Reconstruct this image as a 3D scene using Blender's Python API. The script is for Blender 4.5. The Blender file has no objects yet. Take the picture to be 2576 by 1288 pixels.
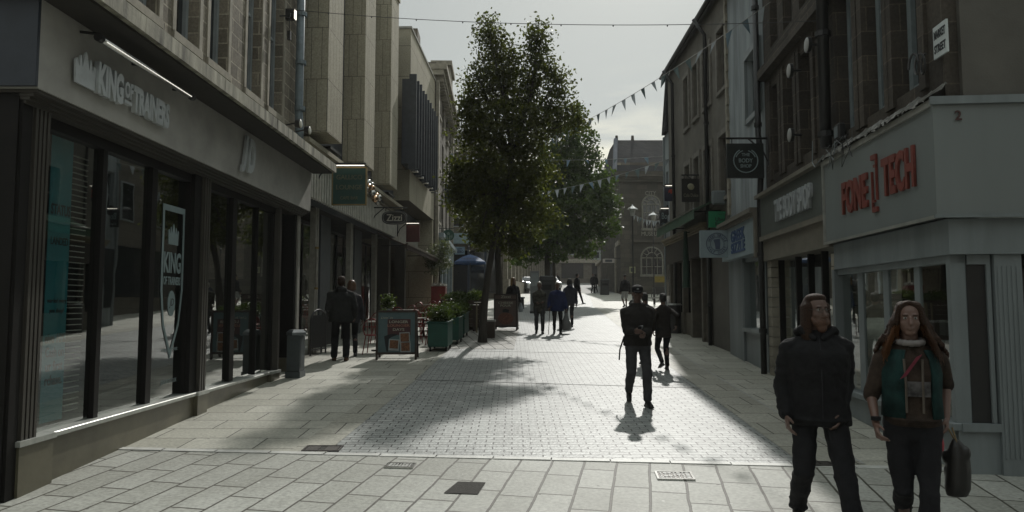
import bpy, bmesh, math, random
import numpy as np
from mathutils import Vector, Matrix, Quaternion

SC = bpy.context.scene
R = math.radians
# ------------------------------------------------------------------ camera
CAMZ = 2.02
F = 1750.0                      # focal length in units of a 2576-px-wide picture
PITCH = R(3.96)
cam = bpy.data.cameras.new('camera')
cam.sensor_width = 36.0
cam.lens = 36.0 * F / 2576.0
cam.clip_start = 0.05
cam.clip_end = 3000
camo = bpy.data.objects.new('camera', cam)
SC.collection.objects.link(camo)
camo.location = (0, 0, CAMZ)
camo.rotation_euler = (R(90) + PITCH, 0, 0)
SC.camera = camo

# ------------------------------------------------------------------ world and sun
SUN_EL, SUN_AZ = 40.0, 11.5     # azimuth to the right of the street
world = bpy.data.worlds.new("World")
SC.world = world
world.use_nodes = True
wn, wl = world.node_tree.nodes, world.node_tree.links
bg = wn['Background']
sky = wn.new('ShaderNodeTexSky')
sky.sky_type = 'NISHITA'
sky.sun_disc = False
sky.sun_elevation = R(SUN_EL)
sky.sun_rotation = R(SUN_AZ)
sky.air_density = 1.0
sky.dust_density = 1.5
sky.ozone_density = 1.2
hs = wn.new('ShaderNodeHueSaturation')
hs.inputs['Saturation'].default_value = 0.42
wl.new(sky.outputs[0], hs.inputs['Color'])
geo = wn.new('ShaderNodeTexCoord')
sep = wn.new('ShaderNodeSeparateXYZ')
wl.new(geo.outputs['Generated'], sep.inputs[0])
mpg = wn.new('ShaderNodeMapping')
mpg.inputs['Scale'].default_value = (3.0, 3.0, 17.0)
mpg.inputs['Location'].default_value = (0.0, 0.0, 0.55)
wl.new(geo.outputs['Generated'], mpg.inputs[0])
cn = wn.new('ShaderNodeTexNoise')
cn.inputs['Scale'].default_value = 1.6
cn.inputs['Detail'].default_value = 7
cn.inputs['Roughness'].default_value = 0.55
wl.new(mpg.outputs[0], cn.inputs['Vector'])
cr = wn.new('ShaderNodeMapRange')
cr.inputs['From Min'].default_value = 0.40
cr.inputs['From Max'].default_value = 0.66
wl.new(cn.outputs['Fac'], cr.inputs['Value'])
hz = wn.new('ShaderNodeMapRange')      # clouds low over the horizon
hz.inputs['From Min'].default_value = 0.34
hz.inputs['From Max'].default_value = 0.2
wl.new(sep.outputs['Z'], hz.inputs['Value'])
mu = wn.new('ShaderNodeMath'); mu.operation = 'MULTIPLY'
wl.new(cr.outputs[0], mu.inputs[0]); wl.new(hz.outputs[0], mu.inputs[1])
mu2 = wn.new('ShaderNodeMath'); mu2.operation = 'MULTIPLY'
mu2.inputs[1].default_value = 0.8
wl.new(mu.outputs[0], mu2.inputs[0])
mx = wn.new('ShaderNodeMixRGB')
mx.inputs['Color2'].default_value = (19.0, 18.0, 15.4, 1)
wl.new(mu2.outputs[0], mx.inputs['Fac'])
hzm = wn.new('ShaderNodeMixRGB'); hzm.inputs['Fac'].default_value = 0.5     # thin high haze evens the sky out
hzm.inputs['Color2'].default_value = (9.7, 10.3, 10.1, 1)
wl.new(hs.outputs[0], hzm.inputs['Color1']); wl.new(hzm.outputs[0], mx.inputs['Color1'])
tint = wn.new('ShaderNodeMixRGB'); tint.blend_type = 'MULTIPLY'
tint.inputs['Fac'].default_value = 1.0
tint.inputs['Color2'].default_value = (0.98, 1.0, 0.96, 1)
wl.new(mx.outputs[0], tint.inputs['Color1'])
ov = wn.new('ShaderNodeMapRange'); ov.inputs['From Min'].default_value = 0.44; ov.inputs['From Max'].default_value = 0.8
ov.inputs['To Min'].default_value = 1.0; ov.inputs['To Max'].default_value = 2.3      # unseen upper sky brightened to lift the ambient light
wl.new(sep.outputs['Z'], ov.inputs['Value'])
ovm = wn.new('ShaderNodeVectorMath'); ovm.operation = 'SCALE'
wl.new(tint.outputs[0], ovm.inputs[0]); wl.new(ov.outputs[0], ovm.inputs['Scale'])
wl.new(ovm.outputs[0], bg.inputs['Color'])
bg.inputs['Strength'].default_value = 0.055

sd = bpy.data.lights.new('sun', 'SUN')
sd.energy = 2.9
sd.angle = R(1.0)
sd.color = (1.0, 0.975, 0.92)
suno = bpy.data.objects.new('sun', sd)
SC.collection.objects.link(suno)
_d = Vector((math.sin(R(SUN_AZ)) * math.cos(R(SUN_EL)), math.cos(R(SUN_AZ)) * math.cos(R(SUN_EL)), math.sin(R(SUN_EL))))
suno.rotation_euler = _d.to_track_quat('Z', 'Y').to_euler()
suno.location = (6, 30, 30)

SC.view_settings.view_transform = 'Standard'
SC.view_settings.look = 'None'
SC.view_settings.exposure = 0.0
SC.view_settings.gamma = 1.0
SC.render.engine = 'CYCLES'
SC.cycles.use_denoising = True
HAZE = 0.0004
SC.cycles.max_bounces = 6
SC.cycles.transparent_max_bounces = 12
SC.cycles.caustics_reflective = False
SC.cycles.caustics_refractive = False
SC.cycles.sample_clamp_indirect = 6.0

# ------------------------------------------------------------------ picture measurements to places
_cp, _sp = math.cos(PITCH), math.sin(PITCH)
SLOPE = 0.048
def ray(px, py):
    dx, dy = (px - 1288) / F, (644 - py) / F
    return Vector((dx, _cp - dy * _sp, _sp + dy * _cp))
def G(px, py):
    r = ray(px, py)
    t = CAMZ / (SLOPE * r.y - r.z)
    return Vector((r.x * t, r.y * t, CAMZ + r.z * t))
def gz(y):
    return SLOPE * y
def AT(px, py, y):
    r = ray(px, py); t = y / r.y
    return Vector((r.x * t, y, CAMZ + r.z * t))

# ------------------------------------------------------------------ tags
def tag(o, label=None, cat=None, group=None, kind=None):
    if label: o['label'] = label
    if cat: o['category'] = cat
    if group: o['group'] = group
    if kind: o['kind'] = kind
    return o
def thing(name, label, cat, loc=(0, 0, 0), rz=0.0, group=None):
    o = bpy.data.objects.new(name, None)
    o.empty_display_size = 0.2
    SC.collection.objects.link(o)
    o.location = loc; o.rotation_euler = (0, 0, rz)
    return tag(o, label, cat, group)
def copy_tree(o, parent=None):
    c = o.copy(); SC.collection.objects.link(c); c.parent = parent
    for ch in list(o.children):
        copy_tree(ch, c)
    return c

# ------------------------------------------------------------------ materials
def newmat(name):
    m = bpy.data.materials.new(name); m.use_nodes = True
    nt = m.node_tree
    return m, nt.nodes, nt.links, nt.nodes['Principled BSDF']
def _spec(b, v):
    if 'Specular IOR Level' in b.inputs: b.inputs['Specular IOR Level'].default_value = v
_mats = {}
def M(name, col, rough=0.6, metal=0.0, var=0.25, scale=6.0, bump=0.0, bscale=60.0, spec=0.5, streak=False):
    if name in _mats: return _mats[name]
    m, n, l, b = newmat(name)
    b.inputs['Roughness'].default_value = rough
    b.inputs['Metallic'].default_value = metal
    _spec(b, spec)
    tc = n.new('ShaderNodeTexCoord')
    src = tc.outputs['Object']
    if streak:
        mp = n.new('ShaderNodeMapping'); mp.inputs['Scale'].default_value = (1, 1, 0.14)
        l.new(src, mp.inputs[0]); src = mp.outputs[0]
    no = n.new('ShaderNodeTexNoise'); no.inputs['Scale'].default_value = scale
    no.inputs['Detail'].default_value = 8; no.inputs['Roughness'].default_value = 0.62
    l.new(src, no.inputs['Vector'])
    rp = n.new('ShaderNodeMapRange')
    rp.inputs['From Min'].default_value = 0.3; rp.inputs['From Max'].default_value = 0.7
    rp.inputs['To Min'].default_value = 1 - var; rp.inputs['To Max'].default_value = 1 + var * 0.6
    l.new(no.outputs['Fac'], rp.inputs['Value'])
    mxx = n.new('ShaderNodeVectorMath'); mxx.operation = 'SCALE'
    mxx.inputs[0].default_value = col
    l.new(rp.outputs[0], mxx.inputs['Scale'])
    l.new(mxx.outputs[0], b.inputs['Base Color'])
    if bump > 0:
        nb = n.new('ShaderNodeTexNoise'); nb.inputs['Scale'].default_value = bscale
        nb.inputs['Detail'].default_value = 4
        l.new(tc.outputs['Object'], nb.inputs['Vector'])
        bp = n.new('ShaderNodeBump'); bp.inputs['Strength'].default_value = bump
        bp.inputs['Distance'].default_value = 0.01
        l.new(nb.outputs['Fac'], bp.inputs['Height'])
        l.new(bp.outputs[0], b.inputs['Normal'])
    _mats[name] = m
    return m

def masonry(name, c1, c2, mortar, bw=0.5, bh=0.25, ms=0.012, rough=0.85, stain=0.35, bump=0.5, horiz=False, soot=(0.02, 0.02, 0.018), uneven=0.02, rot=0.0, spec=0.3, jitter=0.0):
    """courses of blocks: u=(x+y), v=z on walls (object space); u=x, v=y on floors"""
    m, n, l, b = newmat(name)
    b.inputs['Roughness'].default_value = rough
    _spec(b, spec)
    tc = n.new('ShaderNodeTexCoord')
    if horiz:
        mp = n.new('ShaderNodeMapping'); mp.inputs['Rotation'].default_value = (0, 0, rot)
        l.new(tc.outputs['Object'], mp.inputs[0]); vec = mp.outputs[0]
    else:
        sp = n.new('ShaderNodeSeparateXYZ'); l.new(tc.outputs['Object'], sp.inputs[0])
        ad = n.new('ShaderNodeMath'); ad.operation = 'ADD'
        l.new(sp.outputs['X'], ad.inputs[0]); l.new(sp.outputs['Y'], ad.inputs[1])
        cb = n.new('ShaderNodeCombineXYZ'); l.new(ad.outputs[0], cb.inputs['X']); l.new(sp.outputs['Z'], cb.inputs['Y'])
        vec = cb.outputs[0]
    # uneven joints
    nz = n.new('ShaderNodeTexNoise'); nz.inputs['Scale'].default_value = 2.2; nz.inputs['Detail'].default_value = 3
    l.new(tc.outputs['Object'], nz.inputs['Vector'])
    sb = n.new('ShaderNodeVectorMath'); sb.operation = 'SUBTRACT'; sb.inputs[1].default_value = (0.5, 0.5, 0.5)
    l.new(nz.outputs['Color'], sb.inputs[0])
    scn = n.new('ShaderNodeVectorMath'); scn.operation = 'SCALE'; scn.inputs['Scale'].default_value = uneven
    l.new(sb.outputs[0], scn.inputs[0])
    av = n.new('ShaderNodeVectorMath'); av.operation = 'ADD'
    l.new(vec, av.inputs[0]); l.new(scn.outputs[0], av.inputs[1])
    br = n.new('ShaderNodeTexBrick')
    br.inputs['Scale'].default_value = 1.0
    br.inputs['Brick Width'].default_value = bw
    br.inputs['Row Height'].default_value = bh
    br.inputs['Mortar Size'].default_value = ms
    br.inputs['Mortar Smooth'].default_value = 0.25
    br.inputs['Bias'].default_value = 0.0
    br.offset = 0.42; br.offset_frequency = 2; br.squash = 1.3 if jitter else 1.0; br.squash_frequency = 3
    br.inputs['Color1'].default_value = (*c1, 1)
    br.inputs['Color2'].default_value = (*c2, 1)
    br.inputs['Mortar'].default_value = (*mortar, 1)
    l.new(av.outputs[0], br.inputs['Vector'])
    n1 = n.new('ShaderNodeTexNoise'); n1.inputs['Scale'].default_value = 0.9; n1.inputs['Detail'].default_value = 9; n1.inputs['Roughness'].default_value = 0.65
    l.new(tc.outputs['Object'], n1.inputs['Vector'])
    r1 = n.new('ShaderNodeMapRange'); r1.inputs['From Min'].default_value = 0.42; r1.inputs['From Max'].default_value = 0.72
    r1.inputs['To Max'].default_value = stain
    l.new(n1.outputs['Fac'], r1.inputs['Value'])
    mm = n.new('ShaderNodeMixRGB'); mm.inputs['Color2'].default_value = (*soot, 1)
    l.new(r1.outputs[0], mm.inputs['Fac']); l.new(br.outputs['Color'], mm.inputs['Color1'])
    n2 = n.new('ShaderNodeTexNoise'); n2.inputs['Scale'].default_value = 28; n2.inputs['Detail'].default_value = 6
    l.new(tc.outputs['Object'], n2.inputs['Vector'])
    r2 = n.new('ShaderNodeMapRange'); r2.inputs['From Min'].default_value = 0.25; r2.inputs['From Max'].default_value = 0.75
    r2.inputs['To Min'].default_value = 0.72; r2.inputs['To Max'].default_value = 1.25
    l.new(n2.outputs['Fac'], r2.inputs['Value'])
    if horiz:      # trodden gum spots, pale and dark
        for sc_, th, colr, seed in ((2.3, .035, (.5, .5, .47), 0.0), (3.4, .05, (.06, .058, .05), 7.3), (7.0, .06, (.40, .40, .37), 3.1)):
            mv = n.new('ShaderNodeMapping'); mv.inputs['Location'].default_value = (seed, seed * 2, 0); l.new(tc.outputs['Object'], mv.inputs[0])
            vo = n.new('ShaderNodeTexVoronoi'); vo.inputs['Scale'].default_value = sc_; l.new(mv.outputs[0], vo.inputs['Vector'])
            ls = n.new('ShaderNodeMath'); ls.operation = 'LESS_THAN'; ls.inputs[1].default_value = th; l.new(vo.outputs['Distance'], ls.inputs[0])
            hf = n.new('ShaderNodeMath'); hf.operation = 'MULTIPLY'; hf.inputs[1].default_value = .8; l.new(ls.outputs[0], hf.inputs[0])
            m3 = n.new('ShaderNodeMixRGB'); m3.inputs['Color2'].default_value = (*colr, 1); l.new(hf.outputs[0], m3.inputs['Fac']); l.new(mm.outputs[0], m3.inputs['Color1']); mm = m3
    vm = n.new('ShaderNodeVectorMath'); vm.operation = 'SCALE'
    l.new(mm.outputs[0], vm.inputs[0]); l.new(r2.outputs[0], vm.inputs['Scale'])
    l.new(vm.outputs[0], b.inputs['Base Color'])
    hh = n.new('ShaderNodeMath'); hh.operation = 'MULTIPLY_ADD'
    hh.inputs[1].default_value = -1.0
    l.new(br.outputs['Fac'], hh.inputs[0])
    h2 = n.new('ShaderNodeMath'); h2.operation = 'MULTIPLY'; h2.inputs[1].default_value = 0.5
    l.new(n2.outputs['Fac'], h2.inputs[0]); l.new(h2.outputs[0], hh.inputs[2])
    bp = n.new('ShaderNodeBump'); bp.inputs['Strength'].default_value = bump; bp.inputs['Distance'].default_value = 0.012
    l.new(hh.outputs[0], bp.inputs['Height']); l.new(bp.outputs[0], b.inputs['Normal'])
    return m

def glass_mat(name, refl=0.24, tintc=(0.86, 0.9, 0.88)):
    m = bpy.data.materials.new(name); m.use_nodes = True
    n, l = m.node_tree.nodes, m.node_tree.links
    n.remove(n['Principled BSDF'])
    tr = n.new('ShaderNodeBsdfTransparent'); tr.inputs[0].default_value = (*tintc, 1)
    gl = n.new('ShaderNodeBsdfGlossy'); gl.inputs['Roughness'].default_value = 0.015
    gl.inputs['Color'].default_value = (0.95, 0.97, 0.95, 1)
    fr = n.new('ShaderNodeFresnel'); fr.inputs['IOR'].default_value = 1.75
    ad = n.new('ShaderNodeMath'); ad.operation = 'ADD'; ad.use_clamp = True
    ad.inputs[1].default_value = refl
    l.new(fr.outputs[0], ad.inputs[0])
    gm = n.new('ShaderNodeNewGeometry'); inv_ = n.new('ShaderNodeMath'); inv_.operation = 'SUBTRACT'; inv_.inputs[0].default_value = 1.0
    l.new(gm.outputs['Backfacing'], inv_.inputs[1])
    mb_ = n.new('ShaderNodeMath'); mb_.operation = 'MULTIPLY'; l.new(ad.outputs[0], mb_.inputs[0]); l.new(inv_.outputs[0], mb_.inputs[1]); ad = mb_
    # faint waviness of float glass
    tc = n.new('ShaderNodeTexCoord'); no = n.new('ShaderNodeTexNoise'); no.inputs['Scale'].default_value = 1.3
    l.new(tc.outputs['Object'], no.inputs['Vector'])
    bp = n.new('ShaderNodeBump'); bp.inputs['Strength'].default_value = 0.06; bp.inputs['Distance'].default_value = 0.02
    l.new(no.outputs['Fac'], bp.inputs['Height']); l.new(bp.outputs[0], gl.inputs['Normal'])
    mxs = n.new('ShaderNodeMixShader')
    l.new(ad.outputs[0], mxs.inputs[0]); l.new(tr.outputs[0], mxs.inputs[1]); l.new(gl.outputs[0], mxs.inputs[2])
    l.new(mxs.outputs[0], n['Material Output'].inputs['Surface'])
    return m
def emit_mat(name, col, s):
    m, n, l, b = newmat(name)
    b.inputs['Base Color'].default_value = (*col, 1)
    b.inputs['Emission Color'].default_value = (*col, 1)
    b.inputs['Emission Strength'].default_value = s
    return m

GLASS = glass_mat('shop_glass')
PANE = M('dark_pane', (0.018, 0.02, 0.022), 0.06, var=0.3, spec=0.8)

# ------------------------------------------------------------------ mesh collector
class MB:
    def __init__(s): s.v = []; s.f = []
    def add(s, vs, fs):
        o = len(s.v); s.v += [tuple(v) for v in vs]; s.f += [tuple(i + o for i in f) for f in fs]; return s
    def box(s, x0, x1, y0, y1, z0, z1):
        x0, x1 = min(x0, x1), max(x0, x1); y0, y1 = min(y0, y1), max(y0, y1); z0, z1 = min(z0, z1), max(z0, z1)
        return s.add([(x0, y0, z0), (x1, y0, z0), (x1, y1, z0), (x0, y1, z0), (x0, y0, z1), (x1, y0, z1), (x1, y1, z1), (x0, y1, z1)],
                     [(0, 3, 2, 1), (4, 5, 6, 7), (0, 1, 5, 4), (1, 2, 6, 5), (2, 3, 7, 6), (3, 0, 4, 7)])
    def obox(s, c, ax, ay, az):
        """oriented box: centre and three half-axis vectors"""
        c, ax, ay, az = Vector(c), Vector(ax), Vector(ay), Vector(az)
        vs = [c + i * ax + j * ay + k * az for k in (-1, 1) for j in (-1, 1) for i in (-1, 1)]
        return s.add(vs, [(0, 2, 3, 1), (4, 5, 7, 6), (0, 1, 5, 4), (1, 3, 7, 5), (3, 2, 6, 7), (2, 0, 4, 6)])
    def tube(s, pts, r, n=8, cap=True, r1=None):
        pts = [Vector(p) for p in pts]; rs = r if isinstance(r, (list, tuple)) else ([r] * len(pts) if r1 is None else [r + (r1 - r) * i / (len(pts) - 1) for i in range(len(pts))])
        vs = []; prev = None
        for i, p in enumerate(pts):
            d = (pts[min(i + 1, len(pts) - 1)] - pts[max(i - 1, 0)]).normalized()
            if prev is None:
                a = Vector((0, 0, 1)) if abs(d.z) < 0.9 else Vector((1, 0, 0))
                u = d.cross(a).normalized()
            else:
                u = (prev - d * prev.dot(d)).normalized()
            w = d.cross(u); prev = u
            for k in range(n):
                t = 2 * math.pi * k / n
                vs.append(p + (u * math.cos(t) + w * math.sin(t)) * rs[i])
        fs = []
        for i in range(len(pts) - 1):
            for k in range(n):
                a, b2 = i * n + k, i * n + (k + 1) % n
                fs.append((a, b2, b2 + n, a + n))
        if cap:
            fs.append(tuple(range(n - 1, -1, -1))); fs.append(tuple((len(pts) - 1) * n + k for k in range(n)))
        return s.add(vs, fs)
    def ell(s, c, r, nu=12, nv=8, rot=None):
        c = Vector(c); r = (r, r, r) if isinstance(r, (int, float)) else r
        vs = [Vector((0, 0, -r[2]))]
        for j in range(1, nv):
            ph = math.pi * j / nv - math.pi / 2
            for k in range(nu):
                t = 2 * math.pi * k / nu
                vs.append(Vector((r[0] * math.cos(ph) * math.cos(t), r[1] * math.cos(ph) * math.sin(t), r[2] * math.sin(ph))))
        vs.append(Vector((0, 0, r[2])))
        if rot is not None: vs = [rot @ v for v in vs]
        vs = [v + c for v in vs]
        fs = [(0, 1 + (k + 1) % nu, 1 + k) for k in range(nu)]
        for j in range(nv - 2):
            for k in range(nu):
                a = 1 + j * nu + k; b2 = 1 + j * nu + (k + 1) % nu
                fs.append((a, b2, b2 + nu, a + nu))
        last = len(vs) - 1; base = 1 + (nv - 2) * nu
        fs += [(base + k, base + (k + 1) % nu, last) for k in range(nu)]
        return s.add(vs, fs)
    def caps(s, p0, r0, p1, r1, n=10):
        """tapered capsule"""
        p0, p1 = Vector(p0), Vector(p1); d = (p1 - p0); L = d.length
        if L < 1e-6: return s.ell(p0, r0)
        d /= L; pts, rs = [], []
        for k in range(4):
            a = math.pi / 2 * k / 4
            pts.append(p0 - d * r0 * math.cos(a)); rs.append(max(r0 * math.sin(a), r0 * 0.12))
        pts += [p0, p1]; rs += [r0, r1]
        for k in range(1, 5):
            a = math.pi / 2 * k / 4
            pts.append(p1 + d * r1 * math.sin(a)); rs.append(max(r1 * math.cos(a), r1 * 0.12))
        return s.tube(pts, rs, n)
    def chain(s, pts, rs, n=10):
        for i in range(len(pts) - 1): s.caps(pts[i], rs[i], pts[i + 1], rs[i + 1], n)
        return s
    def loft(s, rings, n=16):
        """rings: (centre, rx, ry) horizontal ellipses; closed"""
        vs = []
        for c, rx, ry in rings:
            for k in range(n):
                t = 2 * math.pi * k / n
                vs.append((c[0] + rx * math.cos(t), c[1] + ry * math.sin(t), c[2]))
        fs = []
        for i in range(len(rings) - 1):
            for k in range(n):
                a, b2 = i * n + k, i * n + (k + 1) % n
                fs.append((a, b2, b2 + n, a + n))
        fs.append(tuple(range(n - 1, -1, -1))); fs.append(tuple((len(rings) - 1) * n + k for k in range(n)))
        return s.add(vs, fs)
    def prism(s, poly, o, ux, uy, depth):
        """closed polygon (2D) extruded; o origin, ux/uy axes, normal = ux x uy"""
        o, ux, uy = Vector(o), Vector(ux), Vector(uy); nn = ux.cross(uy).normalized()
        k = len(poly)
        vs = [o + ux * a + uy * b for a, b in poly] + [o + ux * a + uy * b + nn * depth for a, b in poly]
        fs = [tuple(range(k - 1, -1, -1)), tuple(range(k, 2 * k))] + [(i, (i + 1) % k, (i + 1) % k + k, i + k) for i in range(k)]
        return s.add(vs, fs)
    def mesh(s, name):
        me = bpy.data.meshes.new(name); me.from_pydata(s.v, [], s.f); me.update()
        return me
    def build(s, name, mat=None, parent=None, smooth=False, bevel=0.0, recalc=True):
        me = s.mesh(name)
        if recalc:
            bm = bmesh.new(); bm.from_mesh(me); bmesh.ops.recalc_face_normals(bm, faces=bm.faces); bm.to_mesh(me); bm.free()
        if smooth: me.polygons.foreach_set('use_smooth', [True] * len(me.polygons))
        if mat: me.materials.append(mat)
        o = bpy.data.objects.new(name, me); SC.collection.objects.link(o); o.parent = parent
        if bevel > 0:
            bv = o.modifiers.new('bevel', 'BEVEL'); bv.width = bevel; bv.segments = 1; bv.limit_method = 'ANGLE'
        return o

def remeshed(mb, name, mat, parent, voxel=0.015, it=3, smooth=0.5, folds=0.0):
    me = mb.mesh(name)
    o = bpy.data.objects.new('t', me); SC.collection.objects.link(o)
    r = o.modifiers.new('r', 'REMESH'); r.mode = 'VOXEL'; r.voxel_size = voxel
    if it:
        sm = o.modifiers.new('s', 'SMOOTH'); sm.iterations = it; sm.factor = smooth
    if folds:
        for nm, sz, k in (('folds_wide', .16, 1.0), ('folds_fine', .06, .45)):
            tx_ = bpy.data.textures.get(nm) or bpy.data.textures.new(nm, 'CLOUDS'); tx_.noise_scale = sz; tx_.noise_depth = 2
            dm = o.modifiers.new('d', 'DISPLACE'); dm.texture = tx_; dm.strength = folds * k; dm.mid_level = .5; dm.texture_coords = 'LOCAL'
    dg = bpy.context.evaluated_depsgraph_get(); dg.update()
    m2 = bpy.data.meshes.new_from_object(o.evaluated_get(dg))
    bpy.data.objects.remove(o)
    m2.polygons.foreach_set('use_smooth', [True] * len(m2.polygons))
    m2.materials.clear(); m2.materials.append(mat)
    q = bpy.data.objects.new(name, m2); SC.collection.objects.link(q); q.parent = parent
    return q

def text(body, name, mat, parent, o, xdir, w, h, depth=0.02, bold=0.0, shear=0.0, updir=(0, 0, 1), keep=False, spacing=1.0, align='CENTER'):
    """lettering fitted to w x h, centred at o; reads along xdir; stands out along xdir x up"""
    cu = bpy.data.curves.new('tx', 'FONT'); cu.body = body; cu.size = 1.0; cu.extrude = 0.5; cu.offset = bold
    cu.shear = shear; cu.space_character = spacing; cu.align_x = align; cu.resolution_u = 3
    ob = bpy.data.objects.new('tx', cu); SC.collection.objects.link(ob)
    dg = bpy.context.evaluated_depsgraph_get(); dg.update()
    me = bpy.data.meshes.new_from_object(ob.evaluated_get(dg))
    bpy.data.objects.remove(ob)
    nv = len(me.vertices); co = np.empty(nv * 3); me.vertices.foreach_get('co', co); co = co.reshape(-1, 3)
    lo, hi = co.min(0), co.max(0)
    sx = w / (hi[0] - lo[0]); sy = h / (hi[1] - lo[1])
    if keep: sx = sy = min(sx, sy)
    a = (co[:, 0] - (lo[0] + hi[0]) / 2) * sx; b = (co[:, 1] - (lo[1] + hi[1]) / 2) * sy; c = (co[:, 2] + 0.5) * depth
    X = np.array(Vector(xdir).normalized()); U = np.array(Vector(updir).normalized()); N = np.cross(X, U)
    out = np.array(o)[None] + a[:, None] * X + b[:, None] * U + c[:, None] * N
    me.vertices.foreach_set('co', out.astype(np.float32).ravel()); me.update()
    me.materials.clear(); me.materials.append(mat); me.name = name
    q = bpy.data.objects.new(name, me); SC.collection.objects.link(q); q.parent = parent
    return q

# ------------------------------------------------------------------ facades
class Fac:
    """a street front: X along the street away from the camera, v outward to the street"""
    def __init__(s, x0, y0, k, side):
        s.x0, s.y0, s.k, s.sg = x0, y0, k, (-1 if side == 'L' else 1)
        L = math.hypot(1, k); s.d = Vector((k / L, 1 / L, 0)); s.n = Vector((-1 / L, k / L, 0)) * s.sg
        s.rz = math.atan2(1, k)
        s.L = L
    def empty(s, name, label, cat, group=None):
        return thing(name, label, cat, (s.x0, s.y0, 0), s.rz, group)
    def at(s, px, py, v=0.0):
        r = ray(px, py); o = Vector((0, 0, CAMZ)); p0 = Vector((s.x0, s.y0, 0)) + s.n * v
        t = (p0 - o).dot(s.n) / r.dot(s.n); p = o + r * t
        return (p - p0).dot(s.d), p.z
    def u(s, px, py=765, v=0.0): return s.at(px, py, v)[0]
    def z(s, px, py, v=0.0): return s.at(px, py, v)[1]
    def uy(s, y): return (y - s.y0) * s.L
    def P(s, u, v, z): return (u, s.sg * v, z)
    def W(s, u, v, z): return Vector((s.x0, s.y0, 0)) + s.d * u + s.n * v + Vector((0, 0, z))
    def box(s, mb, u0, u1, v0, v1, z0, z1): return mb.box(u0, u1, s.sg * v0, s.sg * v1, z0, z1)
    def b(s, name, mat, par, u0, u1, v0, v1, z0, z1, bevel=0.0):
        return s.box(MB(), u0, u1, v0, v1, z0, z1).build(name, mat, par, bevel=bevel)
    @property
    def tx(s): return (-s.sg, 0, 0)

def wall(Fa, par, mat, u0, u1, z0, z1, opens, rev=0.22, back=7.0, name='wall', v=0.0):
    us = sorted(set([u0, u1] + [a for o in opens for a in o[:2]])); zs = sorted(set([z0, z1] + [a for o in opens for a in o[2:4]]))
    mb = MB()
    vid = {}
    def vv(u, w, z):
        k = (round(u, 4), round(w, 4), round(z, 4))
        if k not in vid: vid[k] = len(mb.v); mb.v.append(Fa.P(*k))
        return vid[k]
    for i in range(len(us) - 1):
        for j in range(len(zs) - 1):
            cu, cz = (us[i] + us[i + 1]) / 2, (zs[j] + zs[j + 1]) / 2
            if any(o[0] < cu < o[1] and o[2] < cz < o[3] for o in opens): continue
            mb.f.append((vv(us[i], v, zs[j]), vv(us[i + 1], v, zs[j]), vv(us[i + 1], v, zs[j + 1]), vv(us[i], v, zs[j + 1])))
    w = v - rev
    for a, b2, c, d in [o[:4] for o in opens]:
        mb.f += [(vv(a, v, c), vv(a, v, d), vv(a, w, d), vv(a, w, c)), (vv(b2, v, c), vv(b2, w, c), vv(b2, w, d), vv(b2, v, d)),
                 (vv(a, v, c), vv(a, w, c), vv(b2, w, c), vv(b2, v, c)), (vv(a, v, d), vv(b2, v, d), vv(b2, w, d), vv(a, w, d)),
                 (vv(a, w, c), vv(a, w, d), vv(b2, w, d), vv(b2, w, c))]
    q = v - back
    mb.f += [(vv(u0, v, z0), vv(u0, v, z1), vv(u0, q, z1), vv(u0, q, z0)), (vv(u1, v, z0), vv(u1, q, z0), vv(u1, q, z1), vv(u1, v, z1)),
             (vv(u0, v, z1), vv(u1, v, z1), vv(u1, q, z1), vv(u0, q, z1)), (vv(u0, q, z0), vv(u0, q, z1), vv(u1, q, z1), vv(u1, q, z0)),
             (vv(u0, v, z0), vv(u0, q, z0), vv(u1, q, z0), vv(u1, v, z0))]
    return mb.build(name, mat, par, recalc=False)

def window(Fa, par, u0, u1, z0, z1, fmat, v=0.0, rev=0.2, fw=0.06, cols=1, rows=2, pane=None, sill=None, smat=None):
    """sash window in an opening: frame > pane, sill"""
    w = v - rev
    mb = MB()
    e = 0.003
    Fa.box(mb, u0 + e, u0 + fw, w + .01, w + .09, z0 + e, z1 - e); Fa.box(mb, u1 - fw, u1 - e, w + .01, w + .09, z0 + e, z1 - e)
    Fa.box(mb, u0 + fw, u1 - fw, w + .01, w + .085, z0 + e, z0 + fw * 1.2); Fa.box(mb, u0 + fw, u1 - fw, w + .01, w + .085, z1 - fw, z1 - e)
    for i in range(1, rows):
        zz = z0 + (z1 - z0) * i / rows; Fa.box(mb, u0 + fw, u1 - fw, w + .012, w + .075, zz - .025, zz + .025)
    for i in range(1, cols):
        uu = u0 + (u1 - u0) * i / cols; Fa.box(mb, uu - .018, uu + .018, w + .014, w + .07, z0 + fw * 1.2, z1 - fw)
    fr = mb.build('window', fmat, par)
    Fa.box(MB(), u0 + fw * .6, u1 - fw * .6, w + .02, w + .035, z0 + fw * .6, z1 - fw * .6).build('pane', pane or PANE, fr)
    if sill: Fa.box(MB(), u0 - .08, u1 + .08, v - rev + .1, v + sill, z0 - .11, z0 - .002).build('sill', smat or fmat, fr)
    return fr
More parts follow.
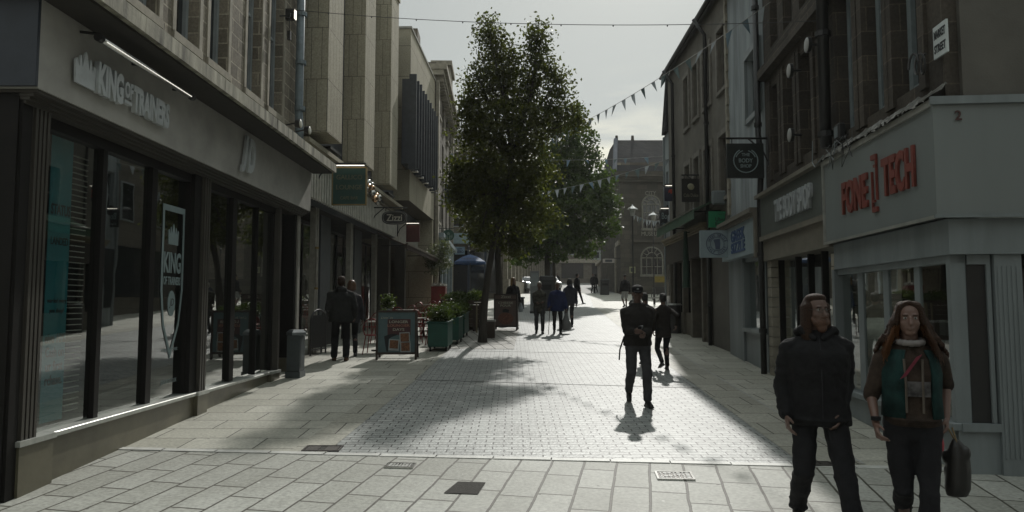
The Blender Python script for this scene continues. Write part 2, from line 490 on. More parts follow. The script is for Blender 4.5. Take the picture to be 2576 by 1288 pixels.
# ------------------------------------------------------------------ shared materials
SLAB = masonry('slab_paving', (0.46, 0.452, 0.392), (0.345, 0.338, 0.285), (0.04, 0.036, 0.03), 0.86, 0.5, 0.009, 0.55, 0.25, 0.35, True, (0.10, 0.10, 0.085), spec=0.45, jitter=1)
SLAB2 = masonry('crossing_paving', (0.365, 0.368, 0.335), (0.28, 0.282, 0.25), (0.045, 0.04, 0.03), 0.60, 0.335, 0.013, 0.6, 0.42, 0.4, True, (0.12, 0.115, 0.09), uneven=0.03, rot=R(-79), spec=0.4, jitter=1)
SETT = masonry('road_setts', (0.37, 0.385, 0.37), (0.26, 0.27, 0.26), (0.03, 0.03, 0.026), 0.215, 0.112, 0.0075, 0.47, 0.25, 1.0, True, (0.14, 0.14, 0.13), uneven=0.03, spec=0.6)
BAND = masonry('border_paving', (0.40, 0.39, 0.335), (0.33, 0.32, 0.27), (0.035, 0.032, 0.027), 0.9, 0.62, 0.009, 0.5, 0.3, 0.4, True, (0.10, 0.10, 0.09))
PIT = masonry('tree_pit_setts', (0.36, 0.35, 0.32), (0.27, 0.26, 0.235), (0.03, 0.027, 0.02), 0.36, 0.3, 0.016, 0.55, 0.3, 0.8, True, (0.08, 0.075, 0.06), rot=R(80))
WSTONE = M('white_stone', (0.5, 0.5, 0.47), 0.5, var=0.2, scale=9, bump=0.2)
GBASE = M('ground_base', (0.19, 0.19, 0.175), 0.7, var=0.3, scale=1.5, bump=0.3)
IRON = M('cast_iron', (0.055, 0.05, 0.045), 0.5, 0.6, var=0.4, scale=20, bump=0.4)
TARMAC = M('tarmac_fill', (0.032, 0.029, 0.024), 0.9, var=0.5, scale=40, bump=1.0, bscale=90)

RUBBLE = masonry('brown_blockwork', (0.30, 0.265, 0.21), (0.17, 0.15, 0.118), (0.42, 0.38, 0.30), 0.42, 0.235, 0.013, 0.9, 0.45, 0.7)
ASHLAR_DK = masonry('sooty_ashlar', (0.085, 0.072, 0.058), (0.05, 0.043, 0.036), (0.13, 0.11, 0.085), 0.62, 0.33, 0.008, 0.9, 0.65, 0.6, soot=(0.022, 0.02, 0.018))
SANDST = masonry('sandstone_panels', (0.42, 0.385, 0.29), (0.36, 0.33, 0.25), (0.10, 0.09, 0.07), 0.235, 1.16, 0.007, 0.8, 0.25, 0.3, soot=(0.13, 0.125, 0.09))
SANDBIG = masonry('sandstone_cladding', (0.41, 0.375, 0.285), (0.35, 0.32, 0.245), (0.10, 0.09, 0.07), 1.5, 1.16, 0.01, 0.8, 0.3, 0.3, soot=(0.13, 0.125, 0.09))
FARST = masonry('far_ashlar', (0.17, 0.15, 0.12), (0.12, 0.105, 0.085), (0.09, 0.08, 0.065), 0.8, 0.36, 0.012, 0.9, 0.5, 0.4, soot=(0.05, 0.045, 0.04))
MUSST = masonry('museum_ashlar', (0.10, 0.09, 0.072), (0.065, 0.06, 0.048), (0.045, 0.04, 0.035), 0.9, 0.4, 0.012, 0.9, 0.5, 0.4, soot=(0.03, 0.028, 0.024))
RENDER = M('grey_render', (0.15, 0.138, 0.115), 0.9, var=0.3, scale=1.6, bump=0.3, bscale=50)
RENDER2 = M('smooth_brown_render', (0.105, 0.098, 0.085), 0.85, var=0.3, scale=1.2, bump=0.2)
WHITEW = M('weathered_whitewash', (0.28, 0.31, 0.32), 0.85, var=0.5, scale=2.6, bump=0.2, streak=True)
CONC = M('stained_concrete', (0.31, 0.295, 0.235), 0.85, var=0.75, scale=7, bump=0.4, bscale=30, streak=True)
STONETRIM = M('stone_trim', (0.30, 0.275, 0.22), 0.85, var=0.35, scale=4, bump=0.3)
FASCIAG = M('grey_shop_fascia', (0.38, 0.37, 0.34), 0.5, var=0.25, scale=1.6, spec=0.4)
BLACKP = M('black_gloss_paint', (0.012, 0.011, 0.010), 0.55, spec=0.2, var=0.3, scale=3)
FLUTE = M('bronze_grey_paint', (0.055, 0.05, 0.042), 0.45, var=0.25, scale=3)
RISER = M('polished_stall_stone', (0.125, 0.115, 0.078), 0.4, var=0.35, scale=2.2, bump=0.1)
SILLM = M('steel_sill', (0.45, 0.46, 0.43), 0.42, 0.5, var=0.2, scale=10)
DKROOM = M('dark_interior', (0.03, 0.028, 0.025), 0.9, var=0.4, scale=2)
SLATW = M('shelf_white', (0.75, 0.72, 0.66), 0.3)
TEAL = M('teal_vinyl', (0.02, 0.23, 0.28), 0.5, var=0.1)
INKD = M('dark_ink', (0.012, 0.015, 0.018), 0.6)
LETGREY = M('brushed_letter_steel', (0.52, 0.55, 0.56), 0.4, 0.15, var=0.15)
DECAL = M('pale_vinyl', (0.22, 0.28, 0.285), 0.6, var=0.15)
WOODF = M('grey_white_joinery', (0.26, 0.29, 0.30), 0.6, var=0.25, scale=3)
PIPEB = M('blue_grey_iron', (0.16, 0.20, 0.22), 0.5, 0.1, var=0.35, scale=6)
PIPEK = M('black_iron_pipe', (0.022, 0.022, 0.022), 0.4, 0.1)
METALD = M('dark_grey_metal', (0.045, 0.045, 0.045), 0.4, 0.5)
CHROME = M('brushed_aluminium', (0.6, 0.6, 0.58), 0.22, 0.9)
NAVYP = M('dark_blue_grey_panel', (0.040, 0.047, 0.06), 0.45, var=0.15)
LOUV = M('dark_louvre', (0.055, 0.062, 0.072), 0.45, 0.3)
WHITEP = M('white_painted_timber', (0.19, 0.215, 0.22), 0.5, var=0.3, scale=2.5, streak=True)
WHITED = M('white_gloss_board', (0.19, 0.21, 0.208), 0.3, var=0.12, scale=1.2, streak=True)
LAMPW = emit_mat('lit_lamp', (1.0, 0.93, 0.8), 1.6)
BRASS = M('brass_trim', (0.30, 0.22, 0.10), 0.4, 0.7)

# ------------------------------------------------------------------ ground
def sheet(name, poly, lift, mat, kind='structure'):
    me = bpy.data.meshes.new(name)
    me.from_pydata([(x, y, gz(y) + lift) for x, y in poly], [], [tuple(range(len(poly)))]); me.update()
    me.materials.append(mat)
    o = bpy.data.objects.new(name, me); SC.collection.objects.link(o); o['kind'] = kind
    return o
mb = MB()
ys = [-120, -60, 0, 60, 120, 230, 320, 420]; xs = [-260, -60, 0, 60, 260]
for y in ys:
    for x in xs: mb.v.append((x, y, max(gz(-60), min(gz(230), gz(y)))))
for j in range(len(ys) - 1):
    for i in range(len(xs) - 1):
        a = j * 5 + i; mb.f.append((a, a + 1, a + 6, a + 5))
tag(mb.build('ground', GBASE, recalc=False), kind='structure')
STR0, STR1 = G(300, 1133), G(2576, 1190)
dS = (STR1 - STR0).normalized()
def strip_y(x): return STR0.y + (x - STR0.x) * dS.y / dS.x
sheet('pavement', [(-14, strip_y(-14) + .1), (16, strip_y(16) + .1), (16, 62), (-14, 62)], 0.004, SLAB)
sheet('crossing_pavement', [(-30, -6), (30, -6), (30, strip_y(30)), (-30, strip_y(-30))], 0.0042, SLAB2)
KR = [(3.02, 7.3), (3.27, 13.9), (3.82, 24.5), (4.63, 39.7), (6.6, 60)]
KL = [(-2.05, 7.6), (-1.78, 12.8), (-1.6, 18.0), (-0.6, 30), (0.6, 40), (2.4, 60)]
KR[0] = (KR[0][0], strip_y(3.02) + .1); KL[0] = (KL[0][0], strip_y(-2.05) + .1)
sheet('road', KL + KR[::-1], 0.008, SETT)
def band(name, pts, w, lift, mat):
    sheet(name, pts + [(x + w, y) for x, y in pts[::-1]], lift, mat)
band('border_paving_right', KR, 0.62, 0.012, BAND)
band('border_paving_left', KL[:4], -0.42, 0.012, BAND)
band('kerb_line_right', [(x + .62, y) for x, y in KR], 0.035, 0.013, M('kerb_pale', (0.34, 0.34, 0.32), .5))
# joint lines across the road
JL = M('drain_slot', (0.05, 0.05, 0.045), 0.6, 0.3)
for i, (x0, y0, x1, y1) in enumerate([(1060, 882, 1722, 893), (1044, 957, 1768, 978), (1130, 856, 1560, 860)]):
    a, c = G(x0, y0), G(x1, y1)
    sheet('drain_slot', [(a.x, a.y - .018), (c.x, c.y - .018), (c.x, c.y + .018), (a.x, a.y + .018)], 0.0125, JL)
# pale stone edging strip
mb = MB(); x = -9.5; rnd = random.Random(4)
while x < 9:
    w = 0.62; y0 = strip_y(x)
    t = math.atan2(dS.y, dS.x); c = Vector((x + w / 2, strip_y(x + w / 2) + .05, gz(y0) + .004))
    mb.obox(c, Vector((math.cos(t), math.sin(t), 0)) * (w / 2 - .006), Vector((-math.sin(t), math.cos(t), SLOPE)) * .048, (0, 0, .009 + rnd.random() * .003))
    x += w
tag(mb.build('edging_strip', WSTONE), kind='structure')
# tree pit patch
sheet('tree_pit_paving', [(-1.62, 18.0), (0.05, 17.9), (0.25, 24.5), (-1.3, 24.6)], 0.0165, PIT)

# covers in the paving
def cover(name, label, px, py, w, l, rz, kind):
    p = G(px, py); o = thing(name, label, 'cover', (p.x, p.y, gz(p.y)), rz)
    o.rotation_euler = (math.atan(SLOPE), 0, rz)
    fr = MB()
    fr.box(-w / 2, w / 2, -l / 2, -l / 2 + .02, .004, .021); fr.box(-w / 2, w / 2, l / 2 - .02, l / 2, .004, .021)
    fr.box(-w / 2, -w / 2 + .02, -l / 2 + .02, l / 2 - .02, .004, .021); fr.box(w / 2 - .02, w / 2, -l / 2 + .02, l / 2 - .02, .004, .021)
    fr.build('frame', CHROME if kind == 'inlay' else IRON, o)
    pl = MB().box(-w / 2 + .02, w / 2 - .02, -l / 2 + .02, l / 2 - .02, .002, .014).build('plate', TARMAC if kind != 'inlay' else IRON, o)
    g = MB()
    if kind == 'inlay':
        rr = random.Random(int(px))
        nx, ny = 7, 4
        for i in range(nx):
            for j in range(ny):
                cx = -w / 2 + .03 + (w - .06) * (i + .5) / nx; cy = -l / 2 + .03 + (l - .06) * (j + .5) / ny
                a, b2 = (w - .06) / nx * .42, (l - .06) / ny * .3
                if rr.random() < .5: a *= .45
                g.box(cx - a, cx + a, cy - b2, cy + b2, .014, .0195)
        g.build('inlay', WSTONE, pl)
    else:
        for i in range(2):
            cx = (-.25 + .5 * i) * w; g.box(cx - w * .16, cx + w * .16, -l * .36, l * .36, .014, .018)
        g.build('grating', IRON, pl)
cover('drain_cover', 'black iron drain cover at the corner where the left border paving meets the pale strip', 812, 1131, 0.42, 0.24, 0, 'drain')
cover('inlaid_cover', 'small bright patterned metal cover in the slabs left of the dark tarmac square', 1007, 1174, 0.3, 0.17, R(-5), 'inlay')
cover('inlaid_cover', 'patterned metal cover in the slabs right of centre, below the man in the cap', 1697, 1200, 0.36, 0.26, R(-5), 'inlay')
p = G(2010, 1166)
cover('drain_cover', 'narrow iron drain cover by the pale strip at the near walking man', 2058, 1170, 0.3, 0.16, 0, 'drain')
a, b_, c_, d_ = G(1152, 1214), G(1222, 1216), G(1202, 1246), G(1116, 1243)
tag(sheet('tarmac_patch', [(q.x, q.y) for q in (a, b_, c_, d_)], 0.011, TARMAC), kind='structure')

# ------------------------------------------------------------------ LEFT: sports shop building
FA = Fac(-4.43, 6.28, 0.004, 'L')
uA = lambda y: FA.uy(y)
A = FA.empty('shop_building', 'brown stone building with grey fascia and black framed shop windows, nearest on the left', 'building')
UE = uA(14.42)
# solid base under shop
_q = lambda a, v=0: FA.u(a, 765, v)
P2B, P2C, P3A, P3B = _q(499), _q(516), _q(681), _q(699)
FA.b('stall_riser', RISER, A, 0.46, P2B - .05, -.30, 0.0, -.3, .745)
FA.b('stall_riser', RISER, A, P2C + .04, P3A - .03, -.30, -.02, -.1, .745)
for i, (a, c) in enumerate([(0.0, 0.46), (P2B - .05, P2C + .04), (P3A - .03, P3B + .03)]):
    FA.b('pilaster_base', RISER, A, a, c, -.34, .055, -.3, .75)
    FA.b('pilaster_cap', SILLM, A, a - .02, c + .02, -.1, .075, .752, .80)
FA.b('sill', SILLM, A, 0.48, P2B - .07, -.2, .045, .748, .80, bevel=.008)
FA.b('sill', SILLM, A, P2C + .06, P3A - .05, -.2, .03, .748, .795, bevel=.008)
FA.b('corner_pier', BLACKP, A, -0.12, 0.0, -.9, .03, -.3, 3.92)
q_ = lambda a, v=-.05: FA.u(a, 765, v)
m1, m2, p2a, p2b, p2c, m3, m4, p3a, p3b = (q_(232, -.12), q_(257, -.06)), (q_(361, -.12), q_(386, -.06)), q_(461, -.115), q_(499, 0), q_(516, 0), (q_(571, -.12), q_(591, -.06)), (q_(637, -.12), q_(645, -.06)), q_(679, -.115), q_(699, 0)
def fluted(u0, u1, z0, z1, v=0.04):
    mb = MB(); FA.box(mb, u0, u1, -.3, v - .02, z0, z1); n = max(3, int((u1 - u0) / .055))
    for i in range(n):
        c = u0 + (u1 - u0) * (i + .5) / n; h = (u1 - u0) / n * .3
        FA.box(mb, c - h, c + h, v - .02, v + .005, z0, z1)
    return mb.build('pilaster', FLUTE, A)
fluted(0.02, 0.24, .802, 3.9); fluted(p2b, p2c, .802, 3.9); fluted(p3a, p3b, .802, 3.9)
FA.b('pilaster', BLACKP, A, p2a, p2b - .003, -.3, .0, .80, 3.9)
# panes
mull = [(0.24, 0.27), m1, m2, (p2a - .012, p2a - .002)]
win1 = MB()
for a, c in mull: FA.box(win1, a, c, -.13, -.06, .80, 3.88)
FA.box(win1, .24, p2a - .003, -.17, -.05, 3.72, 3.879)
w1 = win1.build('window', BLACKP, A)
for a, c in [(0.27, m1[0]), (m1[1], m2[0]), (m2[1], p2a - .012)]:
    FA.b('pane', GLASS, w1, a, c, -.125, -.115, .80, 3.72)
win2 = MB()
for a, c in [(p2c + .002, p2c + .04), m3, m4, (p3a - .06, p3a - .003)]: FA.box(win2, a, c, -.13, -.06, .80, 3.88)
FA.box(win2, p2c + .003, p3a - .004, -.169, -.05, 3.72, 3.879)
w2 = win2.build('window', BLACKP, A)
for a, c in [(p2c + .04, m3[0]), (m3[1], m4[0]), (m4[1], p3a - .06)]:
    FA.b('pane', GLASS, w2, a, c, -.125, -.115, .80, 3.72)
# room behind glass
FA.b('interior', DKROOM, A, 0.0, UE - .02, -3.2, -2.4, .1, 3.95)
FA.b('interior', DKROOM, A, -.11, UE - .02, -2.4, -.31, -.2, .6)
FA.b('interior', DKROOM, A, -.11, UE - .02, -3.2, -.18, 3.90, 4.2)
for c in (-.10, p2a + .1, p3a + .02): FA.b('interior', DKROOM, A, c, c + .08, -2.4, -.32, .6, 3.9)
mb = MB()
for i in range(46):
    z = .86 + i * .062; FA.box(mb, q_(168, -.42), m1[1] + .2, -.42, -.40, z, z + .010)
mb.build('slatted_display', SLATW, A)
mb = MB()
for i in range(5):
    z = 1.2 + i * .5; FA.box(mb, 3.9, 5.9, -1.1, -.95, z, z + .03)
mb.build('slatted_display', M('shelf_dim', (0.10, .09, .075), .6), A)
# door recess
FA.b('door_recess', BLACKP, A, p3b + .02, 7.75, -1.6, -1.5, .2, 3.9)
FA.b('door_recess', BLACKP, A, p3b + .002, p3b + .06, -1.5, -.31, .2, 3.9)
dr = FA.b('door', BLACKP, A, p3b + .1, 7.7, -1.35, -1.3, gz(13.5) + .02, 3.2)
FA.b('handle', CHROME, dr, 7.55, 7.58, -1.298, -1.25, 1.6, 2.1)
FA.b('pilaster', BLACKP, A, 7.75, 7.87, -.5, .0, .3, 3.9)
FA.b('pilaster', M('pale_grey_pier', (.26, .25, .22), .6), A, 7.872, 8.02, -.5, .03, .3, 3.9)
FA.b('pilaster_base', RISER, A, 7.72, UE, -.5, .06, .2, .95)
# fascia and soffit trim
mb = MB(); FA.box(mb, -.18, UE, -.6, .19, 3.95, 4.80); mb.build('fascia', FASCIAG, A)
mb = MB()
for i in range(4): FA.box(mb, -.15 + i * .01, UE - .02 - i * .01, -.2, .17 - i * .04, 3.95 - .03 * (i + 1), 3.9495 - .03 * i)
mb.build('fascia_moulding', FLUTE, A)
mb = MB(); FA.box(mb, -.22, -.181, -6, .192, 3.96, 4.79); mb.build('shaded_side_fascia', NAVYP, A)  # darker than the front fascia: this side's shade put into the colour
FA.b('shaded_side_wall', BLACKP, A, -.14, -.121, -7, .0, -.4, 3.955)  # side turned from the sun, its shade put into the black
# cornice of stained concrete
mb = MB(); rnd = random.Random(2); u = -.35
while u < UE + .15:
    w = .95 + rnd.random() * .1
    FA.box(mb, u, min(u + w - .006, UE + .2), -.3, .66 + rnd.random() * .006, 4.80, 4.97 + rnd.random() * .006); u += w
mb.build('cornice', CONC, A)
FA.b('soffit', M('soffit_shade_board', (.03, .027, .022), .8), A, -.3, UE + .1, .195, .60, 4.765, 4.796)  # near-black board: the shade under the cornice put into its colour
FA.b('blocking_course', CONC, A, -.3, UE, -.3, .14, 4.98, 5.12)
# upper wall
ops = []
def ouz(x0, x1): return FA.u(x0, 400, -.05), FA.u(x1, 400, -.05)
ops_px = [(150, 200), (238, 262), (300, 393), (437, 497), (524, 572), (619, 656), (677, 711)]
for x0, x1 in ops_px:
    r0 = FA.at(x0, 150, -.05)[0]; r1 = FA.at(x1, 150, -.05)[0]
    ops.append((r0, r1, 5.62, 8.6))
wall(FA, A, RUBBLE, -.1, UE, 5.0, 11, ops, rev=.26, v=-.05)
for o in ops:
    window(FA, A, *o, WOODF, v=-.05, rev=.24, rows=2, fw=.07, sill=.04, smat=STONETRIM)
mb = MB()
for o in ops:
    FA.box(mb, o[0] - .09, o[0] - .002, -.06, -.03, 5.62, 8.7); FA.box(mb, o[1] + .002, o[1] + .09, -.06, -.03, 5.62, 8.7)
mb.build('window_surround', STONETRIM, A)
# weeds growing on the ledge
def weeds(par, Fa, u0, u1, v, z, n, h, mat, seed):
    rr = random.Random(seed); mb = MB()
    for i in range(n):
        u = rr.uniform(u0, u1); vv = v + rr.uniform(-.05, .05); hh = h * rr.uniform(.4, 1.1)
        a = rr.uniform(0, 6.28); lx, ly = math.cos(a), math.sin(a)
        p = Vector(Fa.P(u, vv, z)); w = .006 + rr.random() * .008
        q = p + Vector((lx * .3, ly * .3, 1)).normalized() * hh * .6; t = p + Vector((lx * .7, ly * .7, 1)).normalized() * hh
        s_ = Vector((-ly, lx, 0)) * w
        o = len(mb.v); mb.v += [tuple(p - s_), tuple(p + s_), tuple(q + s_), tuple(q - s_), tuple(t)]
        mb.f += [(o, o + 1, o + 2, o + 3), (o + 3, o + 2, o + 4)]
    return mb.build('weeds', mat, par, recalc=False)
WEED = M('dry_weeds', (0.16, 0.15, 0.06), 0.8, var=.4, scale=20)
for (a, c, n, h) in [(1.0, 2.9, 230, .22), (3.0, 4.6, 90, .12), (4.8, 6.8, 120, .12), (7.0, 8.0, 110, .15), (.2, 1.0, 60, .12)]:
    o = weeds(None, FA, a, c, .12, 5.11, n, h, WEED, int(a * 10))
    o.location = (FA.x0, FA.y0, 0); o.rotation_euler = (0, 0, FA.rz)
    nm = {1.0: 'tallest clump of dry weeds on the left ledge, above the long lamp bar', 3.0: 'thin dry weeds on the left ledge below the paired windows', 4.8: 'low dry weeds on the left ledge right of the paired windows', 7.0: 'mossy weeds on the left ledge at the foot of the grey downpipe', .2: 'sparse weeds at the near end of the left ledge'}[a]
    tag(o, nm, 'weeds', 'weeds growing on the cornice', 'stuff')

# sign letters
def facething(Fa, name, label, cat, u, v, z, group=None):
    w = Fa.W(u, v, z); return thing(name, label, cat, tuple(w), Fa.rz, group)
def flocal(o, Fa, u, v, z):
    """facade coordinates to local ones of a thing at (u,v,z)"""
    return (u, Fa.sg * v, z)
cx0, zt = FA.at(230, 260, .2); cx1, _ = FA.at(410, 300, .2)
zA = (FA.z(320, 290, .2))
uK0, uK1 = FA.u(228, 250, .2), FA.u(411, 300, .2)
um = (uK0 + uK1) / 2
S = facething(FA, 'shop_sign', 'grey raised letters KING OF TRAINERS with a crown on the grey fascia', 'sign', um, .195, 4.28)
W_ = uK1 - uK0
text('KING', 'lettering', LETGREY, S, (-W_ / 2 + W_ * .155, -.03, .02), (1, 0, 0), W_ * .31, .33, .05, bold=.05)
text('OF', 'lettering', LETGREY, S, (-W_ / 2 + W_ * .385, -.03, .05), (1, 0, 0), W_ * .11, .18, .05, bold=.04)
MB().box(-W_ / 2 + W_ * .335, -W_ / 2 + W_ * .435, -.075, -.03, -.10, -.065).build('underline', LETGREY, S)
text('TRAINERS', 'lettering', LETGREY, S, (-W_ / 2 + W_ * .725, -.03, -.0), (1, 0, 0), W_ * .55, .30, .05, bold=.05)
crown_poly = lambda w, h: [(-w / 2, -h / 2), (w / 2, -h / 2), (w / 2 * 1.08, h * .15), (w * .44, h * .22), (w * .36, -h * .02), (w * .30, h * .30), (w * .24, h * .36), (w * .18, 0), (w * .06, h * .42), (0, h * .52), (-w * .06, h * .42), (-w * .18, 0), (-w * .24, h * .36), (-w * .30, h * .30), (-w * .36, -h * .02), (-w * .44, h * .22), (-w / 2 * 1.08, h * .15)]
cu = FA.u(203, 225, .2) - um
MB().prism(crown_poly(.3, .34), (cu, -.03, .04), (1, 0, 0), (0, 0, 1), .02).build('crown', LETGREY, S)
uJ0, zJ0 = FA.at(598, 430, .2); uJ1, _ = FA.at(634, 380, .2)
zc = (FA.z(615, 337, .2) + FA.z(615, 440, .2)) / 2; hJ = abs(FA.z(615, 337, .2) - FA.z(615, 440, .2)) * .93
S2 = facething(FA, 'shop_sign', 'two slanted grey raised initials JD at the far end of the grey fascia', 'sign', (uJ0 + uJ1) / 2, .195, zc)
wJ = (uJ1 - uJ0) * 1.05
text('J', 'lettering', LETGREY, S2, (-wJ * .24, -.03, -.01), (1, 0, 0), wJ * .42, hJ, .04, bold=.04, shear=.3)
text('D', 'lettering', LETGREY, S2, (wJ * .22, -.03, .0), (1, 0, 0), wJ * .52, hJ * .92, .04, bold=.04, shear=.25)

# lamp bars
def lampbar(label, u0, u1, v, z, brackets):
    um = (u0 + u1) / 2; o = facething(FA, 'sign_light', label, 'light fitting', um, v, z, 'tube lights over the grey fascia')
    h = (u1 - u0) / 2
    MB().tube([(-h, 0, 0), (h, 0, 0)], .035, 10).build('housing', CHROME, o, smooth=True)
    MB().tube([(-h + .04, -.03, -.014), (h - .04, -.03, -.014)], .006, 8).build('tube', emit_mat('dim_tube', (1.0, .95, .85), .75), o)
    for s in (-1, 1): MB().tube([(s * h, 0, 0), (s * (h + .06), 0, 0)], .042, 10).build('end_cap', METALD, o)
    for bx in brackets:
        MB().tube([(bx * h, 0, .0), (bx * h, .06, .06), (bx * h, .22, .08)], .014, 6).build('bracket', METALD, o)
uL0, zL0 = FA.at(255, 104, .42); uL1, zL1 = FA.at(480, 238, .42)
lampbar('long steel tube light on brackets above the KING letters', uL0, uL1, .42, (zL0 + zL1) / 2, (-.98, 0, .98))
uL0, zL0 = FA.at(664, 320, .42); uL1, zL1 = FA.at(703, 343, .42)
lampbar('short steel tube light under the cornice above the slanted initials', uL0, uL1, .42, (zL0 + zL1) / 2, (-.9, .9))

# downpipe
def pipe(Fa, label, mat, pts, r, group=None, collars=()):
    c = pts[0]; o = facething(Fa, 'downpipe', label, 'downpipe', *c, group)
    loc = [(p[0] - c[0], Fa.sg * (p[1] - c[1]), p[2] - c[2]) for p in pts]
    MB().tube(loc, r, 10).build('pipe', mat, o, smooth=True)
    for z in collars: MB().tube([(0, 0, z - c[2] - .04), (0, 0, z - c[2] + .04)], r * 1.3, 10).build('collar', mat, o)
    return o
uP = FA.u(757, 150, .12)
pipe(FA, 'grey blue cast iron downpipe at the far end of the brown stone wall', PIPEB, [(uP, .12, 5.2), (uP, .12, 5.45), (uP, .10, 5.9), (uP, .10, 10.9)], .085, None, (5.95, 6.9, 7.9, 9.0))
# two round floodlights
for k, (x, y, lb) in enumerate([(744, 310, 'round pale floodlight at the foot of the grey downpipe, nearer one'), (767, 327, 'round pale floodlight just beyond the grey downpipe')]):
    u, z = FA.at(x, y, .35)
    o = facething(FA, 'floodlight', lb, 'light fitting', u, .35, z, 'round floodlights by the downpipe')
    MB().tube([(0, 0, 0), (.0, -.09, -.01)], .075, 14, r1=.085).build('housing', METALD, o)
    MB().ell((0, -.095, -.01), (.078, .02, .08), 12, 6).build('lens', M('frosted_lens', (.62, .62, .55), .35), o, smooth=True)
    MB().tube([(0, .02, 0), (0, .25, -.05)], .015, 6).build('bracket', METALD, o)
u, z = FA.at(737, 37, .1)
o = facething(FA, 'wall_light', 'small white bulkhead light high on the wall beside the grey downpipe', 'light fitting', u, .0, z)
MB().box(-.06, .06, -.14, 0.04, -.1, .1).build('housing', METALD, o)
MB().box(-.05, .05, -.155, -.141, -.09, .09).build('lens', LAMPW, o)
u, z = FA.at(722, 40, .1)
o = facething(FA, 'cable_anchor', 'black cable hook with hanging weight left of the bulkhead light', 'bracket', u, .0, z)
MB().tube([(0, .04, 0), (0, -.16, 0), (0, -.16, .05)], .014, 6).build('hook', PIPEK, o)
MB().tube([(0, -.15, 0), (0, -.15, -.3)], .006, 5).build('strap', PIPEK, o)
MB().box(-.03, .03, -.18, -.12, -.47, -.3).build('weight', PIPEK, o)

# teal banner, shield decal, small window notices
o = facething(FA, 'window_banner', 'teal banner with dark words behind the nearest left shop pane', 'banner', (q_(121, -.19) + q_(160, -.19)) / 2, -.19, 2.3)
MB().box(-.17, .17, 0, .004, -1.45, 1.42).build('cloth', TEAL, o)
for t, w, h, z in [('STATUS', .30, .11, .68), ('LANDED', .27, .08, .36), ('warded every', .30, .06, -.25), ('you shop!', .22, .06, -.35), ('eive 10%', .31, .10, -.62), ('Cash on', .28, .10, -.76), ('ur first', .26, .10, -.90), ('rchase.', .26, .10, -1.04)]:
    text(t, 'lettering', INKD, o, (.01, 0, z), (1, 0, 0), w, h, .003, bold=.02)
us0, us1 = q_(402, -.11), q_(458, -.11)
o = facething(FA, 'window_decal', 'tall shield sticker with crown and KING OF TRAINERS on the third left pane', 'sticker', (us0 + us1) / 2, -.112, 2.35)
hw = (us1 - us0) / 2
outer = [(-hw, .98), (hw, .98), (hw, -.15), (hw * .72, -.62), (0, -1.05), (-hw * .72, -.62), (-hw, -.15)]
inner = [(-hw + .05, .90), (hw - .05, .90), (hw - .05, -.14), (hw * .62, -.58), (0, -.94), (-hw * .62, -.58), (-hw + .05, -.14)]
mb = MB(); k = len(outer)
for yy in (-.001, -.005): mb.v += [(a, yy, b2) for a, b2 in outer] + [(a, yy, b2) for a, b2 in inner]
for i in range(k):
    j = (i + 1) % k; mb.f += [(i, j, k + j, k + i), (2 * k + i, 3 * k + i, 3 * k + j, 2 * k + j)]
mb.build('outline', DECAL, o, recalc=False)
text('KING', 'lettering', DECAL, o, (0, 0, .22), (1, 0, 0), .46, .28, .003, bold=.03)
text('OF TRAINERS', 'lettering', DECAL, o, (0, 0, -.02), (1, 0, 0), .46, .11, .003, bold=.02)
MB().prism(crown_poly(.26, .28), (0, -.001, .60), (1, 0, 0), (0, 0, 1), .003).build('crown', DECAL, o)
MB().prism([(.10 * math.cos(t), .17 * math.sin(t)) for t in [i * math.pi / 8 for i in range(16)]], (0, -.001, -.32), (1, 0, 0), (0, 0, 1), .003).build('badge', DECAL, o)
text('JD', 'lettering', INKD, o, (0, -.003, -.32), (1, 0, 0), .12, .13, .003, shear=.3)
for t, z in (('copp it yet', 1.42), ('JDSPORTS.CO.UK', 1.0)):
    o = facething(FA, 'window_notice', 'small pale printed notice low on the third left pane, ' + ('upper one' if z > 1.2 else 'lower one'), 'notice', (us0 + us1) / 2, -.112, z)
    text(t, 'lettering', DECAL, o, (0, 0, 0), (1, 0, 0), .42, .07, .002)

# ------------------------------------------------------------------ LEFT: sandstone block with bays, restaurants below
FB = Fac(-4.62, 14.45, 0.03, 'L')
uB = lambda y: FB.uy(y)
B = FB.empty('sandstone_building', 'modern sandstone building with three tall projecting bays and striped shop fascia', 'building')
EB = uB(25.1)
wall(FB, B, NAVYP, 0, EB, 5.3, 12.0, [], v=-.02, back=8)
BAYS = [15.0, 18.32, 21.68]
for i, yb in enumerate(BAYS):
    u0 = uB(yb)
    mb = MB(); FB.box(mb, u0, u0 + 1.16, -.3, .56, 5.78, 12.15); mb.build('bay', SANDST, B)
    mb = MB(); FB.box(mb, u0 - .04, u0 + 1.2, -.3, .6, 12.152, 12.3); mb.build('bay_coping', SANDBIG, B)
    # dark joints are in the material; flashing at the foot
    FB.b('bay_flashing', METALD, B, u0 + 1.17, u0 + 2.1, -.01, .3, 5.68, 5.74)
    for c, (za, zb) in enumerate([(6.9, 8.6), (8.75, 11.6)]):
        w0 = u0 + 1.45; window(FB, B, w0, w0 + 1.4, za, zb, LOUV, v=.16, rev=.15, cols=3, rows=1, fw=.05)
mb = MB(); u = 0
while u < EB:      # striped cladding fascia
    FB.box(mb, u, u + .09, -.02, .10, 4.42, 5.24); u += .2
mb.build('fascia_fins', M('pale_grey_metal', (.55, .54, .48), .5, .1), B)
FB.b('fascia', NAVYP, B, 0, EB, -.3, .0, 4.40, 5.28)
FB.b('fascia_ledge', STONETRIM, B, 0, EB, -.3, .12, 5.282, 5.36)
mb = MB(); FB.box(mb, 0.02, EB - .02, -.6, .35, 5.45, 5.55); mb.build('canopy_ledge', SANDBIG, B)
COLS = [15.0, 17.0, 20.3, 23.5]
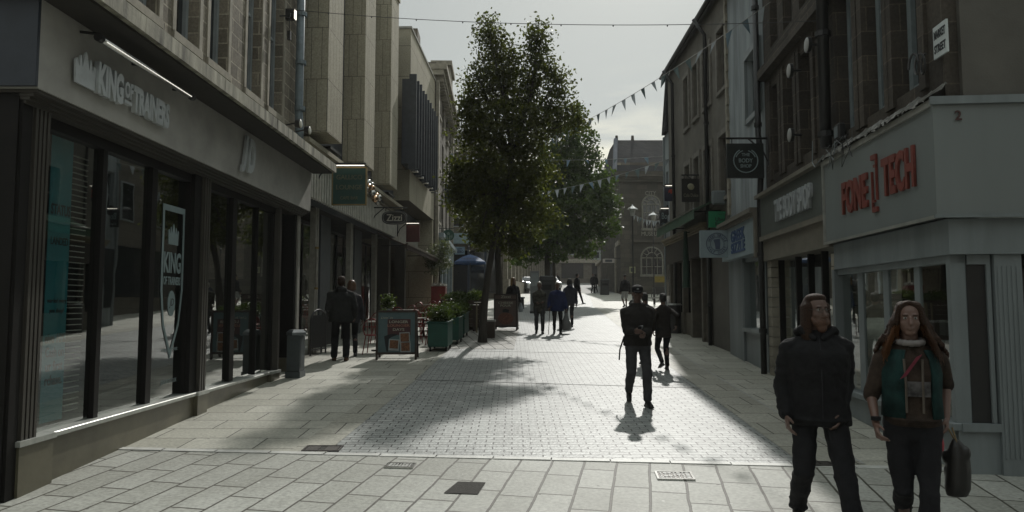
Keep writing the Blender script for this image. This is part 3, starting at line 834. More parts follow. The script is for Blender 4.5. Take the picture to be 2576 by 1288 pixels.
PALEC = M('pale_column_paint', (.30, .29, .25), .5, var=.3)
for yb in COLS:
    u0 = uB(yb)
    for d in (0, .16): FB.b('column', PALEC, B, u0 + d, u0 + d + .10, -.42, -.28, gz(yb) - .05, 4.4)
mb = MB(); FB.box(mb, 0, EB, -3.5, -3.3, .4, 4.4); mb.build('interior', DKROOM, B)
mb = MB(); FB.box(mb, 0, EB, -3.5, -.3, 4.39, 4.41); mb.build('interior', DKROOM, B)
GREYD = M('grey_door_panel', (.085, .095, .10), .5, var=.2)
for k, yb in enumerate([15.3, 18.3, 21.8]):
    u0 = uB(yb)
    FB.b('door_panel', GREYD, B, u0, u0 + .9, -.62, -.55, .5, 4.4)
    fr = MB(); 
    for q in (0, .75, 1.5): FB.box(fr, u0 + .9 + q, u0 + .95 + q, -.64, -.58, .5, 4.0)
    FB.box(fr, u0 + .9, u0 + 2.45, -.64, -.58, 4.0, 4.08)
    f = fr.build('window', BLACKP, B)
    FB.b('pane', GLASS, f, u0 + .95, u0 + 2.4, -.615, -.605, .5, 4.0)
# small standoff bracket lamp on column
o = facething(FB, 'wall_light', 'brass collar lamp on the first pale column of the lounge front', 'light fitting', uB(17.0), -.27, 2.9)
MB().tube([(0, -.03, -.5), (0, -.03, .5)], .035, 8).build('body', PALEC, o)
MB().tube([(0, -.03, -.52), (0, -.03, -.47)], .05, 8).build('collar', BRASS, o); MB().tube([(0, -.03, .47), (0, -.03, .52)], .05, 8).build('collar', BRASS, o)

# box C
FC = Fac(-3.76, 25.25, 0.035, 'L')
C = FC.empty('sandstone_box_building', 'pale sandstone box building with a projecting dark finned window', 'building')
EC = FC.uy(31.4)
wall(FC, C, SANDBIG, 0, EC, 5.8, 12.25, [], v=0, back=8)
FC.b('parapet', M('zinc_coping', (.30, .29, .25), .5), C, -.03, EC, -.5, .04, 12.252, 12.34)
mb = MB(); ul, uh = FC.u(1038, 400, .3), FC.u(1094, 400, .3)
FC.box(mb, ul, uh, -.1, .16, 6.95, 10.0); mb.build('window', LOUV, C)
mb = MB(); n = 9
for i in range(n + 1):
    c = ul + (uh - ul) * i / n; FC.box(mb, c - .03, c + .03, .161, .42, 6.9 - (.15 if i % 2 == 0 else 0), 10.1 + (.0 if i % 2 else .06))
mb.build('fin', LOUV, C)
for i in range(0, n, 2):
    c = ul + (uh - ul) * (i + .5) / n; FC.b('fin_foot', CHROME, C, c - .1, c + .1, .2, .44, 6.70, 6.75)
FC.b('fascia', NAVYP, C, 0, EC, -1.2, -.75, 4.42, 5.8)
mb = MB(); u = 0
while u < EC:
    FC.box(mb, u, u + .09, -.75, -.66, 4.42, 5.3); u += .2
mb.build('fascia_fins', M('pale_grey_metal', (.36, .35, .31)), C)
for yb in (25.6, 28.7, 31.1): FC.b('column', RENDER2, C, FC.uy(yb), FC.uy(yb) + .3, -1.2, -.8, 1.0, 4.42)
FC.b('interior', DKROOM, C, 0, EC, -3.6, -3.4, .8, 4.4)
FC.b('end_pier', SANDBIG, C, EC - .35, EC, -1.2, -.02, 1.2, 5.79)

# awning
o = facething(FB, 'shop_awning', 'long dark brown awning over the restaurant terrace on the left', 'awning', uB(22.4), 0, 4.3)
L_ = 11.2
mb = MB()
pa = [(0, 0, .05), (L_, 0, .05), (L_, -.95, -.36), (0, -.95, -.36)]
pb = [(x, y, z - .03) for x, y, z in pa]
mb.add(pa + pb, [(0, 1, 2, 3), (7, 6, 5, 4), (0, 4, 5, 1), (1, 5, 6, 2), (2, 6, 7, 3), (3, 7, 4, 0)])
mb.build('canopy', M('brown_awning_cloth', (.07, .04, .03), .7, var=.2), o)
MB().box(0, L_, -.99, -.94, -.50, -.34).build('valance', M('brown_valance', (.05, .03, .025), .7), o)
MB().box(0, L_, -1.03, -.95, -.36, -.30).build('front_bar', M('awning_bar', (.22, .19, .16), .35, .5), o)
for q in (.6, 5.5, 10.4): MB().tube([(q, -.02, -.35), (q, -.9, -.33)], .02, 6).build('arm', METALD, o)

# hanging signs
def hang_sign(label, x0, x1, z0, z1, y, board, texts, wallx, shape='rect', light=True, rim=None, bracket=True, tcol=None, name='hanging_sign'):
    cx = (x0 + x1) / 2; o = thing(name, label, 'sign', (cx, y, (z0 + z1) / 2))
    w, h = x1 - x0, z1 - z0
    if shape == 'rect':
        MB().box(-w / 2, w / 2, -.04, .04, -h / 2, h / 2).build('board', board, o)
        if rim:
            r = MB(); t = .025
            r.box(-w / 2 - t, w / 2 + t, -.05, .05, h / 2, h / 2 + t); r.box(-w / 2 - t, w / 2 + t, -.05, .05, -h / 2 - t, -h / 2)
            r.box(-w / 2 - t, -w / 2, -.05, .05, -h / 2, h / 2); r.box(w / 2, w / 2 + t, -.05, .05, -h / 2, h / 2)
            r.build('frame', rim, o)
    else:
        P = [(w / 2 * math.copysign(abs(math.cos(t)) ** .7, math.cos(t)), h / 2 * math.copysign(abs(math.sin(t)) ** .7, math.sin(t))) for t in [i * math.pi / 14 for i in range(28)]]
        MB().prism(P, (0, .05, 0), (1, 0, 0), (0, 0, 1), .1).build('board', board, o)
        MB().tube([(a * .9, -.055, b2 * .86) for a, b2 in P] + [(P[0][0] * .9, -.055, P[0][1] * .86)], .012, 6).build('frame', rim or board, o)
    for (t, m_, tx_, tz, tw, th) in texts:
        text(t, 'lettering', m_, o, (tx_ * w, -.045 if shape == 'rect' else -.052, tz * h), (1, 0, 0), tw * w, th * h, .012, bold=.01)
    zt = h / 2 + .06
    wl_ = wallx - cx; s = 1 if wl_ > 0 else -1
    if bracket:
        MB().tube([(wl_, 0, zt + .05), (-s * w / 2, 0, zt + .05)], .022, 6).build('bracket', PIPEK, o)
        for q in (-.35, .35): MB().tube([(q * w, 0, zt + .05), (q * w, 0, h / 2 - .01)], .01, 5).build('hanger', PIPEK, o)
        MB().tube([(wl_, 0, zt - .45), (wl_ - s * .12, 0, zt - .2), (wl_ - s * .4, 0, zt + .04)], .016, 6).build('brace', PIPEK, o)
        MB().box(wl_ - .03, wl_ + .03, -.05, .05, zt - .5, zt + .12).build('wall_plate', PIPEK, o)
    if light:
        MB().box(-w / 2, w / 2, -.14, -.08, zt, zt + .05).build('light_bar', METALD, o)
        MB().box(-w / 2 + .02, w / 2 - .02, -.13, -.09, zt - .015, zt - .001).build('lamp', LAMPW, o)
    return o
GREENB = M('dark_green_board', (.015, .055, .045), .5, var=.15)
GOLD = M('dull_gold_letter', (.13, .13, .075), .5)
pa, pb = AT(838, 514, 16.0), AT(921, 424, 16.0)
hang_sign('square dark green hanging sign reading GALLICO LOUNGE CAFE BAR', pa.x, pb.x, pa.z, pb.z, 16.0, GREENB,
          [('GALLICO', GOLD, 0, .25, .8, .13), ('LOUNGE', GOLD, 0, -.03, .8, .13), ('CAFE BAR', GOLD, 0, -.33, .55, .09)], -4.57, rim=BRASS)
pa, pb = AT(961, 565, 21.6), AT(1024, 531, 21.6)
hang_sign('oval black hanging sign reading Zizzi', pa.x, pb.x, pa.z, pb.z, 21.6, M('black_board', (.015, .015, .015), .45),
          [('Zizzi', M('cream_letter', (.42, .40, .34), .5), 0, 0, .62, .5)], -4.4, 'oval', light=False, rim=M('grey_rim', (.16, .16, .15), .5))
pa, pb = AT(1022, 609, 26.5), AT(1056, 566, 26.5)
hang_sign('dark red blank hanging sign behind the oval Zizzi sign', pa.x, pb.x, pa.z, pb.z, 26.5, M('dark_red_board', (.085, .022, .018), .6, var=.3), [], -4.4)
# shiny balloons
CU = M('copper_foil', (.55, .36, .22), .18, .95); CU2 = M('silver_foil', (.45, .45, .42), .15, .95)
o = thing('balloon_cluster', 'bunch of shiny copper and silver balloons between the green sign and the oval sign', 'balloons', tuple(AT(942, 485, 18.5)))
rr = random.Random(5)
for k in range(13):
    p = Vector((-.22 + .03 * k + rr.uniform(-.08, .08), rr.uniform(-.25, .25), .25 - .038 * k + rr.uniform(-.07, .07))); r = rr.uniform(.07, .095)
    bo = MB().ell(p, (r, r, r * 1.12), 14, 10).build('balloon', CU if k % 2 else CU2, o, smooth=True)
    MB().tube([p - Vector((0, 0, r * 1.1)), p - Vector((0, 0, r * 1.3))], .006, 5, r1=.014).build('knot', CU, bo)
MB().tube([(-.45, 0, .35), (0, 0, .1), (.25, 0, -.3)], .008, 5).build('string', PIPEK, o)
MB().tube([(-.45, 0, .35), (-.85, 0, .5)], .008, 5).build('string', PIPEK, o)
# ------------------------------------------------------------------ LEFT: older block beyond, painted front
FD = Fac(-3.50, 31.5, -0.02, 'L')
D = FD.empty('stone_building', 'tall narrow old building with pale blue window frames and heavy cornice, left of the trees', 'building')
ops = []
for i in range(4):
    for za, zb in ((5.9, 7.7), (8.5, 10.2), (11.0, 12.3)):
        ops.append((.9 + i * 2.6, 2.0 + i * 2.6, za, zb))
PBLUE = M('pale_blue_paint', (.25, .30, .32), .7, var=.3, scale=3)
wall(FD, D, FARST, 0, 10.8, .6, 13.2, ops, rev=.2, back=9)
for q in ops: window(FD, D, *q, PBLUE, rev=.18, rows=2, sill=.12, smat=STONETRIM, fw=.1)
mb = MB(); FD.box(mb, -.05, 10.85, -.3, .35, 12.6, 12.85); FD.box(mb, -.1, 10.9, -.3, .5, 12.851, 13.1); mb.build('cornice', STONETRIM, D)
for i in range(22): FD.b('cornice_bracket', STONETRIM, D, .2 + i * .49, .4 + i * .49, .0, .3, 12.35, 12.598)
for a, c in ((0.0, .5), (10.3, 10.8)): FD.b('corner_pilaster', STONETRIM, D, a, c, -.1, .14, .8, 12.34)
mb = MB(); FD.box(mb, 4.6, 6.8, -.6, .3, 13.102, 14.6); FD.box(mb, 4.4, 7.0, -.7, .42, 14.602, 14.85); mb.build('gable_block', STONETRIM, D)
mb = MB(); FD.box(mb, 1.0, 2.2, -2, -1.0, 13.2, 15.2); mb.build('chimney', FARST, D)
FD.b('fascia', PBLUE, D, .5, 10.3, 0, .2, 4.4, 5.1)
FD.b('cornice', PBLUE, D, .3, 10.5, 0, .38, 5.101, 5.3)
sh = MB()
for i in range(5): FD.box(sh, .5 + i * 2.4, .7 + i * 2.4, .0, .12, 1.2, 4.399)
sh.build('pilaster', PBLUE, D)
FD.b('shop_window', PANE, D, .72, 10.3, .005, .03, 1.9, 4.398)
# signs on it
pa, pb = AT(1118, 512, 36.0), AT(1142, 464, 36.0)
hang_sign('tall navy hanging sign with a white letter T on the far left building', pa.x, pb.x, pa.z, pb.z, 36.0, M('navy_board', (.015, .02, .05), .5), [('T', M('white_letter', (.5, .52, .5), .5), 0, .1, .5, .3)], -3.6, light=False)
pa, pb = AT(1113, 606, 33.0), AT(1143, 578, 33.0)
o = thing('hanging_sign', 'round green and white emblem sign on a bracket above the small olive tree', 'sign', tuple((pa + pb) / 2))
r_ = (pb.x - pa.x) / 2
PG = M('pale_green_white', (.16, .22, .19), .5)
MB().prism([(r_ * math.cos(i * math.pi / 12), r_ * math.sin(i * math.pi / 12)) for i in range(24)], (0, .03, 0), (1, 0, 0), (0, 0, 1), .06).build('board', M('dark_green_disc', (.02, .07, .05), .5), o)
mb = MB()
mb.prism([(-.06, .02), (.06, .02), (.075, .1), (0, .17), (-.075, .1)], (0, -.031, 0), (1, 0, 0), (0, 0, 1), .01)
for s in (-1, 1):
    mb.prism([(s * .05, .0), (s * .11, -.02), (s * .09, -.2), (s * .03, -.22)][::s], (0, -.031, 0), (1, 0, 0), (0, 0, 1), .01)
    mb.prism([(s * .13, -.05), (s * .18, .05), (s * .2, -.08), (s * .15, -.17)][::s], (0, -.031, 0), (1, 0, 0), (0, 0, 1), .01)
mb.build('emblem', PG, o)
MB().tube([(-.55, 0, r_ + .05), (r_, 0, r_ + .05)], .02, 6).build('bracket', PIPEK, o)

# ------------------------------------------------------------------ far cafe building facing us
def box_building(name, label, x0, x1, y0, y1, z0, z1, mat, roof=None):
    o = thing(name, label, 'building', ((x0 + x1) / 2, y0, gz(y0)))
    return o
class FacF(Fac):
    """front seen face-on: u along +x, outward towards -y"""
    def __init__(s, x0, y0, ang=0.0):
        s.x0, s.y0, s.k, s.sg, s.L = x0, y0, 0, -1, 1
        s.d = Vector((math.cos(ang), math.sin(ang), 0)); s.n = Vector((math.sin(ang), -math.cos(ang), 0)); s.rz = ang
FN = FacF(-12.0, 50.0)
N = FN.empty('cafe_building', 'sandstone building across the end of the street with a blue and white cafe front', 'building')
ops = [(5.6 + i * 1.9, 6.6 + i * 1.9, za, zb) for i in range(3) for za, zb in ((7.6, 9.4), (10.3, 11.9))]
wall(FN, N, FARST, 0, 11.2, 1.5, 13.6, ops, rev=.25, back=12)
for q in ops: window(FN, N, *q, WOODF, rev=.2, rows=2)
FN.b('cornice', STONETRIM, N, -.1, 11.3, 0, .4, 13.0, 13.4)
mb = MB(); mb.add([(-.2, .0, 13.6), (11.4, 0, 13.6), (11.4, 12, 13.6), (-.2, 12, 13.6), (2.5, 5.5, 16.0), (8.5, 5.5, 16.0)], [(0, 1, 5, 4), (1, 2, 5), (2, 3, 4, 5), (3, 0, 4), (0, 3, 2, 1)])
SLATE = masonry('slate_roof', (.06, .057, .058), (.04, .04, .042), (.03, .03, .03), .3, .22, .01, .95, .4, .6, spec=.04)
mb.build('roof', SLATE, N)
FN.b('fascia', M('pale_blue_board', (.20, .27, .30), .6), N, 7.6, 11.0, 0, .3, 6.35, 7.1)
FN.b('shop_window', PANE, N, 7.6, 11.0, .005, .03, 2.8, 5.9)
for q in (7.5, 8.8, 10.0, 11.0): FN.b('pilaster', M('navy_pilaster', (.03, .04, .06), .5), N, q, q + .15, .031, .15, 2.4, 6.349)
pa, pb = AT(1144, 640, 49.0), AT(1169, 621, 49.0)
o = thing('shop_sign', 'small blue and white sign reading CAFFE NERO behind the blue parasol', 'sign', tuple((pa + pb) / 2))
w, h = pb.x - pa.x, pb.z - pa.z
MB().box(-w / 2, w / 2, -.04, .04, -h / 2, h / 2).build('board', M('sky_blue_board', (.16, .24, .32), .5), o)
text('CAFFE', 'lettering', M('navy_letter', (.02, .03, .07), .5), o, (0, -.041, h * .24), (1, 0, 0), w * .5, h * .2, .01, bold=.02)
text('NERO', 'lettering', M('navy_letter', (.02, .03, .07), .5), o, (0, -.041, -h * .15), (1, 0, 0), w * .8, h * .35, .01, bold=.03)
MB().tube([(-w / 2, .02, 0), (-w / 2 - .3, .6, 0)], .02, 5).build('bracket', PIPEK, o)
# parasol
g0 = G(1183, 738); pt = AT(1183, 640, 44.0)
o = thing('parasol', 'blue cafe parasol reading NERO in front of the far cafe', 'parasol', (pt.x, 44.0, gz(44)))
zt = pt.z - gz(44); rr_ = 1.05
mb = MB(); n = 8; zb = zt - .48
mb.v.append((0, 0, zt))
for ring, (r, z) in enumerate([(rr_ * .5, zt - .16), (rr_, zb), (rr_, zb - .14)]):
    for k in range(n): mb.v.append((r * math.cos((k + .5) * 2 * math.pi / n), r * math.sin((k + .5) * 2 * math.pi / n), z))
for k in range(n):
    j = (k + 1) % n; mb.f.append((0, 1 + k, 1 + j))
    for q in range(2): mb.f.append((1 + q * n + k, 1 + (q + 1) * n + k, 1 + (q + 1) * n + j, 1 + q * n + j))
UMB = M('blue_parasol_cloth', (.035, .08, .19), .7, var=.2)
mb.build('canopy', UMB, o)
text('NERO', 'lettering', M('navy_letter', (.02, .03, .07)), o, (0, -rr_ * .86, zb + .17), (1, 0, 0), 1.0, .17, .012, bold=.02, updir=(0, .85, .5))
MB().tube([(0, 0, 0), (0, 0, zt + .1)], .03, 8).build('pole', METALD, o)
MB().tube([(0, 0, .0), (0, 0, .09)], .3, 14).build('base', METALD, o)

# arcade-like building beyond, left side of the far street
FE = Fac(-.7, 52.5, .14, 'L')
Eb = FE.empty('classical_building', 'far dark stone building with a row of tall pilasters behind the trees', 'building')
wall(FE, Eb, FARST, 0, 34, 1.5, 12.5, [(1 + i * 2.2, 2.2 + i * 2.2, 4.4, 8.5) for i in range(14)], rev=.3, back=9)
for i in range(15): FE.b('pilaster', STONETRIM, Eb, .3 + i * 2.2, .75 + i * 2.2, 0, .3, 2.2, 10.8)
FE.b('cornice', STONETRIM, Eb, -.1, 34, 0, .6, 10.801, 11.4)
FE.b('plinth', STONETRIM, Eb, 0, 34, 0, .45, 2.0, 3.9)
# building closing the view
FG = FacF(2.0, 112.0, R(4))
Gb = FG.empty('stone_building', 'distant dark stone building closing the end of the street', 'building')
ops = [(2 + i * 2.6, 3.2 + i * 2.6, za, zb) for i in range(9) for za, zb in ((10.0, 12.2), (13.4, 15.4))]
wall(FG, Gb, FARST, 0, 27, 4, 17.5, ops, rev=.3, back=10)
for q in ops[:]: window(FG, Gb, *q, WOODF, rev=.25, rows=2, fw=.09)
for i in range(5): FG.b('shop_window', PANE, Gb, 1 + i * 5, 4.6 + i * 5, .005, .03, 6.2, 8.6)
FG.b('fascia', STONETRIM, Gb, 0, 27, 0, .3, 8.7, 9.3)
mb = MB(); mb.add([(-.2, -.2, 17.5), (27.2, -.2, 17.5), (27.2, 10, 17.5), (-.2, 10, 17.5), (3.5, 5, 20.5), (23.5, 5, 20.5)], [(0, 1, 5, 4), (1, 2, 5), (2, 3, 4, 5), (3, 0, 4), (0, 3, 2, 1)]); mb.build('roof', SLATE, Gb)

# right side of the far street, between trees and museum
FH = Fac(9.55, 60.3, .06, 'R')
H_ = FH.empty('terrace_building', 'far sandstone terrace receding left of the museum with shop fronts and chimneys', 'building')
ops = []
for i in range(9):
    for za, zb in ((8.2, 10.0), (11.4, 13.0)): ops.append((1.6 + i * 3.4, 2.8 + i * 3.4, za, zb))
wall(FH, H_, FARST, 0, 34, 2, 14.4, ops, rev=.25, back=9)
for q in ops: window(FH, H_, *q, WOODF, rev=.2, rows=2, fw=.1)
FH.b('cornice', STONETRIM, H_, -.05, 34, 0, .4, 14.1, 14.39)
FH.b('string_course', STONETRIM, H_, -.05, 34, 0, .2, 10.7, 10.9)
FH.b('string_course', STONETRIM, H_, -.05, 34, 0, .3, 7.2, 7.6)
FH.b('band', STONETRIM, H_, 2.5, 3.5, 0, .35, 3.0, 7.19)
for a, b_ in ((4.3, 7.4), (8.6, 12.4), (14, 18), (20, 24)): FH.b('shop_window', PANE, H_, a, b_, .005, .04, 3.9, 6.3)
for a in (3, 12, 22): FH.b('chimney', FARST, H_, a, a + 1.4, -2, -1, 14.41, 16.0)
mb = MB()
FH.box(mb, 4.1, 4.4, .041, .3, 3.2, 7.0); FH.box(mb, 8.2, 8.5, .041, .3, 3.2, 7.0)
mb.build('shop_pilaster', PBLUE, H_)
# museum
MX0, MY = 9.45, 60.0
FM = FacF(MX0, MY)
Mu = FM.empty('museum_building', 'dark stone museum with tall arched windows and slate roof at the far right', 'building')
def arch_mask_window(par, u, zb, w, h, mat, inner=True):
    """white arched window frame, radial fanlight, pane behind"""
    mb = MB(); r = w / 2; zs = zb + h - r; t = .12; y0, y1 = -.10, -.02
    def bar(p, q, tt=.05):
        p, q = Vector((p[0], 0, p[1])), Vector((q[0], 0, q[1])); d = (q - p); L = d.length; d.normalize(); nn = Vector((-d.z, 0, d.x))
        mb.obox((p + q) / 2 + Vector((0, (y0 + y1) / 2, 0)), d * L / 2, (0, (y1 - y0) / 2, 0), nn * tt)
    N_ = 16
    for k in range(N_):
        a0, a1 = math.pi * k / N_, math.pi * (k + 1) / N_
        bar((u + r * math.cos(a0), zs + r * math.sin(a0)), (u + r * math.cos(a1), zs + r * math.sin(a1)), t / 2)
        if inner: bar((u + r * .5 * math.cos(a0), zs + r * .5 * math.sin(a0)), (u + r * .5 * math.cos(a1), zs + r * .5 * math.sin(a1)), .03)
    for k in range(1, 6):
        a = math.pi * k / 6; bar((u + r * .5 * math.cos(a), zs + r * .5 * math.sin(a)), (u + r * math.cos(a), zs + r * math.sin(a)), .025)
    bar((u - r, zb), (u - r, zs), t / 2); bar((u + r, zb), (u + r, zs), t / 2); bar((u - r - .1, zb), (u + r + .1, zb), .1)
    for k in range(1, 4): bar((u - r + w * k / 4, zb), (u - r + w * k / 4, zs), .025)
    n = max(2, int((zs - zb) / .62))
    for k in range(1, n + 1): bar((u - r, zb + (zs - zb) * k / n), (u + r, zb + (zs - zb) * k / n), .025 if k < n else .04)
    f = mb.build('window', mat, par)
    P = [(u - r, zb), (u + r, zb)] + [(u + r * math.cos(math.pi * k / N_), zs + r * math.sin(math.pi * k / N_)) for k in range(N_ + 1)]
    MB().prism(P, (0, -.005, 0), (1, 0, 0), (0, 0, 1), .01).build('pane', PANE, f)
mwin = M('museum_frame', (.20, .195, .16), .6)
wall(FM, Mu, MUSST, 0, 14, 1.5, 13.4, [], back=14)
for i in range(3):
    uu = AT(1638, 535, 60).x - MX0 + i * 5.0
    z0, z1 = AT(1638, 577, 60).z, AT(1638, 492, 60).z
    arch_mask_window(Mu, uu, z0, 1.55, z1 - z0, mwin)
    z0, z1 = AT(1638, 693, 60).z, AT(1638, 622, 60).z
    arch_mask_window(Mu, uu, z0, 1.85, z1 - z0, mwin)
FM.b('cornice', MUSST, Mu, -.5, 14.3, 0, .7, 13.0, 13.45)
FM.b('cornice', MUSST, Mu, -.3, 14.2, 0, .4, 12.6, 12.999)
FM.b('string_course', MUSST, Mu, -.1, 14.1, 0, .2, 7.35, 7.6)
FM.b('plinth', MUSST, Mu, -.1, 14.1, 0, .25, 2, 4.2)
for a in (-.08, 4.0, 9.3): FM.b('corner_pilaster', MUSST, Mu, a, a + .8, .0, .22, 4.2, 12.59)
mb = MB(); mb.add([(-.6, -.7, 13.46), (14.6, -.7, 13.46), (14.6, 14, 13.46), (-.6, 14, 13.46), (.3, 4.5, 17.4), (13.0, 4.5, 17.4), (13.0, 8.5, 17.4), (.3, 8.5, 17.4)], [(0, 1, 5, 4), (1, 2, 6, 5), (2, 3, 7, 6), (3, 0, 4, 7), (4, 5, 6, 7), (0, 3, 2, 1)])
mb.build('roof', SLATE, Mu)
MB().tube([(-.6, -.72, 13.5), (.3, 4.5, 17.45)], .2, 8).build('roof_flashing', M('lead_flashing', (.13, .14, .16), .95, spec=.1), Mu)
mb = MB()
for a in (.4, 1.9, 9, 9.7): mb.tube([(a, 4.6, 17.3), (a, 4.6, 17.85)], .16, 8, r1=.12)
mb.build('chimney_pot', MUSST, Mu)
o = thing('wall_lettering', 'carved letters CITY MUSEUM on the dark museum wall', 'sign', tuple(AT(1638, 588, 60) + Vector((0, -.06, 0))))
ML = M('museum_letter', (.27, .26, .22), .6)
a, b_ = AT(1613, 593, 60), AT(1662, 583, 60)
text('MUSEUM', 'lettering', ML, o, (0, .05, 0), (1, 0, 0), b_.x - a.x, .36, .05)
text('CITY', 'lettering', ML, o, (0, .05, AT(1638, 486, 60).z - AT(1638, 588, 60).z), (1, 0, 0), .95, .36, .05)

# ------------------------------------------------------------------ RIGHT: dark tenement with two shops
FR = Fac(4.455, 7.05, .09, 'R')
uR = FR.uy
T = FR.empty('stone_tenement', 'dark sooty stone tenement with phone shop, nearest on the right', 'building')
U2, U3 = FR.u(2074, 520, .16) + .02, uR(13.72)
ops = []
for y0, y1 in ((7.50, 8.12), (8.36, 8.95), (9.27, 9.9)): ops.append((uR(y0), uR(y1), 4.45, 7.2))
ops2 = []
for y0, y1 in ((10.95, 11.5), (11.85, 12.4), (12.75, 13.25)): ops2.append((uR(y0), uR(y1), 4.5, 6.2))
ops3 = [(a, b2, 7.0, 9.0) for a, b2, _, _ in ops2] + [(a, b2, 8.0, 10) for a, b2, _, _ in ops]
wall(FR, T, ASHLAR_DK, 0, U3, 4.1, 11.5, ops + ops2 + ops3, rev=.26, back=7, v=-.02)
BLUEW = M('blue_grey_sash', (.20, .235, .245), .55, var=.2)
def surround(Fa, fr, q, mat, a=.14, v0=-.1, v1=.02, head=True):
    mb = MB(); Fa.box(mb, q[0] - a, q[0] - .003, v0, v1, q[2] - .1, q[3] + .15); Fa.box(mb, q[1] + .003, q[1] + a, v0, v1, q[2] - .1, q[3] + .15)
    if head: Fa.box(mb, q[0] - .0029, q[1] + .0029, v0, v1 - .002, q[3] + .003, q[3] + .15); Fa.box(mb, q[0] - .0029, q[1] + .0029, v0, v1 + .02, q[2] - .1, q[2] - .003)
    return mb.build('window_surround', mat, fr)
for q in ops: fr = window(FR, T, *q, BLUEW, v=-.02, rev=.24, rows=2, fw=.10); surround(FR, fr, q, ASHLAR_DK, head=False)
for q in ops2 + ops3:
    fr = window(FR, T, *q, M('dark_sash', (.075, .07, .062), .6), v=-.02, rev=.24, rows=2, fw=.07)
    if q in ops2: surround(FR, fr, q, ASHLAR_DK, head=False)
FR.b('string_course', ASHLAR_DK, T, U2 - .4, U3, -.1, .14, 6.48, 6.66)
# rendered end wall facing us
ew = MB().add([FR.P(-.003, .0, 4.1), FR.P(-.003, -7, 4.1), FR.P(-.003, -7, 11.5), FR.P(-.003, 0, 11.5)], [(0, 1, 2, 3)])
MB().box(-.06, -.004, -7, -.16, 4.13, 11.5).build('end_wall', RENDER2, T)
# phone shop front
v0 = .16
FR.b('fascia', WHITED, T, -.12, U2 - .02, -.3, v0, 2.90, 4.09)
mb = MB(); FR.box(mb, -.124, U2 - .02, v0 + .001, v0 + .035, 4.03, 4.10); FR.box(mb, -.124, U2 - .02, v0 + .001, v0 + .03, 2.88, 2.915); FR.box(mb, U2 - .06, U2 - .021, v0 + .001, v0 + .03, 2.916, 4.029)
mb.build('fascia_trim', M('aluminium_trim', (.38, .38, .35), .35, .4), T)
mb = MB(); mb.box(-.155, -.121, -6.0, v0 + .03, 2.90, 4.10); mb.build('end_fascia', WHITED, T)
mb = MB(); mb.box(-.19, -.156, -6.0, v0 + .06, 4.03, 4.11); mb.box(-.19, -.156, -6.0, v0 + .06, 2.88, 2.915); mb.build('end_fascia_trim', WHITEP, T)
FR.b('under_fascia_board', WHITEP, T, -.05, U2 - .05, -.3, .06, 2.52, 2.879)
mb = MB(); mb.box(-.10, -.0505, -6.0, .06, 2.52, 2.879); mb.build('under_fascia_board', WHITEP, T)
# crumpled lead flashing above
mb = MB(); rr = random.Random(8); n = 110; rows = 4
for i in range(n + 1):
    u = -.1 + (U2 + .3) * i / n
    for j in range(rows):
        mb.v.append(FR.P(u, .23 - j * .075 + rr.uniform(-.02, .02), 4.10 + j * .06 + rr.uniform(-.025, .025)))
for i in range(n):
    for j in range(rows - 1): a = i * rows + j; mb.f.append((a, a + rows, a + rows + 1, a + 1))
fl = mb.build('flashing', M('crumpled_lead', (.10, .095, .08), .4, .3, var=.5, scale=14, bump=.3), T, recalc=False)
FR.b('flashing_ledge', ASHLAR_DK, T, -.05, U2, -.3, .16, 4.092, 4.14)
# glazing
pn = []
for x0, x1 in ((2119, 2161), (2174, 2225), (2239, 2304), (2318, 2400)):
    pn.append((FR.u(x1, 850, -.03), FR.u(x0, 850, -.03)))
pn = sorted(pn); gl0 = pn[0][0]; gl1 = pn[-1][1]
mb = MB()
edges = [gl0 - .16] + [0] * 0
FR.box(mb, -.02, pn[0][0], -.12, .02, .84, 2.52)
for i in range(3): FR.box(mb, pn[i][1], pn[i + 1][0], -.07, -.035, .84, 2.52)
FR.box(mb, pn[3][1], pn[3][1] + .08, -.12, .015, .84, 2.52)
FR.box(mb, -.02, pn[3][1] + .08, -.125, .012, 2.44, 2.519)
wn1 = mb.build('window', WHITEP, T)
for a, c in pn: FR.b('pane', GLASS, wn1, a, c, -.06, -.05, .84, 2.44)
FR.b('pier', WHITEP, T, pn[3][1] + .082, U2 - .04, -.2, .06, .3, 2.519)
FR.b('sill', WHITEP, T, -.04, pn[3][1] + .1, -.12, .07, .76, .84, bevel=.01)
FR.b('stall_riser', WHITEP, T, .0, pn[3][1] + .08, -.2, .0, -.2, .759)
# end return: glazed strip, fluted pillar, door
FRx = lambda x: -(x)      # local y is outward; end wall runs along -y (to the right in the picture)
mb = MB()
mb.box(-.0, .06, -.14, .0, .84, 2.519)
mb.build('corner_post', WHITEP, T)
er = MB(); er.box(-.03, .03, -.36, -.32, .84, 2.519); er.box(-.03, .03, -.3199, -.14, 2.42, 2.519); w_ = er.build('window', WHITEP, T)
MB().box(-.005, .005, -.32, -.14, .84, 2.42).build('pane', M('plain_dark_pane', (.02, .02, .02), .35), w_)  # plain dark colour in place of reflecting glass
MB().box(-.06, .0, -.38, -.02, .76, .838).build('sill', WHITEP, T)
MB().box(-.02, .1, -.38, -.0, -.2, .759).build('stall_riser', WHITEP, T)
mb = MB(); mb.box(-.06, .1, -.64, -.38, -.2, 2.519)
for i in range(5): mb.box(-.066, -.0605, -.61 + i * .045, -.585 + i * .045, .5, 2.4)
mb.build('pillar', WHITEP, T)
MB().box(.5, .55, -3.0, -.66, .0, 2.52).build('door_recess', DKROOM, T)
d_ = MB().box(.42, .47, -1.6, -.75, .38, 2.4).build('door', M('dark_door', (.03, .03, .03), .4), T)
MB().box(.38, .42, -.86, -.83, 1.1, 1.4).build('handle', CHROME, d_)
MB().box(-.05, .49, -3.0, -.66, 0.0, .36).build('door_step', STONETRIM, T)
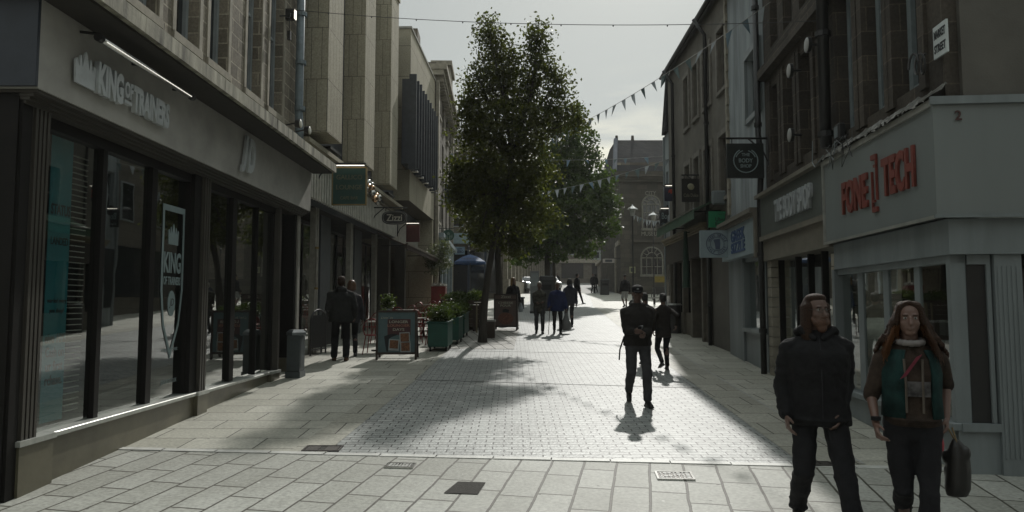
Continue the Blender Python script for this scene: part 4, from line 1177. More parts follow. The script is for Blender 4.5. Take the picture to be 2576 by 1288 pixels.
MB().box(-.05, .3, -6, -3.0, -.2, 2.9).build('end_wall', WHITEP, T)
# interior
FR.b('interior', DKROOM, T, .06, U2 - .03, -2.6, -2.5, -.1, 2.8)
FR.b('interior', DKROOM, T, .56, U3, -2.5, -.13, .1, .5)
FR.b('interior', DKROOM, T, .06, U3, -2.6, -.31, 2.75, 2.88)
mb = MB()
for i in range(3):
    for j in range(2): FR.box(mb, .5 + i * .16, .62 + i * .16, -.35, -.33, 1.45 + j * .22, 1.62 + j * .22)
mb.build('window_poster', M('faded_poster', (.12, .13, .13), .6), T)
FR.b('window_poster', M('cream_card', (.34, .33, .24), .6), T, .24, .38, -.4, -.38, 1.45, 1.85)
FR.b('display_shelf', DKROOM, T, .1, 2.6, -.8, -.2, .9, 1.0)

# phone shop letters
REDL = M('faded_red_letter', (.18, .042, .030), .5, var=.25, scale=8)
zf = 3.47
uF0, uF1 = FR.u(2298, 450, .2), FR.u(2113, 500, .2)
um = (uF0 + uF1) / 2
S = facething(FR, 'shop_sign', 'raised dark red letters FONE TECH on the white fascia', 'sign', um, v0 + .004, zf)
Wf = uF1 - uF0
text('FONE', 'lettering', REDL, S, (FR.u(2145, 480, .2) - um, .0, -.03), (-1, 0, 0), (FR.u(2113, 480, .2) - FR.u(2176, 480, .2)), .44, .03, bold=.03)
text('TECH', 'lettering', REDL, S, (FR.u(2255, 480, .2) - um, .0, .03), (-1, 0, 0), (FR.u(2216, 480, .2) - FR.u(2298, 480, .2)), .46, .03, bold=.03)
mb = MB(); cx = FR.u(2196, 480, .2) - um
for (a, b2, c, d2) in [(-.07, -.055, -.2, .3), (.055, .07, -.28, .16), (-.07, .07, .30, .36), (-.07, .07, -.34, -.28), (-.07, .0, .2, .235), (0, .07, -.22, -.19)]:
    mb.box(cx + a, cx + b2, .0, .028, c, d2)
mb.build('phone_outline', REDL, S)
o = thing('house_number', 'small dark red number 2 on the white end fascia', 'number', tuple(AT(2415, 288, 7.05 - .20)))
text('2', 'lettering', M('dark_red_number', (.05, .014, .012), .5), o, (0, .03, 0), (1, 0, 0), .07, .10, .006, bold=.02)
# street name plate
u, z = FR.at(2364, 100, .03)
o = facething(FR, 'street_sign', 'small white plate reading MARKET STREET on the dark stone corner', 'sign', u, .03, z)
MB().box(-.13, .13, -.02, .0, -.17, .17).build('plate', M('enamel_white', (.52, .56, .56), .35, var=.15), o)
text('MARKET', 'lettering', INKD, o, (0, .0, .075), (-1, 0, 0), .22, .09, .004, bold=.03); text('STREET', 'lettering', INKD, o, (0, .0, -.075), (-1, 0, 0), .22, .09, .004, bold=.03)
# wires and clutter on the ledge
rr = random.Random(11)
o = facething(FR, 'loose_cables', 'tangle of loose black and grey cables over the top of the white fascia', 'cables', 2.1, .2, 4.15)
for k in range(6):
    a = rr.uniform(-.3, .9); pts = [(a, 0.02, .1), (a + rr.uniform(-.2, .2), .06, .05), (a + rr.uniform(-.3, .3), .05, -.15 - rr.random() * .2), (a + rr.uniform(-.3, .4), .03, -.05), (a + rr.uniform(-.5, .5), .01, .12)]
    MB().tube(pts, .004 if k % 2 else .006, 5).build('cable', PIPEK if k % 3 else WHITEP, o)
MB().tube([(1.1, .05, .3), (1.1, .06, -.02), (.95, .08, -.12), (.6, .07, -.02)], .007, 6).build('cable', WHITEP, o)
pipe(FR, 'thick black downpipe between the sash windows above the phone shop', PIPEK, [(U2 - .08, .13, 4.3), (U2 - .08, .13, 11)], .085, None, (4.5, 6.0, 8.0))
pipe(FR, 'black downpipe running from roof to pavement beside the body care shop', PIPEK, [(U3 - .02, .13, gz(13.7)), (U3 - .02, .13, 4.0), (U3 - .12, .13, 4.5), (U3 - .12, .13, 5.1), (U3 - .02, .13, 5.4), (U3 - .02, .13, 11)], .06, None, (1.5, 3, 5.6, 8))
for (x, y, lb) in [(2032, 113, 'white ring shaped floodlight high on the dark wall, nearer one'), (1987, 178, 'white ring shaped floodlight high on the dark wall, farther one'), (1989, 340, 'low round alarm lamp on the dark wall above the body care shop')]:
    u, z = FR.at(x, y, .18)
    o = facething(FR, 'floodlight', lb, 'light fitting', u, .0, z, 'floodlights on the dark stone wall')
    MB().tube([(0, .0, 0), (0, .16, 0)], .02, 6).build('bracket', METALD, o)
    MB().tube([(0, .15, 0), (0, .20, 0)], .12, 16).build('housing', METALD, o)
    MB().ell((0, .20, 0), (.115, .012, .115), 14, 8).build('lens', M('lens_white', (.28, .28, .26), .4), o, smooth=True)
o = facething(FR, 'alarm_box', 'small rounded alarm box at the foot of the thick black downpipe', 'alarm box', U2 - .4, .0, 4.45)
MB().box(-.09, .09, .0, .1, -.12, .12).build('housing', METALD, o, bevel=.02)
MB().box(-.06, .06, .101, .11, -.08, .08).build('label_plate', WHITEP, o)
o = facething(FR, 'wire_coil', 'coil of black wire on the stone corner under the street name plate', 'cables', .12, .05, 4.55)
MB().tube([(.0, .04 + .03 * math.sin(t * 1.7), .0 + .12 * math.cos(t)) if False else (.07 * math.sin(t), .05 + .01 * t, .11 * math.cos(t)) for t in [i * .5 for i in range(30)]], .012, 6).build('cable', PIPEK, o)

# body care shop
FAS2 = M('grey_green_fascia', (.085, .095, .085), .5, var=.15)
FR.b('fascia', FAS2, T, U2 + .0, U3 - .03, -.3, .14, 3.34, 4.09)
mb = MB(); FR.box(mb, U2 - .0, U3 - .0, -.3, .24, 4.092, 4.16); FR.box(mb, U2 + .02, U3 - .03, -.3, .17, 3.25, 3.338); FR.box(mb, U2 + .02, U3 - .03, -.3, .10, 2.86, 3.249)
mb.build('fascia_trim', M('brownish_trim', (.16, .145, .115), .6), T)
mb = MB()
for i in range(13): FR.box(mb, U3 - .34, U3 - .05, -.3, .03 + (i % 2) * .002, .45 + i * .19, .45 + i * .19 + .178)
mb.build('pier', STONETRIM, T)
mb = MB()
for i in range(13): FR.box(mb, U2 - .02, U2 + .14, -.3, .035 + (i % 2) * .002, .3 + i * .19, .3 + i * .19 + .178)
mb.build('pier', STONETRIM, T)
mb = MB()
for a in (U2 + .15, U2 + .9, U2 + 1.55, U2 + 2.2, U3 - .41): FR.box(mb, a, a + .055, -.2, -.1, .5, 2.859)
wn2 = mb.build('window', BLACKP, T)
FR.b('pane', GLASS, wn2, U2 + .2, U2 + .9, -.16, -.15, .75, 2.85); FR.b('pane', GLASS, wn2, U2 + 1.61, U2 + 2.2, -.16, -.15, .55, 2.85); FR.b('pane', GLASS, wn2, U2 + 2.26, U3 - .41, -.16, -.15, .75, 2.85)
FR.b('stall_riser', BLACKP, T, U2 + .2, U2 + .9, -.2, -.09, .1, .75)
FR.b('door', BLACKP, T, U2 + .96, U2 + 1.54, -.5, -.45, gz(12) - .05, 2.6)
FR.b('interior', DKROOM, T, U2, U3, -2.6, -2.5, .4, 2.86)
S = facething(FR, 'shop_sign', 'white upright raised letters THE BODY SHOP on the grey green fascia', 'sign', (FR.u(2037, 500, .2) + FR.u(1946, 540, .2)) / 2, .144, 3.70)
Wb = FR.u(1946, 540, .2) - FR.u(2037, 500, .2)
text('THE BODY SHOP', 'lettering', M('worn_white_letter', (.36, .38, .39), .5, var=.2), S, (0, 0, 0), (-1, 0, 0), Wb, .40, .05, bold=.02)
pa, pb = AT(1829, 448, 13.5), AT(1919, 362, 13.5)
o = hang_sign('large square black hanging sign reading THE BODY SHOP inside a ring', pa.x, pb.x, pa.z, pb.z, 13.5, M('black_green_board', (.014, .018, .016), .5), [('THE', DECAL, 0, .17, .22, .09), ('BODY', DECAL, 0, 0, .38, .12), ('SHOP', DECAL, 0, -.16, .30, .10)], 5.05, light=False)
mb = MB(); w = (pb.x - pa.x) * .33
for a0, a1 in ((-200, 70), (110, 160)): pass
arc = lambda r, a0, a1: [(r * math.cos(R(a0 + (a1 - a0) * i / 20)), -.045, r * math.sin(R(a0 + (a1 - a0) * i / 20))) for i in range(21)]
mb.tube(arc(w, -240, 60), .011, 6); mb.tube(arc(w * .84, 20, 75), .010, 6); mb.tube(arc(w * .84, 105, 160), .010, 6)
mb.build('ring', DECAL, o)

# grill shop (white)
U4 = uR(17.0)
K = FR.empty('whitewashed_building', 'whitewashed narrow building with pale grill shop sign, between black downpipe and grey render block', 'building')
kw = [(uR(13.98), uR(15.0), 6.05, 7.35), (uR(15.6), uR(16.4), 9.0, 10.5), (uR(14.1), uR(15.0), 9.0, 10.5)]
wall(FR, K, WHITEW, U3 + .002, U4, 4.0, 9.8, [kw[0]], rev=.22, back=7, v=-.01)
window(FR, K, *kw[0], M('grey_sash', (.10, .115, .12), .6), v=-.01, rev=.2, rows=1, cols=2, fw=.07, sill=.06, smat=WHITEP)
mb = MB(); q = kw[0]
FR.box(mb, q[0] - .13, q[0] - .003, -.03, .06, q[2] - .1, q[3] + .15); FR.box(mb, q[1] + .003, q[1] + .13, -.03, .06, q[2] - .1, q[3] + .15); FR.box(mb, q[0] - .003, q[1] + .003, -.03, .06, q[3] + .003, q[3] + .15)
mb.build('window_surround', WHITEP, K)
mb = MB(); mb.add([FR.P(U3, .35, 9.7), FR.P(U4, .35, 9.7), FR.P(U4, -3, 12.2), FR.P(U3, -3, 12.2), FR.P(U3, .35, 9.82), FR.P(U4, .35, 9.82), FR.P(U4, -3, 12.35), FR.P(U3, -3, 12.35)], [(0, 1, 2, 3), (4, 7, 6, 5), (0, 4, 5, 1), (1, 5, 6, 2), (2, 6, 7, 3), (3, 7, 4, 0)]); mb.build('roof', SLATE, K)
mb = MB()
for i in range(26): FR.box(mb, U4 - .14 - (i % 2) * .05, U4 + .02, -.03, .045, 4.2 + i * .21, 4.2 + i * .21 + .2)
mb.build('quoins', STONETRIM, K)
GRB = M('pale_blue_sign_board', (.27, .33, .35), .45, var=.15, scale=3)
FR.b('fascia', GRB, K, U3 + .1, U4 - .0, -.1, .2, 3.05, 3.78)
mb = MB(); FR.box(mb, U3 + .05, U4, -.1, .26, 3.781, 3.86); FR.box(mb, U3 + .05, U4, -.1, .32, 3.861, 3.95); mb.build('cornice', M('brown_cornice', (.15, .135, .11), .7), K)
FR.b('cornice_side', M('brown_cornice', (.15, .135, .11)), K, U3 + .05, U3 + .16, -.1, .23, 2.95, 3.78)
uW = FR.u(1876, 800)
FR.b('wall_panel', M('grey_blue_timber', (.17, .19, .195), .6, var=.35, scale=2, streak=True), K, uW, U4, -.3, .05, .5, 3.05)
FR.b('sill', WHITEP, K, U3 + .1, uW - .0, -.2, .1, 1.42, 1.5)
FR.b('stall_riser', WHITEP, K, U3 + .1, uW - .02, -.2, .0, .4, 1.42)
mb = MB(); FR.box(mb, U3 + .25, uW - .01, -.2, -.02, 2.95, 3.049); FR.box(mb, uW - .06, uW - .002, -.2, .04, 1.5, 2.95); FR.box(mb, U3 + .1, U3 + .25, -.2, .02, 1.5, 3.049)
wk = mb.build('window', WHITEP, K)
FR.b('pane', GLASS, wk, U3 + .25, uW - .06, -.1, -.09, 1.5, 2.95)
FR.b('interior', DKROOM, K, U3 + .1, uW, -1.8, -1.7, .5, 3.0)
# grill shop sign board and projecting box sign
BLUES = M('scribbled_blue', (.05, .09, .19), .6, var=.4, scale=30)
S = facething(FR, 'shop_sign', 'blue dense scribble lettering on the pale fascia of the grill shop', 'sign', (U3 + U4) / 2 - .05, .204, 3.42)
text('GREEK', 'lettering', BLUES, S, (0, 0, .13), (-1, 0, 0), 1.3, .26, .012, bold=.03); text('SIZZLE', 'lettering', BLUES, S, (0, 0, -.14), (-1, 0, 0), 1.3, .24, .012, bold=.03)
pa, pb = AT(1761, 648, 16.4), AT(1849, 580, 16.4)
w, h = pb.x - pa.x, pb.z - pa.z
o = thing('projecting_sign', 'pale blue projecting box sign with a round kebab stamp', 'sign', tuple((pa + pb) / 2))
MB().box(-w / 2, w / 2 + .0, -.05, .05, -h / 2, h / 2).build('board', GRB, o)
MB().box(w / 2, w / 2 + .25, -.03, .03, -.1, .1).build('arm', METALD, o)
INK2 = M('stamp_ink', (.07, .09, .14), .6)
ring = lambda r, t: (lambda P: [P])([(0, 0)])
mb = MB()
for r, t in ((.255, .009), (.16, .007)): mb.tube([(-.02 + r * math.cos(i * math.pi / 20), -.052, r * math.sin(i * math.pi / 20)) for i in range(41)], t, 5)
mb.build('ring', INK2, o)
MB().prism([(-.09, .10), (.06, .12), (.07, .02), (.055, -.13), (-.045, -.13), (-.06, .0)], (-.02, -.051, 0), (1, 0, 0), (0, 0, 1), .008).build('kebab_mark', INK2, o)
def arc_text(s, o, r, a0, a1, size, mat, y, cx=0, flip=False):
    n = len(s)
    for i, ch in enumerate(s):
        if ch == ' ': continue
        a = R(a0 + (a1 - a0) * (i / (n - 1)))
        up = Vector((math.cos(a), 0, math.sin(a))) * (-1 if flip else 1)
        xd = up.cross(Vector((0, -1, 0))) * -1
        xd = Vector((up.z, 0, -up.x))
        text(ch, 'lettering', mat, o, (cx + r * math.cos(a), y, r * math.sin(a)), xd, size * .62, size, .004, bold=.03, updir=up)
arc_text('GREEK SIZZLE', o, .207, 160, 20, .062, INK2, -.05, -.02)
arc_text('HALF QUART', o, .207, 205, 335, .06, INK2, -.05, -.02, True)
pa, pb = AT(1783, 572, 17.6), AT(1843, 532, 17.6)
w, h = pb.x - pa.x, pb.z - pa.z
o = thing('projecting_sign', 'bright green projecting sign reading Uber Eats', 'sign', tuple((pa + pb) / 2))
MB().box(-w / 2, w / 2, -.04, .04, -h / 2, h / 2).build('board', M('bright_green_board', (.012, .20, .085), .5, var=.1), o)
text('Uber', 'lettering', INKD, o, (-.02, -.041, .0), (1, 0, 0), .26, .10, .004, bold=.01); text('Eats', 'lettering', INKD, o, (-.02, -.041, -.115), (1, 0, 0), .26, .10, .004, bold=.01)
text('ORDER ON', 'lettering', INKD, o, (.0, -.041, .13), (1, 0, 0), .2, .022, .004)
MB().box(w / 2, w / 2 + .2, -.03, .03, -.05, .05).build('arm', METALD, o)

# ------------------------------------------------------------------ RIGHT: grey rendered block
FP = Fac(5.42, 17.02, .02, 'R')
P4 = FP.empty('rendered_building', 'long grey rendered building with tall windows and a slate roof on the right', 'building')
E4 = FP.uy(24.4)
ops = []
for x0, x1 in ((1810, 1832), (1772, 1790), (1746, 1759), (1723, 1735)):
    a, c = FP.u(x1, 300), FP.u(x0, 300); ops.append((a, c, 7.55, 9.15))
    ops.append((a, c, 4.75, 6.35))
wall(FP, P4, RENDER, .003, E4, 4.3, 10.15, ops, rev=.2, back=7)
for q in ops: fr = window(FP, P4, *q, M('brown_grey_sash', (.12, .11, .095), .6), rev=.18, rows=2, fw=.09); surround(FP, fr, q, M('grey_stone_margin', (.19, .175, .15), .85, var=.3), .12, -.02, .05)
mb = MB(); a = [FP.P(-.05, .2, 10.1), FP.P(E4 + .06, .2, 10.1), FP.P(E4 + .06, -3.4, 12.6), FP.P(-.05, -3.4, 12.6)]; b_ = [(x, y, z + .09) for x, y, z in a]
mb.add(a + b_, [(0, 1, 2, 3), (7, 6, 5, 4), (0, 4, 5, 1), (1, 5, 6, 2), (2, 6, 7, 3), (3, 7, 4, 0)]); mb.build('roof', SLATE, P4)
MB().tube([FP.P(-.05, .24, 10.1), FP.P(E4 + .08, .24, 10.1)], .055, 8).build('gutter', PIPEK, P4)
MB().tube([FP.P(-.0, .12, 10.05), FP.P(E4 + .05, .12, 10.05)], .05, 6).build('eaves_board', PIPEK, P4)
for yy, lb in ((18.9, 'black downpipe in the middle of the grey rendered wall'), (23.2, 'black downpipe at the far end of the grey rendered wall')):
    q = FP.uy(yy); pipe(FP, lb, PIPEK, [(q, .1, gz(yy)), (q, .1, 9.5), (q, .4, 9.95)], .055, 'downpipes on the grey rendered wall', (2, 4.5, 7))
# ground floor
FP.b('fascia', M('dark_brown_fascia', (.05, .04, .032), .5), P4, 1.9, E4, -.3, .16, 3.4, 4.05)
mb = MB()
for i in range(3): FP.box(mb, 1.85, E4, -.3, .22 + i * .05, 4.051 + i * .07, 4.12 + i * .07)
mb.build('cornice', M('gilt_brown_cornice', (.17, .14, .09), .6), P4)
FP.b('wall_panel', RENDER2, P4, .003, 1.85, -.3, .02, .6, 4.3)
for c in (1.92, 2.75, 4.05, 5.2, 6.3, E4 - .25): FP.b('pilaster', M('brown_stone_pier', (.11, .098, .078), .7, var=.3), P4, c, c + .16, -.3, .06, .7, 3.4)
mb = MB(); 
for a, c in ((2.08, 2.75), (4.21, 5.2), (5.36, 6.3), (6.46, E4 - .25)):
    FP.box(mb, a, c, -.3, -.02, .7, 1.75)
mb.build('stall_riser', M('brown_stone_pier', (.11, .098, .078)), P4)
wf = MB()
for a, c in ((2.08, 2.75), (4.21, 5.2), (5.36, 6.3), (6.46, E4 - .25)): FP.box(wf, a, a + .04, -.2, -.1, 1.75, 3.4); FP.box(wf, c - .04, c, -.2, -.1, 1.75, 3.4)
wf = wf.build('window', BLACKP, P4)
for a, c in ((2.08, 2.75), (4.21, 5.2), (5.36, 6.3), (6.46, E4 - .25)): FP.b('pane', PANE, wf, a + .04, c - .04, -.16, -.15, 1.75, 3.4)
FP.b('door', BLACKP, P4, 2.91, 4.05, -.5, -.45, .8, 3.4)
# awning green
yA0, yA1 = 17.6, 22.6
o = facething(FP, 'shop_awning', 'green folding awning with a bright front bar over the cafe on the right', 'awning', FP.uy(yA0), 0, 4.45)
L_ = yA1 - yA0
pa_ = [(0, 0, .35), (L_, 0, .35), (L_, .78, -.0), (0, .78, -.0)]; pb_ = [(x, y, z - .03) for x, y, z in pa_]
MB().add(pa_ + pb_, [(0, 1, 2, 3), (7, 6, 5, 4), (0, 4, 5, 1), (1, 5, 6, 2), (2, 6, 7, 3), (3, 7, 4, 0)]).build('canopy', M('green_awning_cloth', (.05, .10, .06), .7, var=.3), o)
MB().box(0, L_, .78, .82, -.02, .03).build('front_bar', CHROME, o)
MB().box(0, L_, .785, .80, -.26, -.021).build('valance', M('green_awning_cloth', (.05, .10, .06)), o)
MB().box(-.12, .0, .0, .35, .1, .45).build('end_cap', WHITEP, o, bevel=.03)
for q in (.4, L_ - .4): MB().tube([(q, .0, .0), (q, .76, -.03)], .02, 6).build('arm', METALD, o)
# dark green folded fabric under the awning
o = facething(FP, 'folded_parasol', 'folded dark green fabric banner hanging under the green awning', 'banner', FP.uy(20.3), .3, 3.2)
mb = MB().loft([((0, .1, -.7), .17, .12), ((0, .1, -.5), .15, .10), ((0, .1, .3), .08, .08), ((0, .1, .95), .05, .05)], 10); mb.build('cloth', M('dark_green_cloth', (.015, .04, .025), .8), o)
MB().tube([(0, .1, .9), (0, -.3, 1.0)], .015, 5).build('bracket', PIPEK, o)
pa, pb = AT(1715, 508, 20.0), AT(1759, 450, 20.0)
o = hang_sign('square black hanging sign with a cream coffee bean reading Cafe Dolce', pa.x, pb.x, pa.z, pb.z, 20.0, M('black_brown_board', (.018, .015, .012), .5), [('Cafe Dolce', M('beige_letter', (.20, .18, .13), .5), 0, -.22, .82, .15)], 5.48, light=False)
MB().ell((0, -.05, .1), (.105, .02, .095), 12, 8, Matrix.Rotation(R(35), 3, 'Y')).build('bean', M('cream_bean', (.32, .30, .2), .5), o, smooth=True)
pa, pb = AT(1672, 506, 23.8), AT(1706, 472, 23.8)
o = hang_sign('dark blue hanging sign with an orange blob mark under a lamp bar', pa.x, pb.x, pa.z, pb.z, 23.8, M('dark_navy_board', (.02, .022, .045), .5), [], 5.58, light=True)
ORG = M('orange_red_mark', (.32, .05, .03), .5)
MB().prism([(-.13, .02), (-.10, .12), (0, .16), (.09, .11), (.10, 0), (.02, .02), (-.03, -.02), (-.05, .05)], (0, -.041, .02), (1, 0, 0), (0, 0, 1), .01).build('mark', ORG, o)
MB().prism([(.02, -.12), (.14, -.14), (.15, -.02), (.05, -.0)], (0, -.041, .0), (1, 0, 0), (0, 0, 1), .01).build('mark', ORG, o)
pa, pb = AT(1660, 571, 25.0), AT(1698, 529, 25.0)
hang_sign('black hanging sign reading Boots Opticians under a bright lamp bar', pa.x, pb.x, pa.z, pb.z, 25.0, M('near_black_board', (.012, .014, .018), .5), [('Boots', DECAL, 0, .15, .78, .38), ('Opticians', DECAL, 0, -.33, .8, .15)], 5.62)

# pale end building
FQ = Fac(5.60, 24.45, .02, 'R')
Q5 = FQ.empty('pale_building', 'narrow pale rendered building beyond the grey rendered block on the right', 'building')
wall(FQ, Q5, WHITEW, 0, .9, 1.0, 8.19, [(.25, .65, 5.2, 6.8)], rev=.2, back=6)
window(FQ, Q5, .25, .65, 5.2, 6.8, WOODF, rev=.18)
mb = MB(); a = [FQ.P(.0, .12, 8.2), FQ.P(.75, .12, 8.2), FQ.P(.25, .05, 10.2), FQ.P(.0, .05, 10.2)]; b_ = [FQ.P(.0, -6, 8.2), FQ.P(.75, -6, 8.2), FQ.P(.25, -6, 10.2), FQ.P(.0, -6, 10.2)]
mb.add(a + b_, [(0, 1, 2, 3), (7, 6, 5, 4), (0, 4, 5, 1), (1, 5, 6, 2), (2, 6, 7, 3), (3, 7, 4, 0)]); mb.build('roof', SLATE, Q5)
FQ.b('corner_post', WHITEP, Q5, .8, .92, -.1, .05, 1.2, 8.15)
mb = MB(); FQ.box(mb, .2, .75, .005, .03, 1.9, 4.0); mb.build('shop_window', PANE, Q5)

# unseen buildings added behind the viewpoint to cut skylight from the back
for x0, x1, h, lb in ((-24, -5.5, 11.5, 'unseen stone building added behind the viewpoint on the left to block skylight'), (5.5, 24, 11.0, 'unseen stone building added behind the viewpoint on the right to block skylight'), (-5.4, 5.4, 8.5, 'low unseen building added behind the viewpoint to block skylight down the street')):
    yy = -9.0 if abs(x0) > 5.45 or x1 > 5.45 else -30.0
    o = thing('stone_building', lb, 'building', ((x0 + x1) / 2, yy, gz(yy)))
    w = (x1 - x0) / 2
    MB().box(-w, w, -8, 0, -.5, h).build('wall', FARST, o)
    MB().box(-w - .2, w + .2, -8.2, .3, h + .002, h + .3).build('cornice', STONETRIM, o)
    for i in range(int(w)):
        for z in (4.2, 7.4):
            if z + 1.6 > h: continue
            f = MB().box(-w + .7 + i * 2, -w + 1.7 + i * 2, .002, .06, z, z + 1.6).build('window', WOODF, o)
            MB().box(-w + .78 + i * 2, -w + 1.62 + i * 2, .061, .07, z + .08, z + 1.52).build('pane', PANE, f)
    MB().box(-w + .5, w - .5, .002, .1, 2.9, 3.5).build('fascia', STONETRIM, o); MB().box(-w + .8, w - .8, .003, .05, .5, 2.9).build('shop_window', PANE, o)

o = thing('stone_building', 'dark stone building across the side lane, hidden behind the grey rendered block', 'building', (15.4, 30.0, gz(30)))
MB().box(-6.5, 6.5, 0, 8, -.5, 10.5).build('wall', FARST, o); MB().box(-6.6, 6.8, -.3, 8.1, 10.502, 10.9).build('cornice', STONETRIM, o)
for i in range(2):
    for z in (4.4, 7.4):
        f = MB().box(-6.56, -6.502, 1.2 + i * 3.3, 2.3 + i * 3.3, z, z + 1.8).build('window', WOODF, o); MB().box(-6.575, -6.561, 1.28 + i * 3.3, 2.22 + i * 3.3, z + .08, z + 1.72).build('pane', PANE, f)
MB().box(-6.56, -6.502, .8, 7.2, .9, 3.2).build('shop_window', PANE, o)
# ------------------------------------------------------------------ foliage
def leaf_mat(name, c1, c2, trans=0.45, tt=(1.5, 1.7, .6)):
    m = bpy.data.materials.new(name); m.use_nodes = True
    n, l = m.node_tree.nodes, m.node_tree.links; b = n['Principled BSDF']
    b.inputs['Roughness'].default_value = 0.5; _spec(b, .35)
    tc = n.new('ShaderNodeTexCoord'); no = n.new('ShaderNodeTexNoise'); no.inputs['Scale'].default_value = 1.1; no.inputs['Detail'].default_value = 5
    l.new(tc.outputs['Object'], no.inputs['Vector'])
    gi = n.new('ShaderNodeTexWhiteNoise'); gi.noise_dimensions = '3D'
    sc_ = n.new('ShaderNodeVectorMath'); sc_.operation = 'SCALE'; sc_.inputs['Scale'].default_value = 4.0
    sn = n.new('ShaderNodeVectorMath'); sn.operation = 'FLOOR'
    l.new(tc.outputs['Object'], sc_.inputs[0]); l.new(sc_.outputs[0], sn.inputs[0]); l.new(sn.outputs[0], gi.inputs['Vector'])
    av = n.new('ShaderNodeMath'); av.operation = 'MULTIPLY_ADD'; av.inputs[1].default_value = .35
    l.new(gi.outputs['Value'], av.inputs[0]); l.new(no.outputs['Fac'], av.inputs[2])
    rp = n.new('ShaderNodeMapRange'); rp.inputs['From Min'].default_value = .4; rp.inputs['From Max'].default_value = .9
    l.new(av.outputs[0], rp.inputs['Value'])
    mxx = n.new('ShaderNodeMixRGB'); mxx.inputs['Color1'].default_value = (*c1, 1); mxx.inputs['Color2'].default_value = (*c2, 1)
    l.new(rp.outputs[0], mxx.inputs['Fac']); l.new(mxx.outputs[0], b.inputs['Base Color'])
    tr = n.new('ShaderNodeBsdfTranslucent')
    br = n.new('ShaderNodeMixRGB'); br.blend_type = 'MULTIPLY'; br.inputs['Fac'].default_value = 1; br.inputs['Color2'].default_value = (*tt, 1)
    l.new(mxx.outputs[0], br.inputs['Color1']); l.new(br.outputs[0], tr.inputs['Color'])
    ms = n.new('ShaderNodeMixShader'); ms.inputs[0].default_value = trans
    l.new(b.outputs[0], ms.inputs[1]); l.new(tr.outputs[0], ms.inputs[2]); l.new(ms.outputs[0], n['Material Output'].inputs['Surface'])
    return m
LEAF1 = leaf_mat('maple_leaf', (.035, .040, .018), (.085, .088, .032), .5)
LEAF2 = leaf_mat('lime_leaf', (.030, .050, .018), (.070, .100, .030))
LEAF3 = leaf_mat('shrub_leaf', (.035, .055, .018), (.075, .095, .03), .35)
LEAFO = leaf_mat('olive_leaf', (.07, .08, .06), (.12, .13, .095), .3)
BARK = M('dark_bark', (.045, .038, .030), .9, var=.5, scale=14, bump=1.0, bscale=30, streak=True)

def leafmesh(name, blobs, n, size, seed, clump=14, spread=.22, shell=.5, flat=.0):
    """blobs: (x,y,z,rx,ry,rz[,weight]) in local space"""
    rg = np.random.default_rng(seed)
    B_ = np.array([b[:6] for b in blobs], float)
    w = np.array([(b[6] if len(b) > 6 else 1) * (b[3] * b[4] * b[5]) ** .8 for b in blobs]); w /= w.sum()
    nc = max(1, n // clump)
    k = rg.choice(len(B_), nc, p=w)
    d = rg.normal(size=(nc, 3)); d /= np.linalg.norm(d, axis=1)[:, None]
    rad = shell + (1 - shell) * rg.random(nc) ** .5
    inner = rg.random(nc) < .33; rad[inner] = rg.random(inner.sum()) ** .5 * .8
    rad *= 1 + rg.normal(size=nc) * .07
    cc = B_[k, :3] + d * rad[:, None] * B_[k, 3:6]
    c = np.repeat(cc, clump, 0); m = len(c)
    c = c + rg.normal(size=(m, 3)) * spread * np.array([1, 1, .7])
    nrm = rg.normal(size=(m, 3)) + np.array([0, 0, .5]); nrm /= np.linalg.norm(nrm, axis=1)[:, None]
    t = rg.normal(size=(m, 3)); t -= nrm * (t * nrm).sum(1)[:, None]; t /= np.linalg.norm(t, axis=1)[:, None]
    bt = np.cross(nrm, t); sz = size * (.6 + .8 * rg.random(m))[:, None]
    v = np.stack([c - t * sz * .5, c + bt * sz * .34 + t * sz * .08 + nrm * sz * .10, c + t * sz * .6, c - bt * sz * .34 + t * sz * .08 + nrm * sz * .10], 1).reshape(-1, 3)
    me = bpy.data.meshes.new(name); me.vertices.add(len(v)); me.vertices.foreach_set('co', v.astype(np.float32).ravel())
    me.loops.add(m * 4); me.loops.foreach_set('vertex_index', np.arange(m * 4, dtype=np.int32))
    me.polygons.add(m); me.polygons.foreach_set('loop_start', np.arange(0, m * 4, 4, dtype=np.int32)); me.polygons.foreach_set('loop_total', np.full(m, 4, dtype=np.int32))
    me.update(calc_edges=True)
    return me
def leaves(name, blobs, n, size, seed, mat, parent, **k):
    me = leafmesh(name, blobs, n, size, seed, **k); me.materials.append(mat)
    o = bpy.data.objects.new(name, me); SC.collection.objects.link(o); o.parent = parent; return o

